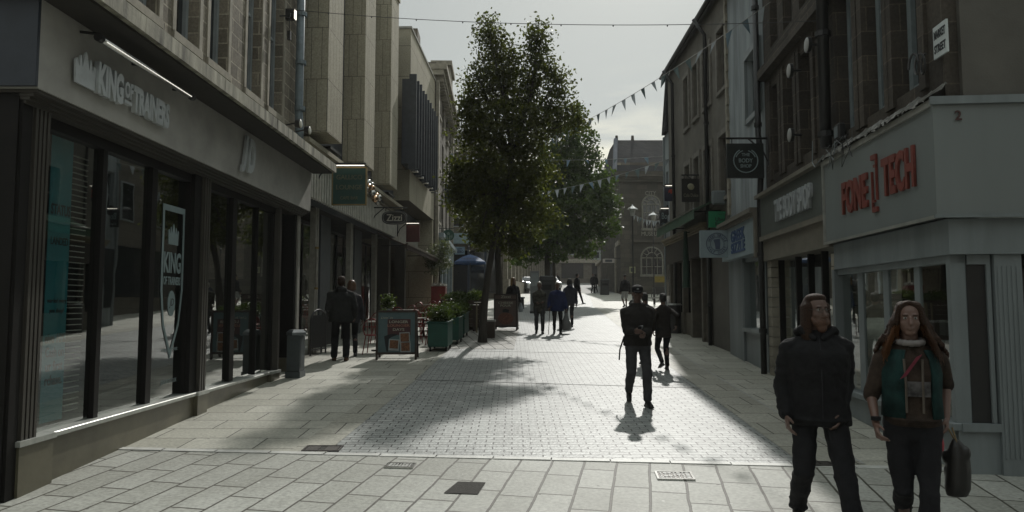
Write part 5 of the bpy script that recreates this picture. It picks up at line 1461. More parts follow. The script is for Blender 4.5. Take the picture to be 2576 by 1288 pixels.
def tree(label, bx, d, trunk_px, blobs_px, n, size, seed, mat, r0=.16, thick=1.0):
    """trunk_px: points (px,py) up the trunk at distance d; blobs in px"""
    x = AT(bx, 765, d).x; base = Vector((x, d, gz(d)))
    o = thing('tree', label, 'tree', tuple(base))
    s = d / F
    bl = []
    rr = random.Random(seed)
    for (px, py, rx, ry) in blobs_px:
        p = AT(px, py, d) - base
        bl.append((p.x, rr.uniform(-.5, .5) * rx * s, p.z, rx * s, max(rx, 50) * s * 1.0 * thick, ry * s))
    tp = [AT(px, py, d) - base for px, py in trunk_px]
    tp = [Vector((tp[0].x, 0, -.1))] + tp
    mb = MB(); L = len(tp)
    mb.tube(tp, [r0 * (1.25 if i == 0 else 1) * (1 - .55 * i / (L - 1)) for i in range(L)], 10)
    tk = mb.build('trunk', BARK, o, smooth=True)
    mb = MB(); top = tp[-1]; mid = tp[-2]
    for i, b_ in enumerate(bl):
        e = Vector(b_[:3]); a = top if e.z > top.z + .6 else mid.lerp(top, rr.random())
        if e.z < a.z: a = mid
        q = a.lerp(e, .5) + Vector((rr.uniform(-.2, .2), rr.uniform(-.2, .2), .15))
        rb = r0 * .42
        mb.tube([a, q, e, e + (e - q) * .35], [rb, rb * .65, rb * .35, rb * .12], 6)
        for k in range(5):
            dd = Vector((rr.uniform(-1, 1) * b_[3], rr.uniform(-1, 1) * b_[4], rr.uniform(-.5, 1) * b_[5])) * .8
            st = q.lerp(e, rr.random()); mb.tube([st, st.lerp(e + dd, .5) + Vector((0, 0, .05)), e + dd], [rb * .3, rb * .2, rb * .08], 5)
    mb.build('limbs', BARK, tk, smooth=True)
    leaves('crown', bl, n, size, seed, mat, o, spread=.135 * (1 + size), clump=16)
    return o
tree('tall dark leafy street tree with its trunk in the paving, nearest and highest crown', 1212, 19.6,
     [(1214, 840), (1219, 760), (1228, 690), (1244, 600), (1268, 500), (1288, 400)],
     [(1232, 95, 38, 46), (1262, 150, 50, 60), (1352, 92, 30, 44), (1352, 170, 52, 60), (1290, 225, 85, 60), (1205, 200, 38, 50), (1195, 290, 45, 45), (1405, 205, 24, 36), (1400, 280, 50, 60),
      (1290, 330, 110, 70), (1205, 380, 50, 45), (1310, 430, 100, 70), (1180, 450, 55, 48), (1165, 500, 44, 40), (1185, 250, 34, 46), (1180, 330, 40, 50), (1160, 460, 44, 44), (1230, 450, 70, 60), (1450, 300, 26, 34), (1235, 530, 70, 50), (1330, 530, 80, 55), (1210, 590, 40, 28), (1150, 420, 26, 26)],
     36000, .09, 3, LEAF1, .13, .7)
tree('second leafy street tree, behind the tallest one and above the green planters', 1258, 26.0,
     [(1257, 790), (1256, 720), (1252, 650), (1258, 580), (1262, 500)],
     [(1260, 560, 70, 50), (1320, 590, 50, 40), (1220, 600, 40, 30), (1190, 540, 40, 34), (1270, 480, 90, 70), (1290, 625, 34, 26)],
     9000, .13, 5, LEAF1, .17, .8)
tree('round bright green tree at the right of the tree group, with low sunlit leaves', 1380, 42.0,
     [(1380, 755), (1378, 700), (1376, 650), (1390, 570), (1410, 480)],
     [(1440, 345, 45, 55), (1420, 420, 60, 60), (1450, 300, 26, 34), (1400, 370, 50, 50), (1360, 460, 60, 60), (1400, 440, 80, 80), (1470, 440, 50, 70), (1480, 370, 34, 40), (1450, 520, 90, 70), (1520, 545, 38, 44), (1505, 480, 34, 40), (1400, 590, 80, 50), (1470, 600, 60, 36), (1335, 610, 40, 36), (1310, 655, 22, 20), (1350, 640, 26, 20), (1410, 640, 34, 22), (1360, 530, 70, 60), (1540, 575, 20, 20), (1532, 510, 30, 40), (1525, 450, 22, 30), (1470, 640, 26, 14), (1330, 560, 50, 40)],
     25000, .185, 7, LEAF2, .24, .8)
tree('slim tree just behind the round green tree beside the information totem', 1405, 46.0, [(1397, 760), (1394, 690), (1392, 620), (1400, 520)],
     [(1400, 560, 60, 60), (1440, 470, 60, 60), (1360, 480, 50, 60)], 4500, .2, 9, LEAF2, .16)
# tree outside the right edge, a few leaves hang into the picture
o = thing('tree', 'leafy tree at the top right corner, only a few bright leaves showing', 'tree', (4.6, 3.4, gz(3.4)))
tk = MB().tube([(0, 0, -.1), (.05, 0, 2), (.0, .1, 3.6), (-.5, .2, 4.4)], [.11, .09, .07, .04], 10).build('trunk', BARK, o, smooth=True)
c = AT(2566, -6, 4.2) - Vector((4.6, 3.4, gz(3.4)))
MB().tube([(0, .1, 3.6), Vector((-.1, .4, 3.9)), c + Vector((0.02, 0, .12))], [.04, .025, .008], 6).build('limbs', BARK, tk, smooth=True)
LEAFN = leaf_mat('bright_near_leaf', (.06, .09, .02), (.11, .15, .03), .5)
leaves('crown', [(c.x + .07, c.y, c.z + .05, .10, .12, .09), (0, .1, 4.6, .9, .9, .6), (.5, .3, 4.2, .6, .6, .5)], 1100, .085, 21, LEAFN, o, clump=9, spread=.05)

# ------------------------------------------------------------------ street furniture
# grey cable cabinet
p = G(741, 950)
o = thing('street_cabinet', 'grey metal street cabinet post beside the left shop doorway', 'cabinet', tuple(p), R(-2))
GC = M('cabinet_grey', (.06, .072, .075), .5, var=.25, scale=6)
MB().box(-.14, .14, -.12, .2, .0, .12).build('plinth', GC, o); MB().box(-.125, .125, -.105, .185, .12, .80).build('body', GC, o, bevel=.01)
MB().loft([((0, .04, .80), .19, .22), ((0, .04, .85), .19, .22), ((0, .04, .90), .13, .15)], 4).build('lid', M('cabinet_lid', (.15, .165, .17), .4, .2), o)
MB().box(-.12, .12, -.109, -.106, .16, .77).build('door', GC, o); MB().box(.126, .13, -.06, .15, .2, .75).build('door', GC, o)
# right grey bin
p = G(1920, 916)
o = thing('street_cabinet', 'grey metal cabinet against the body care shop at the downpipe', 'cabinet', tuple(p), R(-5))
MB().box(-.13, .13, -.13, .35, 0, .70).build('body', M('cabinet_brown_grey', (.10, .105, .10), .5, var=.3), o, bevel=.01)
MB().box(-.15, .15, -.15, .37, .70, .76).build('lid', M('cabinet_brown_grey', (.10, .105, .10)), o)
MB().box(-.11, .11, -.134, -.131, .06, .66).build('door', GC, o)
p = G(1697, 838)
o = thing('litter_bin', 'round dark litter bin at the far corner of the grey rendered building', 'bin', tuple(p))
MB().tube([(0, 0, 0), (0, 0, .9)], .22, 14).build('body', METALD, o, smooth=False); MB().tube([(0, 0, .9), (0, 0, .96)], .25, 14, r1=.2).build('lid', M('bin_lid', (.25, .25, .23), .4, .3), o)
# A boards
def aboard(label, px, py, d, w, h, frame, facem, draw, rz=0):
    p = G(px, py); o = thing('pavement_sign', label, 'sign board', (p.x, p.y, gz(p.y)), rz)
    t = .05
    fr = MB(); fr.box(-w / 2, -w / 2 + t, -.03, .02, 0, h); fr.box(w / 2 - t, w / 2, -.03, .02, 0, h); fr.box(-w / 2 + t, w / 2 - t, -.028, .018, h - t, h - .002); fr.box(-w / 2 + t, w / 2 - t, -.028, .018, .12, .12 + t)
    fr.build('frame', frame, o)
    bk = MB(); bk.box(-w / 2, -w / 2 + t, .38, .42, 0, .1)
    for s in (-1, 1): bk.obox((s * (w / 2 - t / 2), .22, h / 2), (t / 2, 0, 0), Vector((0, .02, .004)), Vector((0, -.2, h / 2 - .01)))
    bk.obox((0, .39, .2), (w / 2 - t, 0, 0), (0, .015, 0), (0, 0, .03)); bk.build('back_leg', frame, o)
    MB().box(-w / 2 + t, w / 2 - t, -.012, .008, .12 + t, h - t).build('panel', facem, o)
    draw(o, w, h)
    return o
CREAM = M('cream_print', (.38, .37, .30), .6); SALM = M('salmon_print', (.33, .15, .10), .6); MARO = M('maroon_print', (.075, .028, .03), .6)
def draw1(o, w, h):
    MB().box(-w * .22, w * .34, -.016, -.013, h * .50, h * .82).build('print', MARO, o)
    text('Livin\' in', 'lettering', CREAM, o, (-w * .24, -.014, h * .85), (1, 0, 0), w * .28, h * .05, .003, shear=.3)
    text('LONGER', 'lettering', CREAM, o, (w * .05, -.017, h * .765), (1, 0, 0), w * .46, h * .055, .003, bold=.02)
    text('LOUNGIER', 'lettering', SALM, o, (w * .05, -.017, h * .69), (1, 0, 0), w * .54, h * .05, .003, bold=.02)
    text('DAYS', 'lettering', CREAM, o, (w * .05, -.017, h * .61), (1, 0, 0), w * .28, h * .055, .003, bold=.02)
    P = [(-.02, -.28), (.02, -.28), (.03, .08), (.10, .14), (.24, .20), (.22, .24), (.05, .22), (-.08, .16), (-.06, -.02)]
    MB().prism([(a * w * 1.0 - w * .22, b_ * h * .7 + h * .36) for a, b_ in P], (0, -.013, 0), (1, 0, 0), (0, 0, 1), .003).build('print', INKD, o)
    for cx, cz, a in ((.2, .44, 3), (-.06, .30, -4), (.22, .25, 2)):
        q = MB(); c = Vector((cx * w, -.0155, cz * h)); ca, sa = math.cos(R(a)), math.sin(R(a)); ww = w * .125
        q.obox(c, (ww * ca, 0, ww * sa), (0, .0015, 0), (-ww * 1.1 * sa, 0, ww * 1.1 * ca)); pp = q.build('photo_print', M('photo_card', (.33, .36, .36), .6), o)
        MB().obox(c + Vector((0, -.003, .012)), (ww * .82 * ca, 0, ww * .82 * sa), (0, .001, 0), (-ww * .8 * sa, 0, ww * .8 * ca)).build('picture', M('food_photo', (.19, .085, .04), .6, var=.8, scale=28), pp)
p = G(997, 905)
DKW = M('dark_wood_frame', (.035, .022, .016), .45, var=.3)
aboard('dark framed pavement board reading LONGER LOUNGIER DAYS with three food photos', 997, 905, 0, .93, 1.12, DKW, M('teal_grey_poster', (.075, .125, .135), .4, var=.15), draw1, R(2))
def draw2(o, w, h):
    text('Zizzi', 'lettering', CREAM, o, (0, -.014, h * .92), (1, 0, 0), w * .42, h * .07, .003, bold=.02)
    MB().box(-w / 2 + .05, w / 2 - .05, -.02, -.012, h * .82, h * .86).build('rail', DKW, o)
    text('CHEESE', 'lettering', CREAM, o, (0, -.014, h * .755), (1, 0, 0), w * .64, h * .06, .003, bold=.02)
    text('POUR', 'lettering', CREAM, o, (0, -.014, h * .68), (1, 0, 0), w * .45, h * .06, .003, bold=.02)
    MB().prism([(w * .33 * math.cos(i * math.pi / 10), h * .16 * math.sin(i * math.pi / 10) + h * .33) for i in range(20)], (0, -.013, 0), (1, 0, 0), (0, 0, 1), .003).build('print', M('pizza_print', (.17, .07, .045), .6, var=.6, scale=18), o)
    MB().prism([(-.1, h * .5), (.1, h * .49), (.12, h * .56), (0, h * .6), (-.1, h * .57)], (0, -.013, 0), (1, 0, 0), (0, 0, 1), .003).build('print', INKD, o)
aboard('dark framed pavement board reading Zizzi CHEESE POUR with a pizza picture', 1272, 832, 0, .80, 1.24, DKW, M('brown_poster', (.11, .075, .065), .5, var=.2), draw2, R(-6))
# green planters on castors
GP = M('green_planter_paint', (.015, .075, .055), .5, var=.25, scale=5); 
def planter():
    o = thing('planter', '', 'planter', group='green planters on castors along the terrace')
    mb = MB(); mb.box(-.25, .25, 0, .86, .13, .72); mb.build('box', GP, o, bevel=.012)
    mb = MB(); mb.box(-.275, .275, -.025, .015, .721, .755); mb.box(-.275, .275, .845, .885, .721, .755); mb.box(-.275, -.235, .015, .845, .721, .755); mb.box(.235, .275, .015, .845, .721, .755); mb.build('rim', GP, o)
    mb = MB()
    for s in (-1, 1):
        for y in (.09, .77): mb.tube([(s * .22 - .018, y, .055), (s * .22 + .018, y, .055)], .055, 10)
    wh = MB()
    for s in (-1, 1):
        for y in (.09, .77):
            w_ = MB().tube([(s * .2 - .018, y, .055), (s * .2 + .018, y, .055)], .055, 10).build('castor', BLACKP, o)
            MB().box(s * .2 - .03, s * .2 + .03, y - .03, y + .03, .112, .129).build('fork', METALD, w_)
    leaves('plant', [(0, .43, .88, .26, .42, .20), (-.06, .15, .95, .2, .2, .2), (.05, .7, .93, .2, .2, .18)], 2600, .055, 31, LEAF3, o, clump=10, spread=.06)
    MB().box(-.24, .24, .01, .85, .60, .69).build('soil', TARMAC, o)
    return o
pl0 = planter()
for i, (px, py, lb) in enumerate([(1101, 886, 'nearest of the dark green wheeled planters, right of the LONGER board'), (1131, 868, 'middle one of the dark green wheeled planters'), (1148, 851, 'farthest of the dark green wheeled planters, next to the tree trunk')]):
    q = pl0 if i == 0 else copy_tree(pl0)
    p = G(px, py); q.location = (p.x, p.y, gz(p.y)); q.rotation_euler = (R(2.7), 0, R(-3 - i)); q['label'] = lb
# big timber planter
p = G(1160, 832)
o = thing('timber_planter', 'large dark timber planter box with low shrubs behind the green planters', 'planter', tuple(p), R(-2))
TW = M('dark_timber', (.05, .032, .022), .6, var=.35, scale=5, streak=True)
mb = MB()
for i in range(6): mb.box(-.62, .62, 0, 2.6, .1 + i * .155, .245 + i * .155)
mb.build('box', TW, o)
mb = MB()
for s in (-1, 1):
    for y in (-.02, 2.56): mb.box(s * .64 - .04, s * .64 + .04, y, y + .06, 0, 1.06)
mb.build('post', TW, o)
leaves('plant', [(-.2, .6, 1.13, .5, .6, .14), (.35, 1.8, 1.2, .3, .6, .17), (0, 1.2, 1.12, .6, 1.2, .1)], 3500, .07, 33, LEAF3, o, clump=10, spread=.07)
# pale wooden slatted screen end and box bench at the trunk
p = G(1197, 838)
o = thing('terrace_screen', 'pale edged timber terrace screen between timber planter and tree trunk', 'screen', tuple(p))
mb = MB()
for q in (0, .16): mb.box(q, q + .05, 0, .05, 0, .98)
mb.build('post', M('weathered_oak', (.22, .18, .11), .6), o); MB().box(-.05, .26, -.02, .07, .981, 1.01).build('rail', CHROME, o); MB().box(-.1, .0, .0, .05, .05, .9).build('panel', TW, o)
p = G(1226, 852)
o = thing('box_bench', 'small dark box bench with a pale top beside the near tree trunk', 'bench', tuple(p))
MB().box(-.22, .22, 0, .55, 0, .50).build('body', TW, o); MB().box(-.24, .24, -.02, .57, .501, .55).build('seat', M('grey_slab_seat', (.30, .30, .28), .4), o)
# red planter with an olive tree
p = AT(1104, 765, 29.5); p.z = gz(29.5)
o = thing('red_planter', 'tall red planter with white flowers and a small olive tree at the terrace end', 'planter', tuple(p))
MB().box(-.3, .3, -.3, .3, 0, 1.35).build('box', M('deep_red_paint', (.16, .015, .012), .5, var=.3), o)
leaves('flowers', [(0, 0, 1.4, .33, .33, .07)], 500, .07, 35, M('white_petals', (.42, .42, .38), .7), o, clump=8, spread=.05)
MB().tube([(0, 0, 1.3), (.03, 0, 2.0), (-.02, .05, 2.8)], [.04, .03, .015], 8).build('stem', BARK, o)
leaves('crown', [(0, 0, 2.6, .55, .5, .7), (-.25, 0, 2.2, .3, .3, .35), (.2, 0, 3.0, .3, .3, .35)], 2600, .07, 36, LEAFO, o, clump=8, spread=.09)

# tables and chairs of the terrace
REDM = M('red_metal', (.20, .022, .015), .4, .2, var=.25); TTOP = M('pale_table_top', (.42, .40, .36), .3, .2)
def chair():
    o = thing('cafe_chair', '', 'chair', group='red metal chairs on the cafe terrace')
    MB().loft([((0, 0, .44), .19, .19), ((0, 0, .46), .2, .2), ((0, 0, .475), .19, .19)], 14).build('seat', REDM, o)
    for sx in (-1, 1):
        for sy in (-1, 1): MB().tube([(sx * .14, sy * .14, .45), (sx * .2, sy * .2, 0)], .013, 6).build('leg', REDM, o)
    mb = MB(); arc_ = [(.2 * math.cos(t), -.17, .62 + .24 * math.sin(t)) for t in [i * math.pi / 10 for i in range(11)]]
    mb.tube([(.17, -.14, .46)] + arc_ + [(-.17, -.14, .46)], .013, 6)
    for x in (-.09, 0, .09): mb.tube([(x, -.15, .46), (x * 1.2, -.17, .82)], .008, 5)
    mb.tube([(-.19, -.17, .66), (.19, -.17, .66)], .009, 5)
    mb.build('backrest', REDM, o)
    return o
def table():
    o = thing('cafe_table', '', 'table', group='small pale topped tables on the cafe terrace')
    MB().box(-.35, .35, -.35, .35, .72, .75).build('tabletop', TTOP, o, bevel=.008)
    MB().tube([(0, 0, .03), (0, 0, .72)], .03, 8).build('column', BLACKP, o)
    mb = MB(); mb.obox((0, 0, .02), (.28, 0, 0), (0, .03, 0), (0, 0, .015)); mb.obox((0, 0, .022), (.03, 0, 0), (0, .28, 0), (0, 0, .015)); mb.build('foot', BLACKP, o)
    return o
ch0, tb0 = chair(), table(); ci = ti = 0
rr = random.Random(12)
spots = [(-3.25, 17.6, 'beside the standing couple'), (-2.75, 18.9, 'right behind the LONGER board'), (-3.55, 20.0, 'by the second pale column'), (-2.7, 21.3, 'left of the timber planter'), (-3.5, 22.8, 'at the awning start'), (-2.6, 24.3, 'under the middle of the brown awning'), (-3.2, 26.3, 'under the far awning half')]
for x, y, where in spots:
    t = tb0 if ti == 0 else copy_tree(tb0); ti += 1
    t.location = (x, y, gz(y)); t.rotation_euler = (0, 0, rr.uniform(-.2, .2)); t['label'] = 'small square cafe table ' + where
    for k, (dx, dy, a, w_) in enumerate([(-.12, -.62, math.pi, 'near side'), (.62, .1, math.pi / 2 + math.pi, 'street side'), (.05, .66, 0, 'far side')]):
        if k == 1 and y > 22: continue
        c = ch0 if ci == 0 else copy_tree(ch0); ci += 1
        # the backrest is at local -y: face the table
        ang = math.atan2(-dy, -dx) - math.pi / 2 + rr.uniform(-.35, .35)
        c.location = (x + dx, y + dy, gz(y + dy)); c.rotation_euler = (0, 0, ang); c['label'] = 'red cafe chair, %s of table %s' % (w_, where)
# pot with plant on a table, jug
o = thing('plant_pot', 'small white pot with a leafy plant on the terrace table behind the LONGER board', 'pot', (-3.55, 20.0, gz(20.0) + .75))
MB().loft([((0, 0, 0), .06, .06), ((0, 0, .16), .09, .09), ((0, 0, .18), .09, .09)], 12).build('pot', WHITEP, o)
leaves('plant', [(0, 0, .38, .2, .2, .22)], 500, .07, 37, LEAF3, o, clump=6, spread=.05)
o = thing('plant_pot', 'teal jug with a sprig on the terrace table nearest the standing couple', 'pot', (-3.25, 17.6, gz(17.6) + .75))
MB().loft([((0, 0, 0), .05, .05), ((0, 0, .08), .075, .075), ((0, 0, .17), .045, .045), ((0, 0, .2), .05, .05)], 12).build('pot', M('teal_glaze', (.04, .14, .16), .3), o, smooth=True)
leaves('plant', [(0, 0, .26, .07, .07, .06)], 60, .05, 38, LEAF3, o, clump=4, spread=.02)
# dark hoop barriers in front of the lounge
for i, (px, py, lb) in enumerate([(800, 893, 'dark round topped metal barrier by the lounge door, nearer one'), (826, 884, 'dark round topped metal barrier behind the standing man')]):
    p = G(px, py); o = thing('metal_barrier', lb, 'barrier', tuple(p), R(78), 'round topped barriers at the lounge')
    pts = [(-.38, 0, 0), (-.38, 0, .8)] + [(-.38 + .0 + .38 * (1 - math.cos(t)), 0, .8 + .28 * math.sin(t)) for t in [k * math.pi / 10 for k in range(1, 10)]] + [(.38, 0, .8), (.38, 0, 0)]
    MB().tube(pts, .022, 8).build('hoop', METALD, o); MB().box(-.36, .36, -.008, .008, .18, .95).build('panel', M('dark_mesh_panel', (.02, .02, .02), .8), o)
    MB().tube([(-.38, 0, .14), (.38, 0, .14)], .016, 6).build('rail', METALD, o)

# street lamps, totem and far clutter
def lamp(label, px, py, d, scale=1.0):
    pt = AT(px, py, d); g = gz(d); h = pt.z - g
    o = thing('street_lamp', label, 'street lamp', (pt.x, d, g), 0, 'old style street lamps up the street')
    MB().tube([(0, 0, 0), (0, 0, .9), (0, 0, 1.0), (0, 0, h - .45)], [.07, .065, .04, .03], 10).build('post', METALD, o, smooth=False)
    MB().loft([((0, 0, h - .45), .10, .10), ((0, 0, h - .1), .17, .17)], 6).build('lantern', M('lantern_glass', (.35, .36, .33), .2), o)
    MB().loft([((0, 0, h - .1), .30, .30), ((0, 0, h - .04), .24, .24), ((0, 0, h + .08), .05, .05), ((0, 0, h + .16), .02, .02)], 6).build('cap', CHROME, o)
    return o
lamp('street lamp on a tall post left of the museum windows', 1591, 522, 36.0)
lamp('smaller looking street lamp in front of the upper museum window', 1643, 538, 42.0)
p = AT(1345, 765, 33.0); o = thing('information_totem', 'pale grey information totem below the round green tree', 'totem', (p.x, 33.0, gz(33)))
MB().box(-.21, .21, -.06, .06, .1, 2.0).build('panel', M('totem_grey', (.16, .17, .17), .4, var=.2), o); MB().box(-.23, .23, -.08, .08, 0, .1).build('base', METALD, o); MB().box(-.18, .18, -.064, -.061, 1.3, 1.9).build('notice', M('totem_notice', (.23, .25, .25), .4), o)
def bin_(px, d, lb, w=.3, h=1.1, c=(.03, .03, .03)):
    p = AT(px, 765, d); o = thing('litter_bin', lb, 'bin', (p.x, d, gz(d)))
    m = M('bin_%d' % px, c, .5)
    MB().box(-w, w, -w, w, 0, h * .85).build('body', m, o, bevel=.03); MB().box(-w * 1.08, w * 1.08, -w * 1.08, w * 1.08, h * .86, h).build('lid', m, o, bevel=.03); MB().box(-w * .7, w * .7, -w * 1.005 - .01, -w * 1.0 - .002, h * .6, h * .75).build('opening', BLACKP, o)
bin_(1375, 35.0, 'big black bin under the round green tree, right of the totem', .32, 1.75)
bin_(1521, 58.0, 'dark litter bin in front of the far terrace shops', .35, 1.3)
bin_(1292, 37.0, 'low dark bench like box between trees and totem', .55, .62)
# bus shelter like low wall on right behind crossing
p = AT(1648, 765, 40.0)
o = thing('bench', 'long low bench with a pale seat in front of the museum', 'bench', (p.x + .35, 40.0, gz(40)))
MB().box(-1.1, 1.3, -.25, .25, .42, .5).build('seat', M('bench_top', (.38, .38, .36), .35), o); MB().box(-1.0, -.8, -.2, .2, 0, .42).build('leg', METALD, o); MB().box(1.0, 1.2, -.2, .2, 0, .42).build('leg', METALD, o)
p = AT(1665, 765, 46.0)
o = thing('cafe_stall', 'dark bicycle cart with a yellow board in front of the museum', 'cart', (p.x, 46.0, gz(46)))
MB().box(-.5, .4, -.03, .03, 1.25, 1.65).build('board', M('yellow_board', (.22, .17, .03), .6), o); MB().box(-.5, .3, -.2, .4, .45, .95).build('box', METALD, o)
for x in (-.35, .75): MB().tube([(x + .33 * math.cos(k * math.pi / 8), 0, .34 + .33 * math.sin(k * math.pi / 8)) for k in range(17)], .025, 6).build('wheel', BLACKP, o)
MB().tube([(-.35, 0, .34), (.2, 0, .9), (.75, 0, .34), (.6, 0, 1.0)], .02, 6).build('frame', METALD, o); MB().tube([(-.45, 0, .9), (-.45, 0, 1.3)], .02, 6).build('post', METALD, o)
# small signs on the far terrace
for px, py, d, w, h, c, lb in [(1499, 642, 62, .9, .85, (.35, .38, .38), 'square white framed sign on the far terrace'), (1531, 656, 60, 1.0, .35, (.33, .30, .27), 'small pale and red round topped sign on the far terrace'), (1591, 679, 45, .38, .42, (.25, .26, .15), 'yellowish notice on a post by the museum')]:
    p = AT(px, py, d); o = thing('hanging_sign' if d > 50 else 'post_sign', lb, 'sign', tuple(p))
    MB().box(-w / 2, w / 2, -.04, .04, -h / 2, h / 2).build('board', M('brd%d' % px, c, .5), o); MB().box(-w * .3, w * .3, -.045, -.041, -h * .3, h * .3).build('centre', M('board_dark_centre', (.04, .045, .05), .6), o)
    if d > 50: MB().box(0, 1.4, -.02, .02, h / 2, h / 2 + .06).build('bracket', PIPEK, o)
    else: MB().tube([(0, .06, -p.z + gz(d)), (0, .06, h / 2)], .03, 6).build('post', METALD, o)
# parked vehicle glinting in the distance
def car(label, x, y, rz, col):
    o = thing('parked_car', label, 'car', (x, y, gz(y)), rz)
    m = M('car_' + label[:5], col, .25, .3, var=.05); L2, W2 = 2.1, .88
    prof = [(-L2, .35), (-L2, .75), (-L2 + .15, .9), (-1.1, 1.0), (-.55, 1.42), (1.0, 1.45), (1.75, .98), (L2, .85), (L2, .35)]
    mb = MB(); k = len(prof)
    for j, (s, q) in enumerate(((-1, 1), (1, 1))):
        for a, b_ in prof: mb.v.append((s * W2 * (.86 if b_ > 1.1 else 1), a, b_))
    mb.f = [tuple(range(k - 1, -1, -1)), tuple(range(k, 2 * k))] + [(i, (i + 1) % k, (i + 1) % k + k, i + k) for i in range(k)]
    mb.build('body', m, o, bevel=.04)
    MB().obox((0, -.84, 1.21), (.66, 0, 0), Vector((0, .24, .18)), Vector((0, -.012, .016))).build('windscreen', PANE, o)
    for s in (-1, 1):
        MB().obox((s * .845, .25, 1.2), (.01, 0, 0), (0, .75, 0), (0, 0, .16)).build('side_window', PANE, o)
        MB().box(s * .62 - .16, s * .62 + .16, -L2 - .02, -L2, .62, .76).build('headlight', CHROME, o)
        for y_ in (-1.3, 1.3):
            w_ = MB().tube([(s * .72, y_, .32), (s * .9, y_, .32)], .32, 16).build('wheel', BLACKP, o); MB().tube([(s * .901, y_, .32), (s * .91, y_, .32)], .19, 10).build('rim', CHROME, w_)
car('white parked car glinting in sun beyond the totem', AT(1378, 765, 66).x, 66, R(10), (.55, .56, .55))
car('silver parked car behind tree trunks left of the totem', AT(1322, 765, 64).x, 64, R(25), (.35, .36, .37))

# ------------------------------------------------------------------ overhead cable and bunting
a = FA.W(FA.u(722, 23, .2), .2, FA.z(722, 23, .2)); b_ = FR.W(*(lambda q: (q[0], .02, q[1]))(FR.at(2071, 52, .02)))
o = thing('overhead_cable', 'thin cable strung across the street high above the treetops', 'cable', tuple(a))
pts = []
for i in range(33):
    t = i / 32; p = a.lerp(b_, t) - a; p.z -= .33 * 4 * t * (1 - t) * .5; pts.append(p)
MB().tube(pts, .006, 5).build('wire', M('cable_grey', (.05, .05, .05), .5), o)
for i in range(3, 30, 3): MB().ell(pts[i] - Vector((0, 0, .015)), (.012, .012, .016), 6, 4).build('clip', METALD, o)
FLW = leaf_mat('flag_white', (.22, .25, .26), (.30, .33, .34), .3, (1, 1, 1)); FLB = leaf_mat('flag_blue', (.10, .15, .18), (.13, .19, .23), .3, (1, 1, 1)); FLG = leaf_mat('flag_grey', (.07, .10, .10), (.09, .12, .12), .3, (1, 1, 1))
def bunting(label, A_, B2, n, sag, size, seed, skip=()):
    A_, B2 = Vector(A_), Vector(B2); o = thing('bunting', label, 'bunting', tuple(A_)); rr = random.Random(seed)
    P = lambda t: (B2 - A_) * t - Vector((0, 0, 4 * sag * t * (1 - t)))
    MB().tube([P(i / 40) for i in range(41)], .007, 4).build('cord', M('bunting_cord', (.3, .3, .28), .7), o)
    for i in range(n):
        if i in skip: continue
        t = (i + .5) / n; p = P(t); d = (P(min(1, t + .005)) - P(t - .005)).normalized(); s_ = size * rr.uniform(.8, 1.1)
        dn = Vector((rr.uniform(-.45, .45), rr.uniform(-.5, .5), -1)).normalized(); a1 = p - d * s_ * .32; a2 = p + d * s_ * .32; tip = p + dn * s_
        side = d.cross(dn) * s_ * rr.uniform(-.25, .25); m_ = (a1 + a2) / 2 + dn * s_ * .4 + side
        mb = MB(); mb.v = [tuple(v) for v in (a1, m_, a2, tip + side * .3)]; mb.f = [(0, 1, 2), (0, 3, 1), (1, 3, 2)]
        mb.build('flag', (FLW, FLB, FLW, FLG)[rr.randrange(4)], o, recalc=False)
def through(A_, mid_px, y_mid, B_):
    return
A1 = FR.W(FR.at(1938, 5, .15)[0], .15, FR.at(1938, 5, .15)[1]); B1 = AT(1128, 392, 36.0)
bunting('long string of pale triangular flags from the right roofs down behind the tall tree', A1, B1, 50, 1.05, .31, 3)
A2, B3 = AT(1693, 391, 25.5), AT(1130, 385, 33.0)
bunting('sparse white flags strung level in front of the museum roof', A2, B3, 26, .25, .3, 5, skip=(1, 3, 7, 9, 11))
A2, B3 = AT(1693, 396, 24.2), AT(1105, 500, 33.5)
bunting('string of small white flags sloping down to the left below the museum eaves', A2, B3, 30, .5, .34, 7)
bunting('short fringe of small flags between the two street lamps', AT(1592, 538, 36), AT(1700, 540, 38), 14, .35, .34, 9)
for (q, lb) in (((1683, 178, 24.2), 'short grey flag pole bracket at the far roof corner of the grey building'),):
    p = AT(*q); o = thing('roof_bracket', lb, 'bracket', tuple(p)); MB().tube([(-.12, 0, .04), (.2, 0, -.04)], .03, 6).build('arm', METALD, o); MB().box(.18, .24, -.04, .04, -.12, .04).build('plate', METALD, o)
p = AT(1700, 318, 24.6); o = thing('wall_light', 'white globe light under the far roof corner of the grey building', 'light fitting', tuple(p))
MB().ell((0, 0, 0), .09, 12, 8).build('globe', LAMPW, o, smooth=True); MB().tube([(0, 0, 0), (.15, 0, .06)], .02, 6).build('bracket', METALD, o)
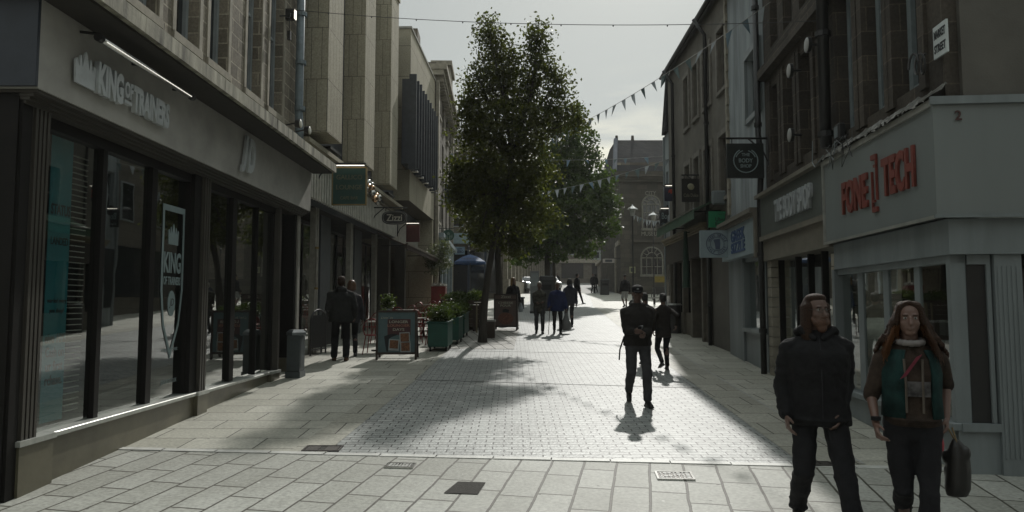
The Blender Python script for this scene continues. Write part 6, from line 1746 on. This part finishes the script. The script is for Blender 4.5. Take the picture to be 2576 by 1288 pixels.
# ------------------------------------------------------------------ people
SKIN = M('skin', (.13, .074, .056), .5, var=.08); SKIN2 = M('skin_tan', (.10, .058, .044), .5, var=.08)
CL = lambda n, c, v=.3: M('cloth_' + n, c, .85, var=v, scale=9, bump=.5, bscale=120, spec=.2)
BLK = CL('black', (.012, .012, .013)); CHAR = CL('charcoal', (.03, .03, .034)); NAVY = CL('navy', (.018, .028, .085)); OLIV = CL('olive', (.05, .048, .032), .7)
GRYT = CL('grey_trouser', (.05, .05, .052)); BRN = CL('brown', (.05, .032, .02)); SHORTW = CL('pale_shorts', (.33, .34, .34)); SHOE = M('shoe_black', (.015, .014, .013), .45); SHOEW = M('shoe_pale', (.25, .25, .25), .6)
HBRN = M('hair_brown', (.030, .014, .007), .75, var=.6, scale=70, bump=1.0, bscale=110, spec=.25); HBLK = M('hair_black', (.012, .010, .008), .8, var=.4, scale=40); HWHT = M('hair_white', (.40, .39, .35), .6, var=.3, scale=40); HBLD = M('hair_blonde', (.24, .15, .06), .5, var=.4, scale=40)

def ik(a, b, l1, l2, pole):
    d = b - a; L = d.length
    if L >= (l1 + l2) * .999: return a + d * (l1 / (l1 + l2))
    x = (l1 * l1 - l2 * l2 + L * L) / (2 * L); h = math.sqrt(max(0, l1 * l1 - x * x)); u = d / L
    p = (pole - u * pole.dot(u)).normalized(); return a + u * x + p * h

def ribbons(mb, roots, rnd, L, w, curl, sway=.4):
    """thin curly locks: (root, direction)"""
    for p, d in roots:
        p = Vector(p); d = Vector(d); n = 5; s_ = Vector((-d.y, d.x, .01)); s_ = s_.normalized() if s_.length > .01 else Vector((1, 0, 0))
        ph = rnd.random() * 6.28; l = L * rnd.uniform(.5, 1.2); prev = None
        for i in range(n + 1):
            t = i / n; q = p + d * l * t + Vector((0, 0, -sway * l * t * t)) + s_ * curl * math.sin(ph + t * 9) * t + Vector((0, 0, curl * .6 * math.cos(ph + t * 9) * t))
            o = len(mb.v); mb.v += [tuple(q - s_ * w), tuple(q + s_ * w)]
            if prev is not None: mb.f.append((prev, prev + 1, o + 1, o))
            prev = o

def figure(label, px, d, H, face, jacket=BLK, trousers=BLK, shoes=SHOE, hair=HBRN, style='short', legs=((.0, 0), (.0, 0)), hands=None, hem=.78, bulk=1.0, width=1.0, skin=SKIN, vox=.02,
           shorts=False, sleeve=1.0, head=(0, 0), loose=1.0, hood=False, lean=0.0, feet_x=.10, near=False, y=None, collar=None, extra=None, x=None, hand_curl=.8):
    X = AT(px, 765, d).x if x is None else x
    o = thing('person', label, 'person', (X, d, gz(d)), R(face)); s = H / 1.75
    V = lambda x, y, z: Vector((x, y, z)) * s
    hipc = V(0, 0, .93); body = MB(); tro = MB(); jac = MB(); n = 12 if not near else 16
    ly = lean
    # legs
    for i, sg in enumerate((-1, 1)):
        dy, lift = legs[i][:2]; dx = legs[i][2] if len(legs[i]) > 2 else 0
        hip = hipc + V(sg * .09, 0, -.02); ank = V(sg * feet_x + dx, dy, .085 + lift); kn = ik(hip, ank, .435 * s, .425 * s, Vector((sg * .08, 1, 0)))
        pitch = -lift * 3.2
        body.chain([hip, kn, ank], [.075 * s, .05 * s, .036 * s], n); body.caps(kn.lerp(ank, .3) + V(0, -.012, 0), .052 * s, kn.lerp(ank, .65), .042 * s, n)
        f = Vector((sg * .12, math.cos(pitch), math.sin(pitch))).normalized(); upv = Vector((0, -math.sin(pitch), math.cos(pitch)))
        hl = ank - f * .045 * s - upv * .045 * s; tl = ank + f * .15 * s - upv * .055 * s
        body.caps(hl, .032 * s, tl, .026 * s, 8)
        sh = MB(); sh.caps(hl - upv * .004, .040 * s, ank + f * .06 * s - upv * .04 * s, .045 * s, n); sh.caps(ank + f * .06 * s - upv * .045 * s, .044 * s, tl, .034 * s, n); sh.caps(ank - upv * .02 * s, .045 * s, ank + Vector((0, 0, .03 * s)), .043 * s, n)
        sole = MB(); 
        sh.obox(ank + f * .05 * s - upv * .078 * s, f * .135 * s, Vector((1, 0, 0)) * .042 * s, upv * .009 * s)
        remeshed(sh, 'shoe', shoes, o, .012 if near else .018, 2)
        if shorts:
            e = hip.lerp(kn, .85); tro.caps(hip, .092 * s, e, .085 * s * loose, n)
        else:
            k2 = kn + V(0, .012, 0); tro.caps(hip, .094 * s, k2, .066 * s * loose, n); tro.caps(k2, .066 * s * loose, ank + V(0, -.008, .03), .055 * s * loose, n)
            if near: tro.ell(ank + V(0, .0, .02), (.066 * s * loose, .07 * s * loose, .03 * s)); tro.ell(ank + V(0, .0, .085), (.062 * s * loose, .062 * s * loose, .02 * s)); tro.ell(kn + V(0, .02, -.02), (.07 * s * loose, .06 * s * loose, .03 * s))
    tro.loft([(V(0, 0, .80), .10 * s, .09 * s), (V(0, -.01, .87), .165 * s, .115 * s), (V(0, -.01, .95), .17 * s, .118 * s), (V(0, 0, 1.04), .15 * s, .10 * s)], 16)
    # torso under clothes
    T = lambda x, y, z: V(x, y + ly * max(0, z - 1.0), z)
    body.loft([(T(0, 0, .86), .13 * s, .09 * s), (T(0, 0, 1.0), .125 * s, .09 * s), (T(0, 0, 1.12), .115 * s, .085 * s), (T(0, .01, 1.28), .14 * s, .10 * s), (T(0, 0, 1.40), .14 * s, .08 * s), (T(0, 0, 1.46), .07 * s, .06 * s)], 16)
    sh_w = .175 * width
    # arms
    if hands is None: hands = [(-.26, .04, .84), (.26, .02, .84)]
    for i, sg in enumerate((-1, 1)):
        shd = T(sg * sh_w, -.005, 1.365); w = hands[i]; w = (w if isinstance(w, Vector) else V(*w))
        el = ik(shd, w, .285 * s, .255 * s, Vector((sg * .28, -1, -.1)))
        body.chain([shd, el, w], [.045 * s, .036 * s, .024 * s], n)
        fd = (w - el).normalized(); 
        # sleeve
        e2 = el.lerp(w, .93) if sleeve >= 1 else None
        b_ = bulk
        jac.caps(T(sg * sh_w * .45, -.005, 1.405), .050 * s * b_, shd + V(0, 0, -.01), .056 * s * b_, n); jac.caps(shd + V(0, 0, -.01), .057 * s * b_, el, .054 * s * b_, n)
        if sleeve >= 1: jac.caps(el, .056 * s * b_, e2, .042 * s * b_, n)
        if near and sleeve >= 1:
            for t_ in (.3, .55, .8): c = el.lerp(e2, t_); jac.ell(c, (.054 * s * b_, .054 * s * b_, .022 * s))
            for t_ in (.45, .7): c = shd.lerp(el, t_); jac.ell(c, (.066 * s * b_, .064 * s * b_, .028 * s))
        # hand: palm, four fingers, thumb
        inw = Vector((-sg, 0, 0)); inw = (inw - fd * inw.dot(fd)).normalized(); fw = fd.cross(inw) * sg; 
        if fw.y < 0: fw = -fw
        for q in range(4):
            off = fw * (.027 - .018 * q) * s; k0 = w + off * .7 + fd * .02 * s; k1 = w + off + fd * (.088 - .004 * abs(q - 1)) * s
            body.caps(k0, .016 * s, k1, .0125 * s, 8)
            ln = (.040, .045, .041, .032)[q] * s; c1 = hand_curl * (.55 + .1 * q); d1 = (fd * math.cos(c1) + inw * math.sin(c1)); d2 = (fd * math.cos(c1 * 2.1) + inw * math.sin(c1 * 2.1))
            k2 = k1 + d1 * ln; k3 = k2 + d2 * ln * .85
            body.caps(k1, .0105 * s, k2, .0095 * s, 8); body.caps(k2, .0095 * s, k3, .0075 * s, 8)
        th0 = w + fw * .022 * s + fd * .022 * s; th1 = th0 + (fd * .6 + fw * .55 + inw * .35).normalized() * .042 * s; th2 = th1 + (fd * .85 + fw * .05 + inw * .5).normalized() * .032 * s
        body.caps(th0, .014 * s, th1, .011 * s, 8); body.caps(th1, .011 * s, th2, .008 * s, 8)
    # neck, head
    nk = T(0, .0, 1.44); hc = T(0, .022, 1.625)
    body.caps(nk, .056 * s, hc + V(0, -.02, -.06), .052 * s, n)
    Rm = Matrix.Rotation(R(head[0]), 3, 'Z') @ Matrix.Rotation(R(head[1]), 3, 'X')
    Hh = lambda x, y, z: hc + Rm @ (Vector((x, y, z)) * s)
    body.ell(Hh(0, -.012, .035), (.074 * s, .093 * s, .084 * s), 16, 12, Rm); body.ell(Hh(0, .018, -.025), (.062 * s, .074 * s, .088 * s), 16, 12, Rm)
    body.ell(Hh(0, .052, -.092), (.036 * s, .030 * s, .024 * s), 10, 8, Rm); body.ell(Hh(0, .0, -.07), (.052 * s, .06 * s, .04 * s), 12, 8, Rm)
    body.caps(Hh(0, .090, .008), .009 * s, Hh(0, .106, -.034), .013 * s, 8)
    for sg in (-1, 1):
        body.ell(Hh(sg * .074, -.005, -.012), (.010 * s, .019 * s, .031 * s), 8, 8, Rm); body.ell(Hh(sg * .028, .076, .026), (.024 * s, .012 * s, .008 * s), 8, 6, Rm); body.ell(Hh(sg * .038, .062, -.03), (.022 * s, .018 * s, .02 * s), 8, 6, Rm)
    body.ell(Hh(0, .086, -.060), (.024 * s, .010 * s, .007 * s), 8, 6, Rm); body.ell(Hh(0, .084, -.070), (.020 * s, .010 * s, .007 * s), 8, 6, Rm)
    bo = remeshed(body, 'body', skin, o, .0065 if near else vox * .62, 2 if near else 1, .4)
    if near or d < 12:
        for sg in (-1, 1):
            e = MB().ell(Hh(sg * .030, .074, .006), (.013 * s, .012 * s, .009 * s), 10, 8).build('eye', M('eye_white', (.4, .38, .36), .2), o, smooth=True)
            MB().ell(Hh(sg * .030, .084, .006), (.006 * s, .004 * s, .006 * s), 8, 6).build('iris', M('eye_dark', (.02, .015, .01), .15), e)
            MB().obox(Hh(sg * .031, .088, .026), Rm @ Vector((.017 * s, 0, .0)), Rm @ Vector((0, .003, 0)), Rm @ Vector((0, 0, .003))).build('eyebrow', hair, o)
    remeshed(tro, 'shorts' if shorts else 'trousers', trousers, o, .012 if near else vox, 2, folds=.03 if near else .025)
    # jacket torso
    b_ = bulk
    rings = [(T(0, -.005, hem), .185 * s * b_, .135 * s * b_), (T(0, -.005, (hem + 1.02) / 2), .18 * s * b_, .135 * s * b_), (T(0, 0, 1.04), .168 * s * b_, .125 * s * b_), (T(0, .005, 1.2), .178 * s * b_, .132 * s * b_), (T(0, .0, 1.32), .187 * s * b_ * (.5 + .5 * width), .125 * s * b_), (T(0, -.005, 1.40), .150 * s * (.5 + .5 * width), .100 * s * b_), (T(0, -.005, 1.455), .10 * s, .08 * s), (T(0, 0, 1.485), .068 * s, .066 * s)]
    jac.loft(rings, 20)
    if near:
        jac.ell(T(0, .045, hem + .05), (.178 * s * b_, .11 * s * b_, .03 * s))
    if hood: jac.ell(T(0, -.075, 1.475), (.115 * s, .08 * s, .065 * s)); jac.ell(T(.07, .0, 1.46), (.05 * s, .06 * s, .04 * s)); jac.ell(T(-.07, 0, 1.46), (.05 * s, .06 * s, .04 * s))
    if collar: jac.caps(T(0, 0, 1.45), .075 * s, T(0, .01, 1.50), .070 * s, 12)
    remeshed(jac, 'jacket' if sleeve >= 1 else 'shirt', jacket, o, .011 if near else vox, 3, folds=(.035 if sleeve >= 1 else .012) if near else .03)
    # hair
    hb = MB(); rnd = random.Random(int(px) + 7)
    if style == 'curly': hb.ell(Hh(0, -.040, .050), (.086 * s, .078 * s, .085 * s), 16, 12, Rm); hb.ell(Hh(0, -.052, -.005), (.076 * s, .062 * s, .08 * s), 12, 10, Rm); hb.ell(Hh(.03, .0, .100), (.05 * s, .055 * s, .028 * s), 12, 8, Rm); hb.ell(Hh(-.03, .0, .100), (.05 * s, .055 * s, .028 * s), 12, 8, Rm)
    if style in ('short', 'long', 'bun', 'bob', 'cap'):
        hb.ell(Hh(0, -.030, .045), (.084 * s, .085 * s, .084 * s), 16, 12, Rm); hb.ell(Hh(0, -.008, .092), (.074 * s, .082 * s, .038 * s), 16, 10, Rm); hb.ell(Hh(0, -.052, -.005), (.076 * s, .062 * s, .08 * s), 12, 10, Rm)
        if style == 'short': hb.ell(Hh(0, .02, .098), (.06 * s, .06 * s, .03 * s), 12, 8, Rm)
    if style == 'bun': hb.ell(Hh(0, -.10, .05), (.045 * s, .045 * s, .045 * s))
    if style == 'bob':
        for a in range(-110, 111, 20): t = R(a - 90); hb.caps(Hh(.072 * math.cos(t), -.01 + .08 * math.sin(t), .03), .03 * s, Hh(.082 * math.cos(t), -.01 + .085 * math.sin(t), -.09), .026 * s, 8)
    if style in ('long', 'curly'):
        L_ = .24 if style == 'long' else .20
        for a in (range(-112, 113, 16) if style == 'long' else range(-96, 97, 16)):
            t = R(a - 90); e = 1.0 if style == 'long' else 1.45
            hb.caps(Hh(.070 * math.cos(t), -.015 + .08 * math.sin(t), .03), .032 * s, Hh(.088 * math.cos(t) * e, -.02 + .09 * math.sin(t) * e, -L_ + .04), (.022 if style == 'long' else .030) * s, 8)
    if style == 'curly':
        for k in range(150):
            t = rnd.uniform(R(172), R(368)); z = rnd.uniform(-.25, .09); q = .080 + max(0, -z + .04) * .52
            hb.ell(Hh(q * math.cos(t), -.02 + q * math.sin(t), z), (rnd.uniform(.012, .024) * s, rnd.uniform(.012, .022) * s, rnd.uniform(.014, .03) * s), 8, 6)
        hb.caps(Hh(-.055, .035, .085), .024 * s, Hh(-.078, .02, -.02), .026 * s, 8); hb.caps(Hh(.055, .035, .085), .024 * s, Hh(.078, .02, -.02), .026 * s, 8); hb.caps(Hh(0, .045, .112), .018 * s, Hh(-.055, .035, .085), .022 * s, 8); hb.caps(Hh(0, .045, .112), .018 * s, Hh(.055, .035, .085), .022 * s, 8)
    if style == 'bald_rim': hb.ell(Hh(0, -.035, .03), (.080 * s, .080 * s, .082 * s), 16, 12, Rm)
    if hb.v:
        ho = remeshed(hb, 'hair', hair, o, .010 if near else vox * .8, 2)
        if near or style == 'curly':
            st = MB(); roots = []
            m_ = 2600 if style == 'curly' else 500
            for k in range(m_):
                t = rnd.uniform(R(150), R(390)); z = rnd.uniform(-.16, .11) if style == 'curly' else rnd.uniform(-.17, .09)
                rr2 = (.082 if z > 0 else .082 + (.46 if style == 'curly' else .06) * min(.15, -z)) * rnd.uniform(.85, 1.08) * (1 if z < .05 else math.sqrt(max(.05, 1 - ((z - .04) / .09) ** 2)))
                p_ = Hh(rr2 * math.cos(t), -.02 + rr2 * 1.0 * math.sin(t), z); dd = Rm @ Vector((math.cos(t) * (.35 if z < 0 else .12), math.sin(t) * (.35 if z < 0 else .12), -.8 if (z < .06 or style == 'curly') else -.1)).normalized(); roots.append((p_, dd))
            ribbons(st, roots, rnd, (.10 if style == 'curly' else .05) * s, (.0024 if style == 'curly' else .0018) * s, (.026 if style == 'curly' else .006) * s)
            st.build('hair_locks', leaf_mat('hair_locks_' + style, (.035, .018, .009) if style == 'curly' else (.022, .013, .008), (.17, .075, .028) if style == 'curly' else (.05, .028, .016), .4, (1.6, 1.1, .7)), ho, recalc=False)
    if style in ('cap',):
        cp = MB(); cp.ell(Hh(0, -.012, .062), (.087 * s, .102 * s, .070 * s), 16, 12, Rm); cp.ell(Hh(0, .10, .045), (.070 * s, .070 * s, .010 * s), 14, 6, Rm)
        cob = remeshed(cp, 'cap', BLK, o, .010, 1); MB().ell(Hh(0, .088, .085), (.018 * s, .006 * s, .012 * s), 8, 6).build('badge', SHOEW, cob)
    if style == 'hat':
        cp = MB(); cp.ell(Hh(0, -.012, .05), (.084 * s, .098 * s, .085 * s), 16, 12, Rm); remeshed(cp, 'cap', hair, o, .014, 1)
    if extra: extra(o, s, Hh, T, hands)
    return o
def inv(o_xy, face, p):
    d_ = Vector(p) - Vector((o_xy[0], o_xy[1], gz(o_xy[1]))); return Matrix.Rotation(-R(face), 3, 'Z') @ d_

# near bearded man
dM = 5.4; xM = AT(2052, 765, dM).x; fM = 166
hm = [inv((xM, dM), fM, AT(2114, 1040, dM - .1)), inv((xM, dM), fM, AT(1978, 1045, dM - .03))]
def exM(o, s, Hh, T, hands):
    b_ = MB(); b_.ell(Hh(0, .050, -.085), (.052 * s, .046 * s, .050 * s)); b_.ell(Hh(0, .060, -.125), (.035 * s, .032 * s, .035 * s)); b_.ell(Hh(0, .095, -.048), (.030 * s, .010 * s, .008 * s))
    for sg in (-1, 1): b_.caps(Hh(sg * .064, .01, -.02), .014 * s, Hh(sg * .045, .055, -.085), .022 * s, 8)
    remeshed(b_, 'beard', M('beard_auburn', (.075, .032, .016), .6, var=.5, scale=60), o, .007, 1)
    g = MB()
    for sg in (-1, 1):
        c = [Hh(sg * .031 + .021 * math.cos(t), .098, .004 + .017 * math.sin(t)) for t in [k * math.pi / 8 for k in range(17)]]; g.tube(c, .0018, 5); g.tube([Hh(sg * .052, .098, .01), Hh(sg * .077, .02, .008)], .0018, 5)
    g.tube([Hh(-.011, .1, .008), Hh(.011, .1, .008)], .0018, 5); g.build('glasses', M('glasses_frame', (.04, .035, .03), .3, .5), o)
    w = hands[0]; MB().tube([w + Vector((.01, .03, -.10)), w + Vector((-.03, .07, -.15))], .004, 6).build('cigarette', BLACKP, o)
    c = MB()
    for sg in (-1, 1): c.caps(T(sg * .03, .095, 1.43), .022 * s, T(sg * .11, .02, 1.49), .032 * s, 10)
    c.caps(T(-.12, -.02, 1.47), .04 * s, T(.12, -.02, 1.47), .04 * s, 10); c.ell(T(0, -.1, 1.46), (.14 * s, .08 * s, .08 * s)); remeshed(c, 'hood', BLK, o, .011, 2)
    z = MB(); z.tube([T(.0, .150, .80), T(0, .160, 1.1), T(0, .150, 1.3), T(0, .11, 1.42)], .004, 5); z.build('zip', CHAR, o)
figure('bearded man with glasses in a long black parka, nearest walker at the right', 2052, dM, 1.84, fM, jacket=BLK, trousers=CL('black_trouser', (.016, .016, .018)), hair=HBRN, style='long', legs=((.30, .0, -.06), (-.20, .05, .02)), hands=hm, hem=.80, bulk=1.20, width=1.10, near=True, head=(22, 2), loose=1.12, x=xM, extra=exM, feet_x=.11, skin=SKIN2, hand_curl=.7)
# near curly woman
dW = 5.0; xW = AT(2284, 765, dW).x; fW = 158
hw = [inv((xW, dW), fW, AT(2380, 1052, dW - .02)), inv((xW, dW), fW, AT(2204, 1068, dW - .06))]
TEALV = CL('teal_vest', (.010, .033, .031), .6)
def exW(o, s, Hh, T, hands):
    v = MB(); v.loft([(T(0, -.0, .96), .192 * s, .150 * s), (T(0, 0, 1.1), .184 * s, .147 * s), (T(0, .005, 1.25), .192 * s, .150 * s), (T(0, 0, 1.36), .176 * s, .134 * s), (T(0, 0, 1.42), .13 * s, .10 * s)], 20)
    vb = v.mesh('vest'); 
    # open front: drop the faces over the chest centre
    bm = bmesh.new(); bm.from_mesh(vb)
    dl = [f for f in bm.faces if f.calc_center_median().y > .04 * s and abs(f.calc_center_median().x + .02 * s) < .085 * s or len(f.verts) > 5]
    bmesh.ops.delete(bm, geom=dl, context='FACES'); bm.to_mesh(vb); bm.free()
    for p_ in vb.polygons: p_.use_smooth = True
    vb.materials.append(TEALV); vo = bpy.data.objects.new('vest', vb); SC.collection.objects.link(vo); vo.parent = o
    sd_ = vo.modifiers.new('solid', 'SOLIDIFY'); sd_.thickness = .012
    sc2 = MB()
    for k in range(12):
        a = 2 * math.pi * k / 12; b2 = 2 * math.pi * (k + 1) / 12
        sc2.caps(T(.078 * math.cos(a), .015 + .075 * math.sin(a), 1.475 - .012 * math.sin(a)), .019 * s, T(.078 * math.cos(b2), .015 + .075 * math.sin(b2), 1.475 - .012 * math.sin(b2)), .026 * s, 8)
    remeshed(sc2, 'headphones', M('pale_headphones', (.16, .145, .14), .5), o, .009, 1)
    st = MB(); st.obox(T(.015, .150, 1.31), Vector((.018, 0, -.01)) * s, (0, .004, 0), Vector((.05, 0, -.075)) * s); st.build('badge', CL('pink_strap', (.15, .03, .045)), o)
    for sx in (-1, 1): MB().tube([T(sx * .05, .142, 1.0), T(sx * .05, .148, 1.2), T(sx * .055, .13, 1.36)], .008 * s, 5).build('trim', CL('check_pale', (.10, .085, .07)), o)
    sh = MB(); sh.obox(T(-.02, .143, 1.16), (.075 * s, 0, 0), (0, .003, 0), (0, 0, .05 * s)); sh.build('print', CL('shirt_print', (.09, .085, .085), .9), o)
    w0 = hands[1]; MB().tube([w0 + Vector((-.0, 0, .03)), w0 + Vector((0, 0, .055))], .031 * s, 12).build('wristband', BLK, o)
figure('woman with long curly brown hair and teal vest carrying bags, rightmost walker', 2284, dW, 1.80, fW, jacket=CL('brown_check_shirt', (.040, .028, .021), .8), trousers=CL('black_jean', (.014, .014, .016)), hair=HBRN, style='curly', legs=((.24, 0, .035), (-.26, .11, -.035)), hands=hw, hem=.90, bulk=1.0, width=1.02, near=True, sleeve=.5, head=(-2, 3), loose=.98, x=xW, extra=exW, feet_x=.08, hand_curl=.95)
# her bags
h2 = AT(2388, 1075, dW - .05)
o = thing('carrier_bag', 'big black carrier bag hanging from the hand of the curly haired woman', 'bag', (h2.x, h2.y, h2.z))
bg_ = MB(); rr = random.Random(3)
bg_.loft([((.04, .0, -.08), .02, .02), ((.05, 0, -.13), .055, .04), ((.055, 0, -.20), .075, .055), ((.05, .0, -.30), .085, .065), ((.04, 0, -.42), .085, .065), ((.035, 0, -.47), .07, .05)], 14)
for k in range(16): bg_.ell((.045 + rr.uniform(-.06, .06), rr.uniform(-.04, .04), -.13 - rr.random() * .3), (.03, .03, .05))
remeshed(bg_, 'bag', M('black_plastic', (.016, .015, .014), .35, var=.3), o, .01, 2)
MB().tube([(.02, -.0, -.0), (.035, -.02, -.1)], .006, 6).build('handle', M('amber_handle', (.14, .09, .03), .4), o); MB().tube([(.0, .02, -.0), (.05, .02, -.1)], .006, 6).build('handle', M('amber_handle', (.14, .09, .03)), o)
h3 = AT(2356, 1100, dW + .25)
o = thing('carrier_bag', 'bright red bag showing behind the hip of the curly haired woman', 'bag', tuple(h3))
bg_ = MB().loft([((0, 0, .13), .01, .01), ((0, 0, .06), .03, .04), ((0, 0, -.05), .05, .05), ((0, 0, -.13), .04, .04)], 12); remeshed(bg_, 'bag', M('red_plastic', (.36, .02, .035), .35), o, .01, 2)
MB().tube([(0, 0, .12), (-.02, -.05, .2)], .005, 5).build('handle', M('red_plastic', (.36, .02, .035)), o)

# man in cap with phone
dC = 10.6; xC = AT(1603, 765, dC).x
def exC(o, s, Hh, T, hands):
    MB().obox(V3(0.02, .33, 1.10) * s, Vector((.037, 0, 0)), Vector((0, .035, .065)), Vector((0, .004, -.002))).build('phone', PANE, o)
    MB().tube([T(.2, .02, 1.0), T(.26, -.02, .8), T(.27, -.03, .65)], .012, 6).build('strap', BLK, o)
V3 = lambda x, y, z: Vector((x, y, z))
figure('man in black cap and hooded jacket looking at his phone, middle of the road', 1603, dC, 1.80, 180, jacket=CL('cap_jacket', (.022, .02, .018)), trousers=GRYT, style='cap', hair=HBLK, legs=((.20, .0), (-.22, .07)), hands=[(-.05, .29, 1.04), (.09, .27, 1.08)], hem=.86, bulk=1.16, width=1.12, vox=.014, head=(-6, -12), hood=True, loose=1.12, extra=exC, skin=SKIN2)
figure('slim dark figure walking away just right of the man in the cap', 1668, 14.2, 1.56, 4, jacket=CL('dk2', (.022, .018, .015)), trousers=BLK, style='bun', hair=HBLK, legs=((-.18, .11), (.10, .0)), hands=[(-.24, -.02, .90), (.27, -.10, 1.02)], hem=.74, bulk=.95, vox=.017, loose=.98)
figure('dark clothed person almost hidden behind the man in the cap', 1622, 14.9, 1.55, 0, jacket=CHAR, trousers=CHAR, style='short', hair=HBLK, legs=((-.1, .05), (.12, .0)), vox=.022, hem=.8)
# elderly pair
def exE(o, s, Hh, T, hands):
    pass
figure('elderly woman in a mottled olive coat, left one of the elderly pair', 1357, 22.4, 1.66, 180, jacket=CL('camo', (.075, .072, .058), .9), trousers=GRYT, hair=HWHT, style='short', legs=((.05, 0), (-.06, .03)), hands=[(-.12, .17, 1.06), (.1, .17, 1.04)], hem=.68, bulk=1.12, loose=1.12)
figure('elderly white haired man in a blue jacket with a walking stick', 1402, 22.3, 1.66, 180, jacket=NAVY, trousers=BLK, hair=HWHT, style='short', legs=((.02, 0), (-.08, .04)), hands=[(-.30, .04, .86), (.29, .10, .88)], hem=.76, bulk=1.28, width=1.1, head=(0, -14), lean=.12)
p = AT(1381, 765, 22.1); o = thing('walking_stick', 'thin walking stick between the elderly pair', 'stick', (p.x, 22.1, gz(22.1))); MB().tube([(-.02, 0, 0), (.03, .0, .86)], .011, 6).build('shaft', BRN, o); MB().tube([(.0, 0, .87), (.1, 0, .88)], .014, 6).build('handle', BRN, o)
p = AT(1424, 812, 22.4); o = thing('carrier_bag', 'pale grey plastic bag carried beside the elderly man in blue', 'bag', tuple(p))
bg_ = MB().loft([((0, 0, .36), .01, .01), ((0, 0, .2), .07, .05), ((0, 0, -.05), .17, .12), ((0, 0, -.2), .16, .11), ((0, 0, -.25), .09, .08)], 14); remeshed(bg_, 'bag', M('grey_plastic', (.16, .16, .155), .4, var=.2), o, .018, 2); MB().tube([(0, 0, .34), (-.03, 0, .42)], .008, 5).build('handle', M('grey_plastic', (.16, .16, .155)), o)
figure('dark haired woman in dark hoodie walking away behind the elderly pair', 1433, 25.0, 1.74, 5, jacket=CL('slate_hoodie', (.035, .037, .05)), trousers=CHAR, hair=HBLK, style='bob', legs=((-.15, .08), (.10, 0)), hem=.84, bulk=1.12, hood=True)
figure('dark figure striding across the street beyond the dark haired woman', 1452, 42.0, 1.88, -60, jacket=BLK, trousers=BLK, hair=HBLK, style='short', legs=((-.30, .12), (.32, 0)), shoes=SHOEW, hem=.84, bulk=1.1, vox=.025)
figure('man in dark top and pale shorts walking away in front of the museum', 1573, 37.6, 1.82, 10, jacket=BLK, trousers=SHORTW, hair=HBLK, style='hat', shorts=True, legs=((-.14, .08), (.12, 0)), hem=.86, bulk=1.22, vox=.024)
# woman with blond hair at the second board
figure('woman with long fair hair walking towards us behind the CHEESE POUR board', 1291, 26.6, 1.76, 190, jacket=BLK, trousers=BLK, hair=HBLD, style='long', legs=((.12, 0), (-.12, .05)), hem=.80, bulk=1.1, head=(18, 0), vox=.018)
p = AT(1310, 775, 26.4); o = thing('shoulder_bag', 'pale bag at the side of the fair haired woman', 'bag', tuple(p)); remeshed(MB().loft([((0, 0, .2), .03, .04), ((0, 0, 0), .10, .08), ((0, 0, -.15), .07, .06)], 12), 'bag', M('pale_bag', (.20, .22, .24), .6), o, .018, 1); MB().tube([(0, 0, .2), (-.08, 0, .55)], .01, 5).build('strap', BLK, o)
# couple at the lounge
figure('heavy set man in dark jacket standing with his back to us at the lounge front', 858, 15.7, 1.90, 12, jacket=CL('dk_coat', (.022, .023, .022)), trousers=BLK, hair=HBRN, style='short', legs=((.02, 0), (-.06, 0)), hands=[(-.22, .16, .92), (.28, .10, .90)], hem=.80, bulk=1.34, width=1.22, vox=.016, shoes=CL('brown_shoe', (.06, .035, .02)), loose=1.25, hood=True, feet_x=.12)
figure('brown haired person partly hidden at the right shoulder of the standing man', 884, 16.5, 1.80, 20, jacket=CHAR, trousers=BLK, hair=M('hair_chestnut', (.10, .05, .025), .5, var=.4, scale=40), style='bob', legs=((.02, 0), (-.04, 0)), hem=.76, bulk=1.05, vox=.018)
# seated and distant people
for px, d_, H_p, f_, lb, st_ in [(1403, 78, 1.75, 180, 'tiny dark walker far up the street beyond the parked cars', 'short'), (1492, 62, 1.78, 200, 'dark clad person far off by the terrace shops, right of the striding figure', 'short'), (1499, 64, 1.70, 20, 'second dark clad person far off by the terrace shop fronts', 'bob')]:
    figure(lb, px, d_, H_p, f_, style=st_, legs=((.1, .0), (-.12, .05)), vox=.035, hair=HBLK)

# ------------------------------------------------------------------ thin street haze
hm_ = bpy.data.materials.new('haze'); hm_.use_nodes = True
hn = hm_.node_tree.nodes; hn.remove(hn['Principled BSDF'])
pv = hn.new('ShaderNodeVolumePrincipled'); pv.inputs['Density'].default_value = HAZE; pv.inputs['Color'].default_value = (.93, .95, .95, 1); pv.inputs['Anisotropy'].default_value = 0.3
hm_.node_tree.links.new(pv.outputs[0], hn['Material Output'].inputs['Volume'])
hz_ = MB().box(-270, 270, -130, 430, -8, 32).build('haze', hm_); tag(hz_, kind='stuff')
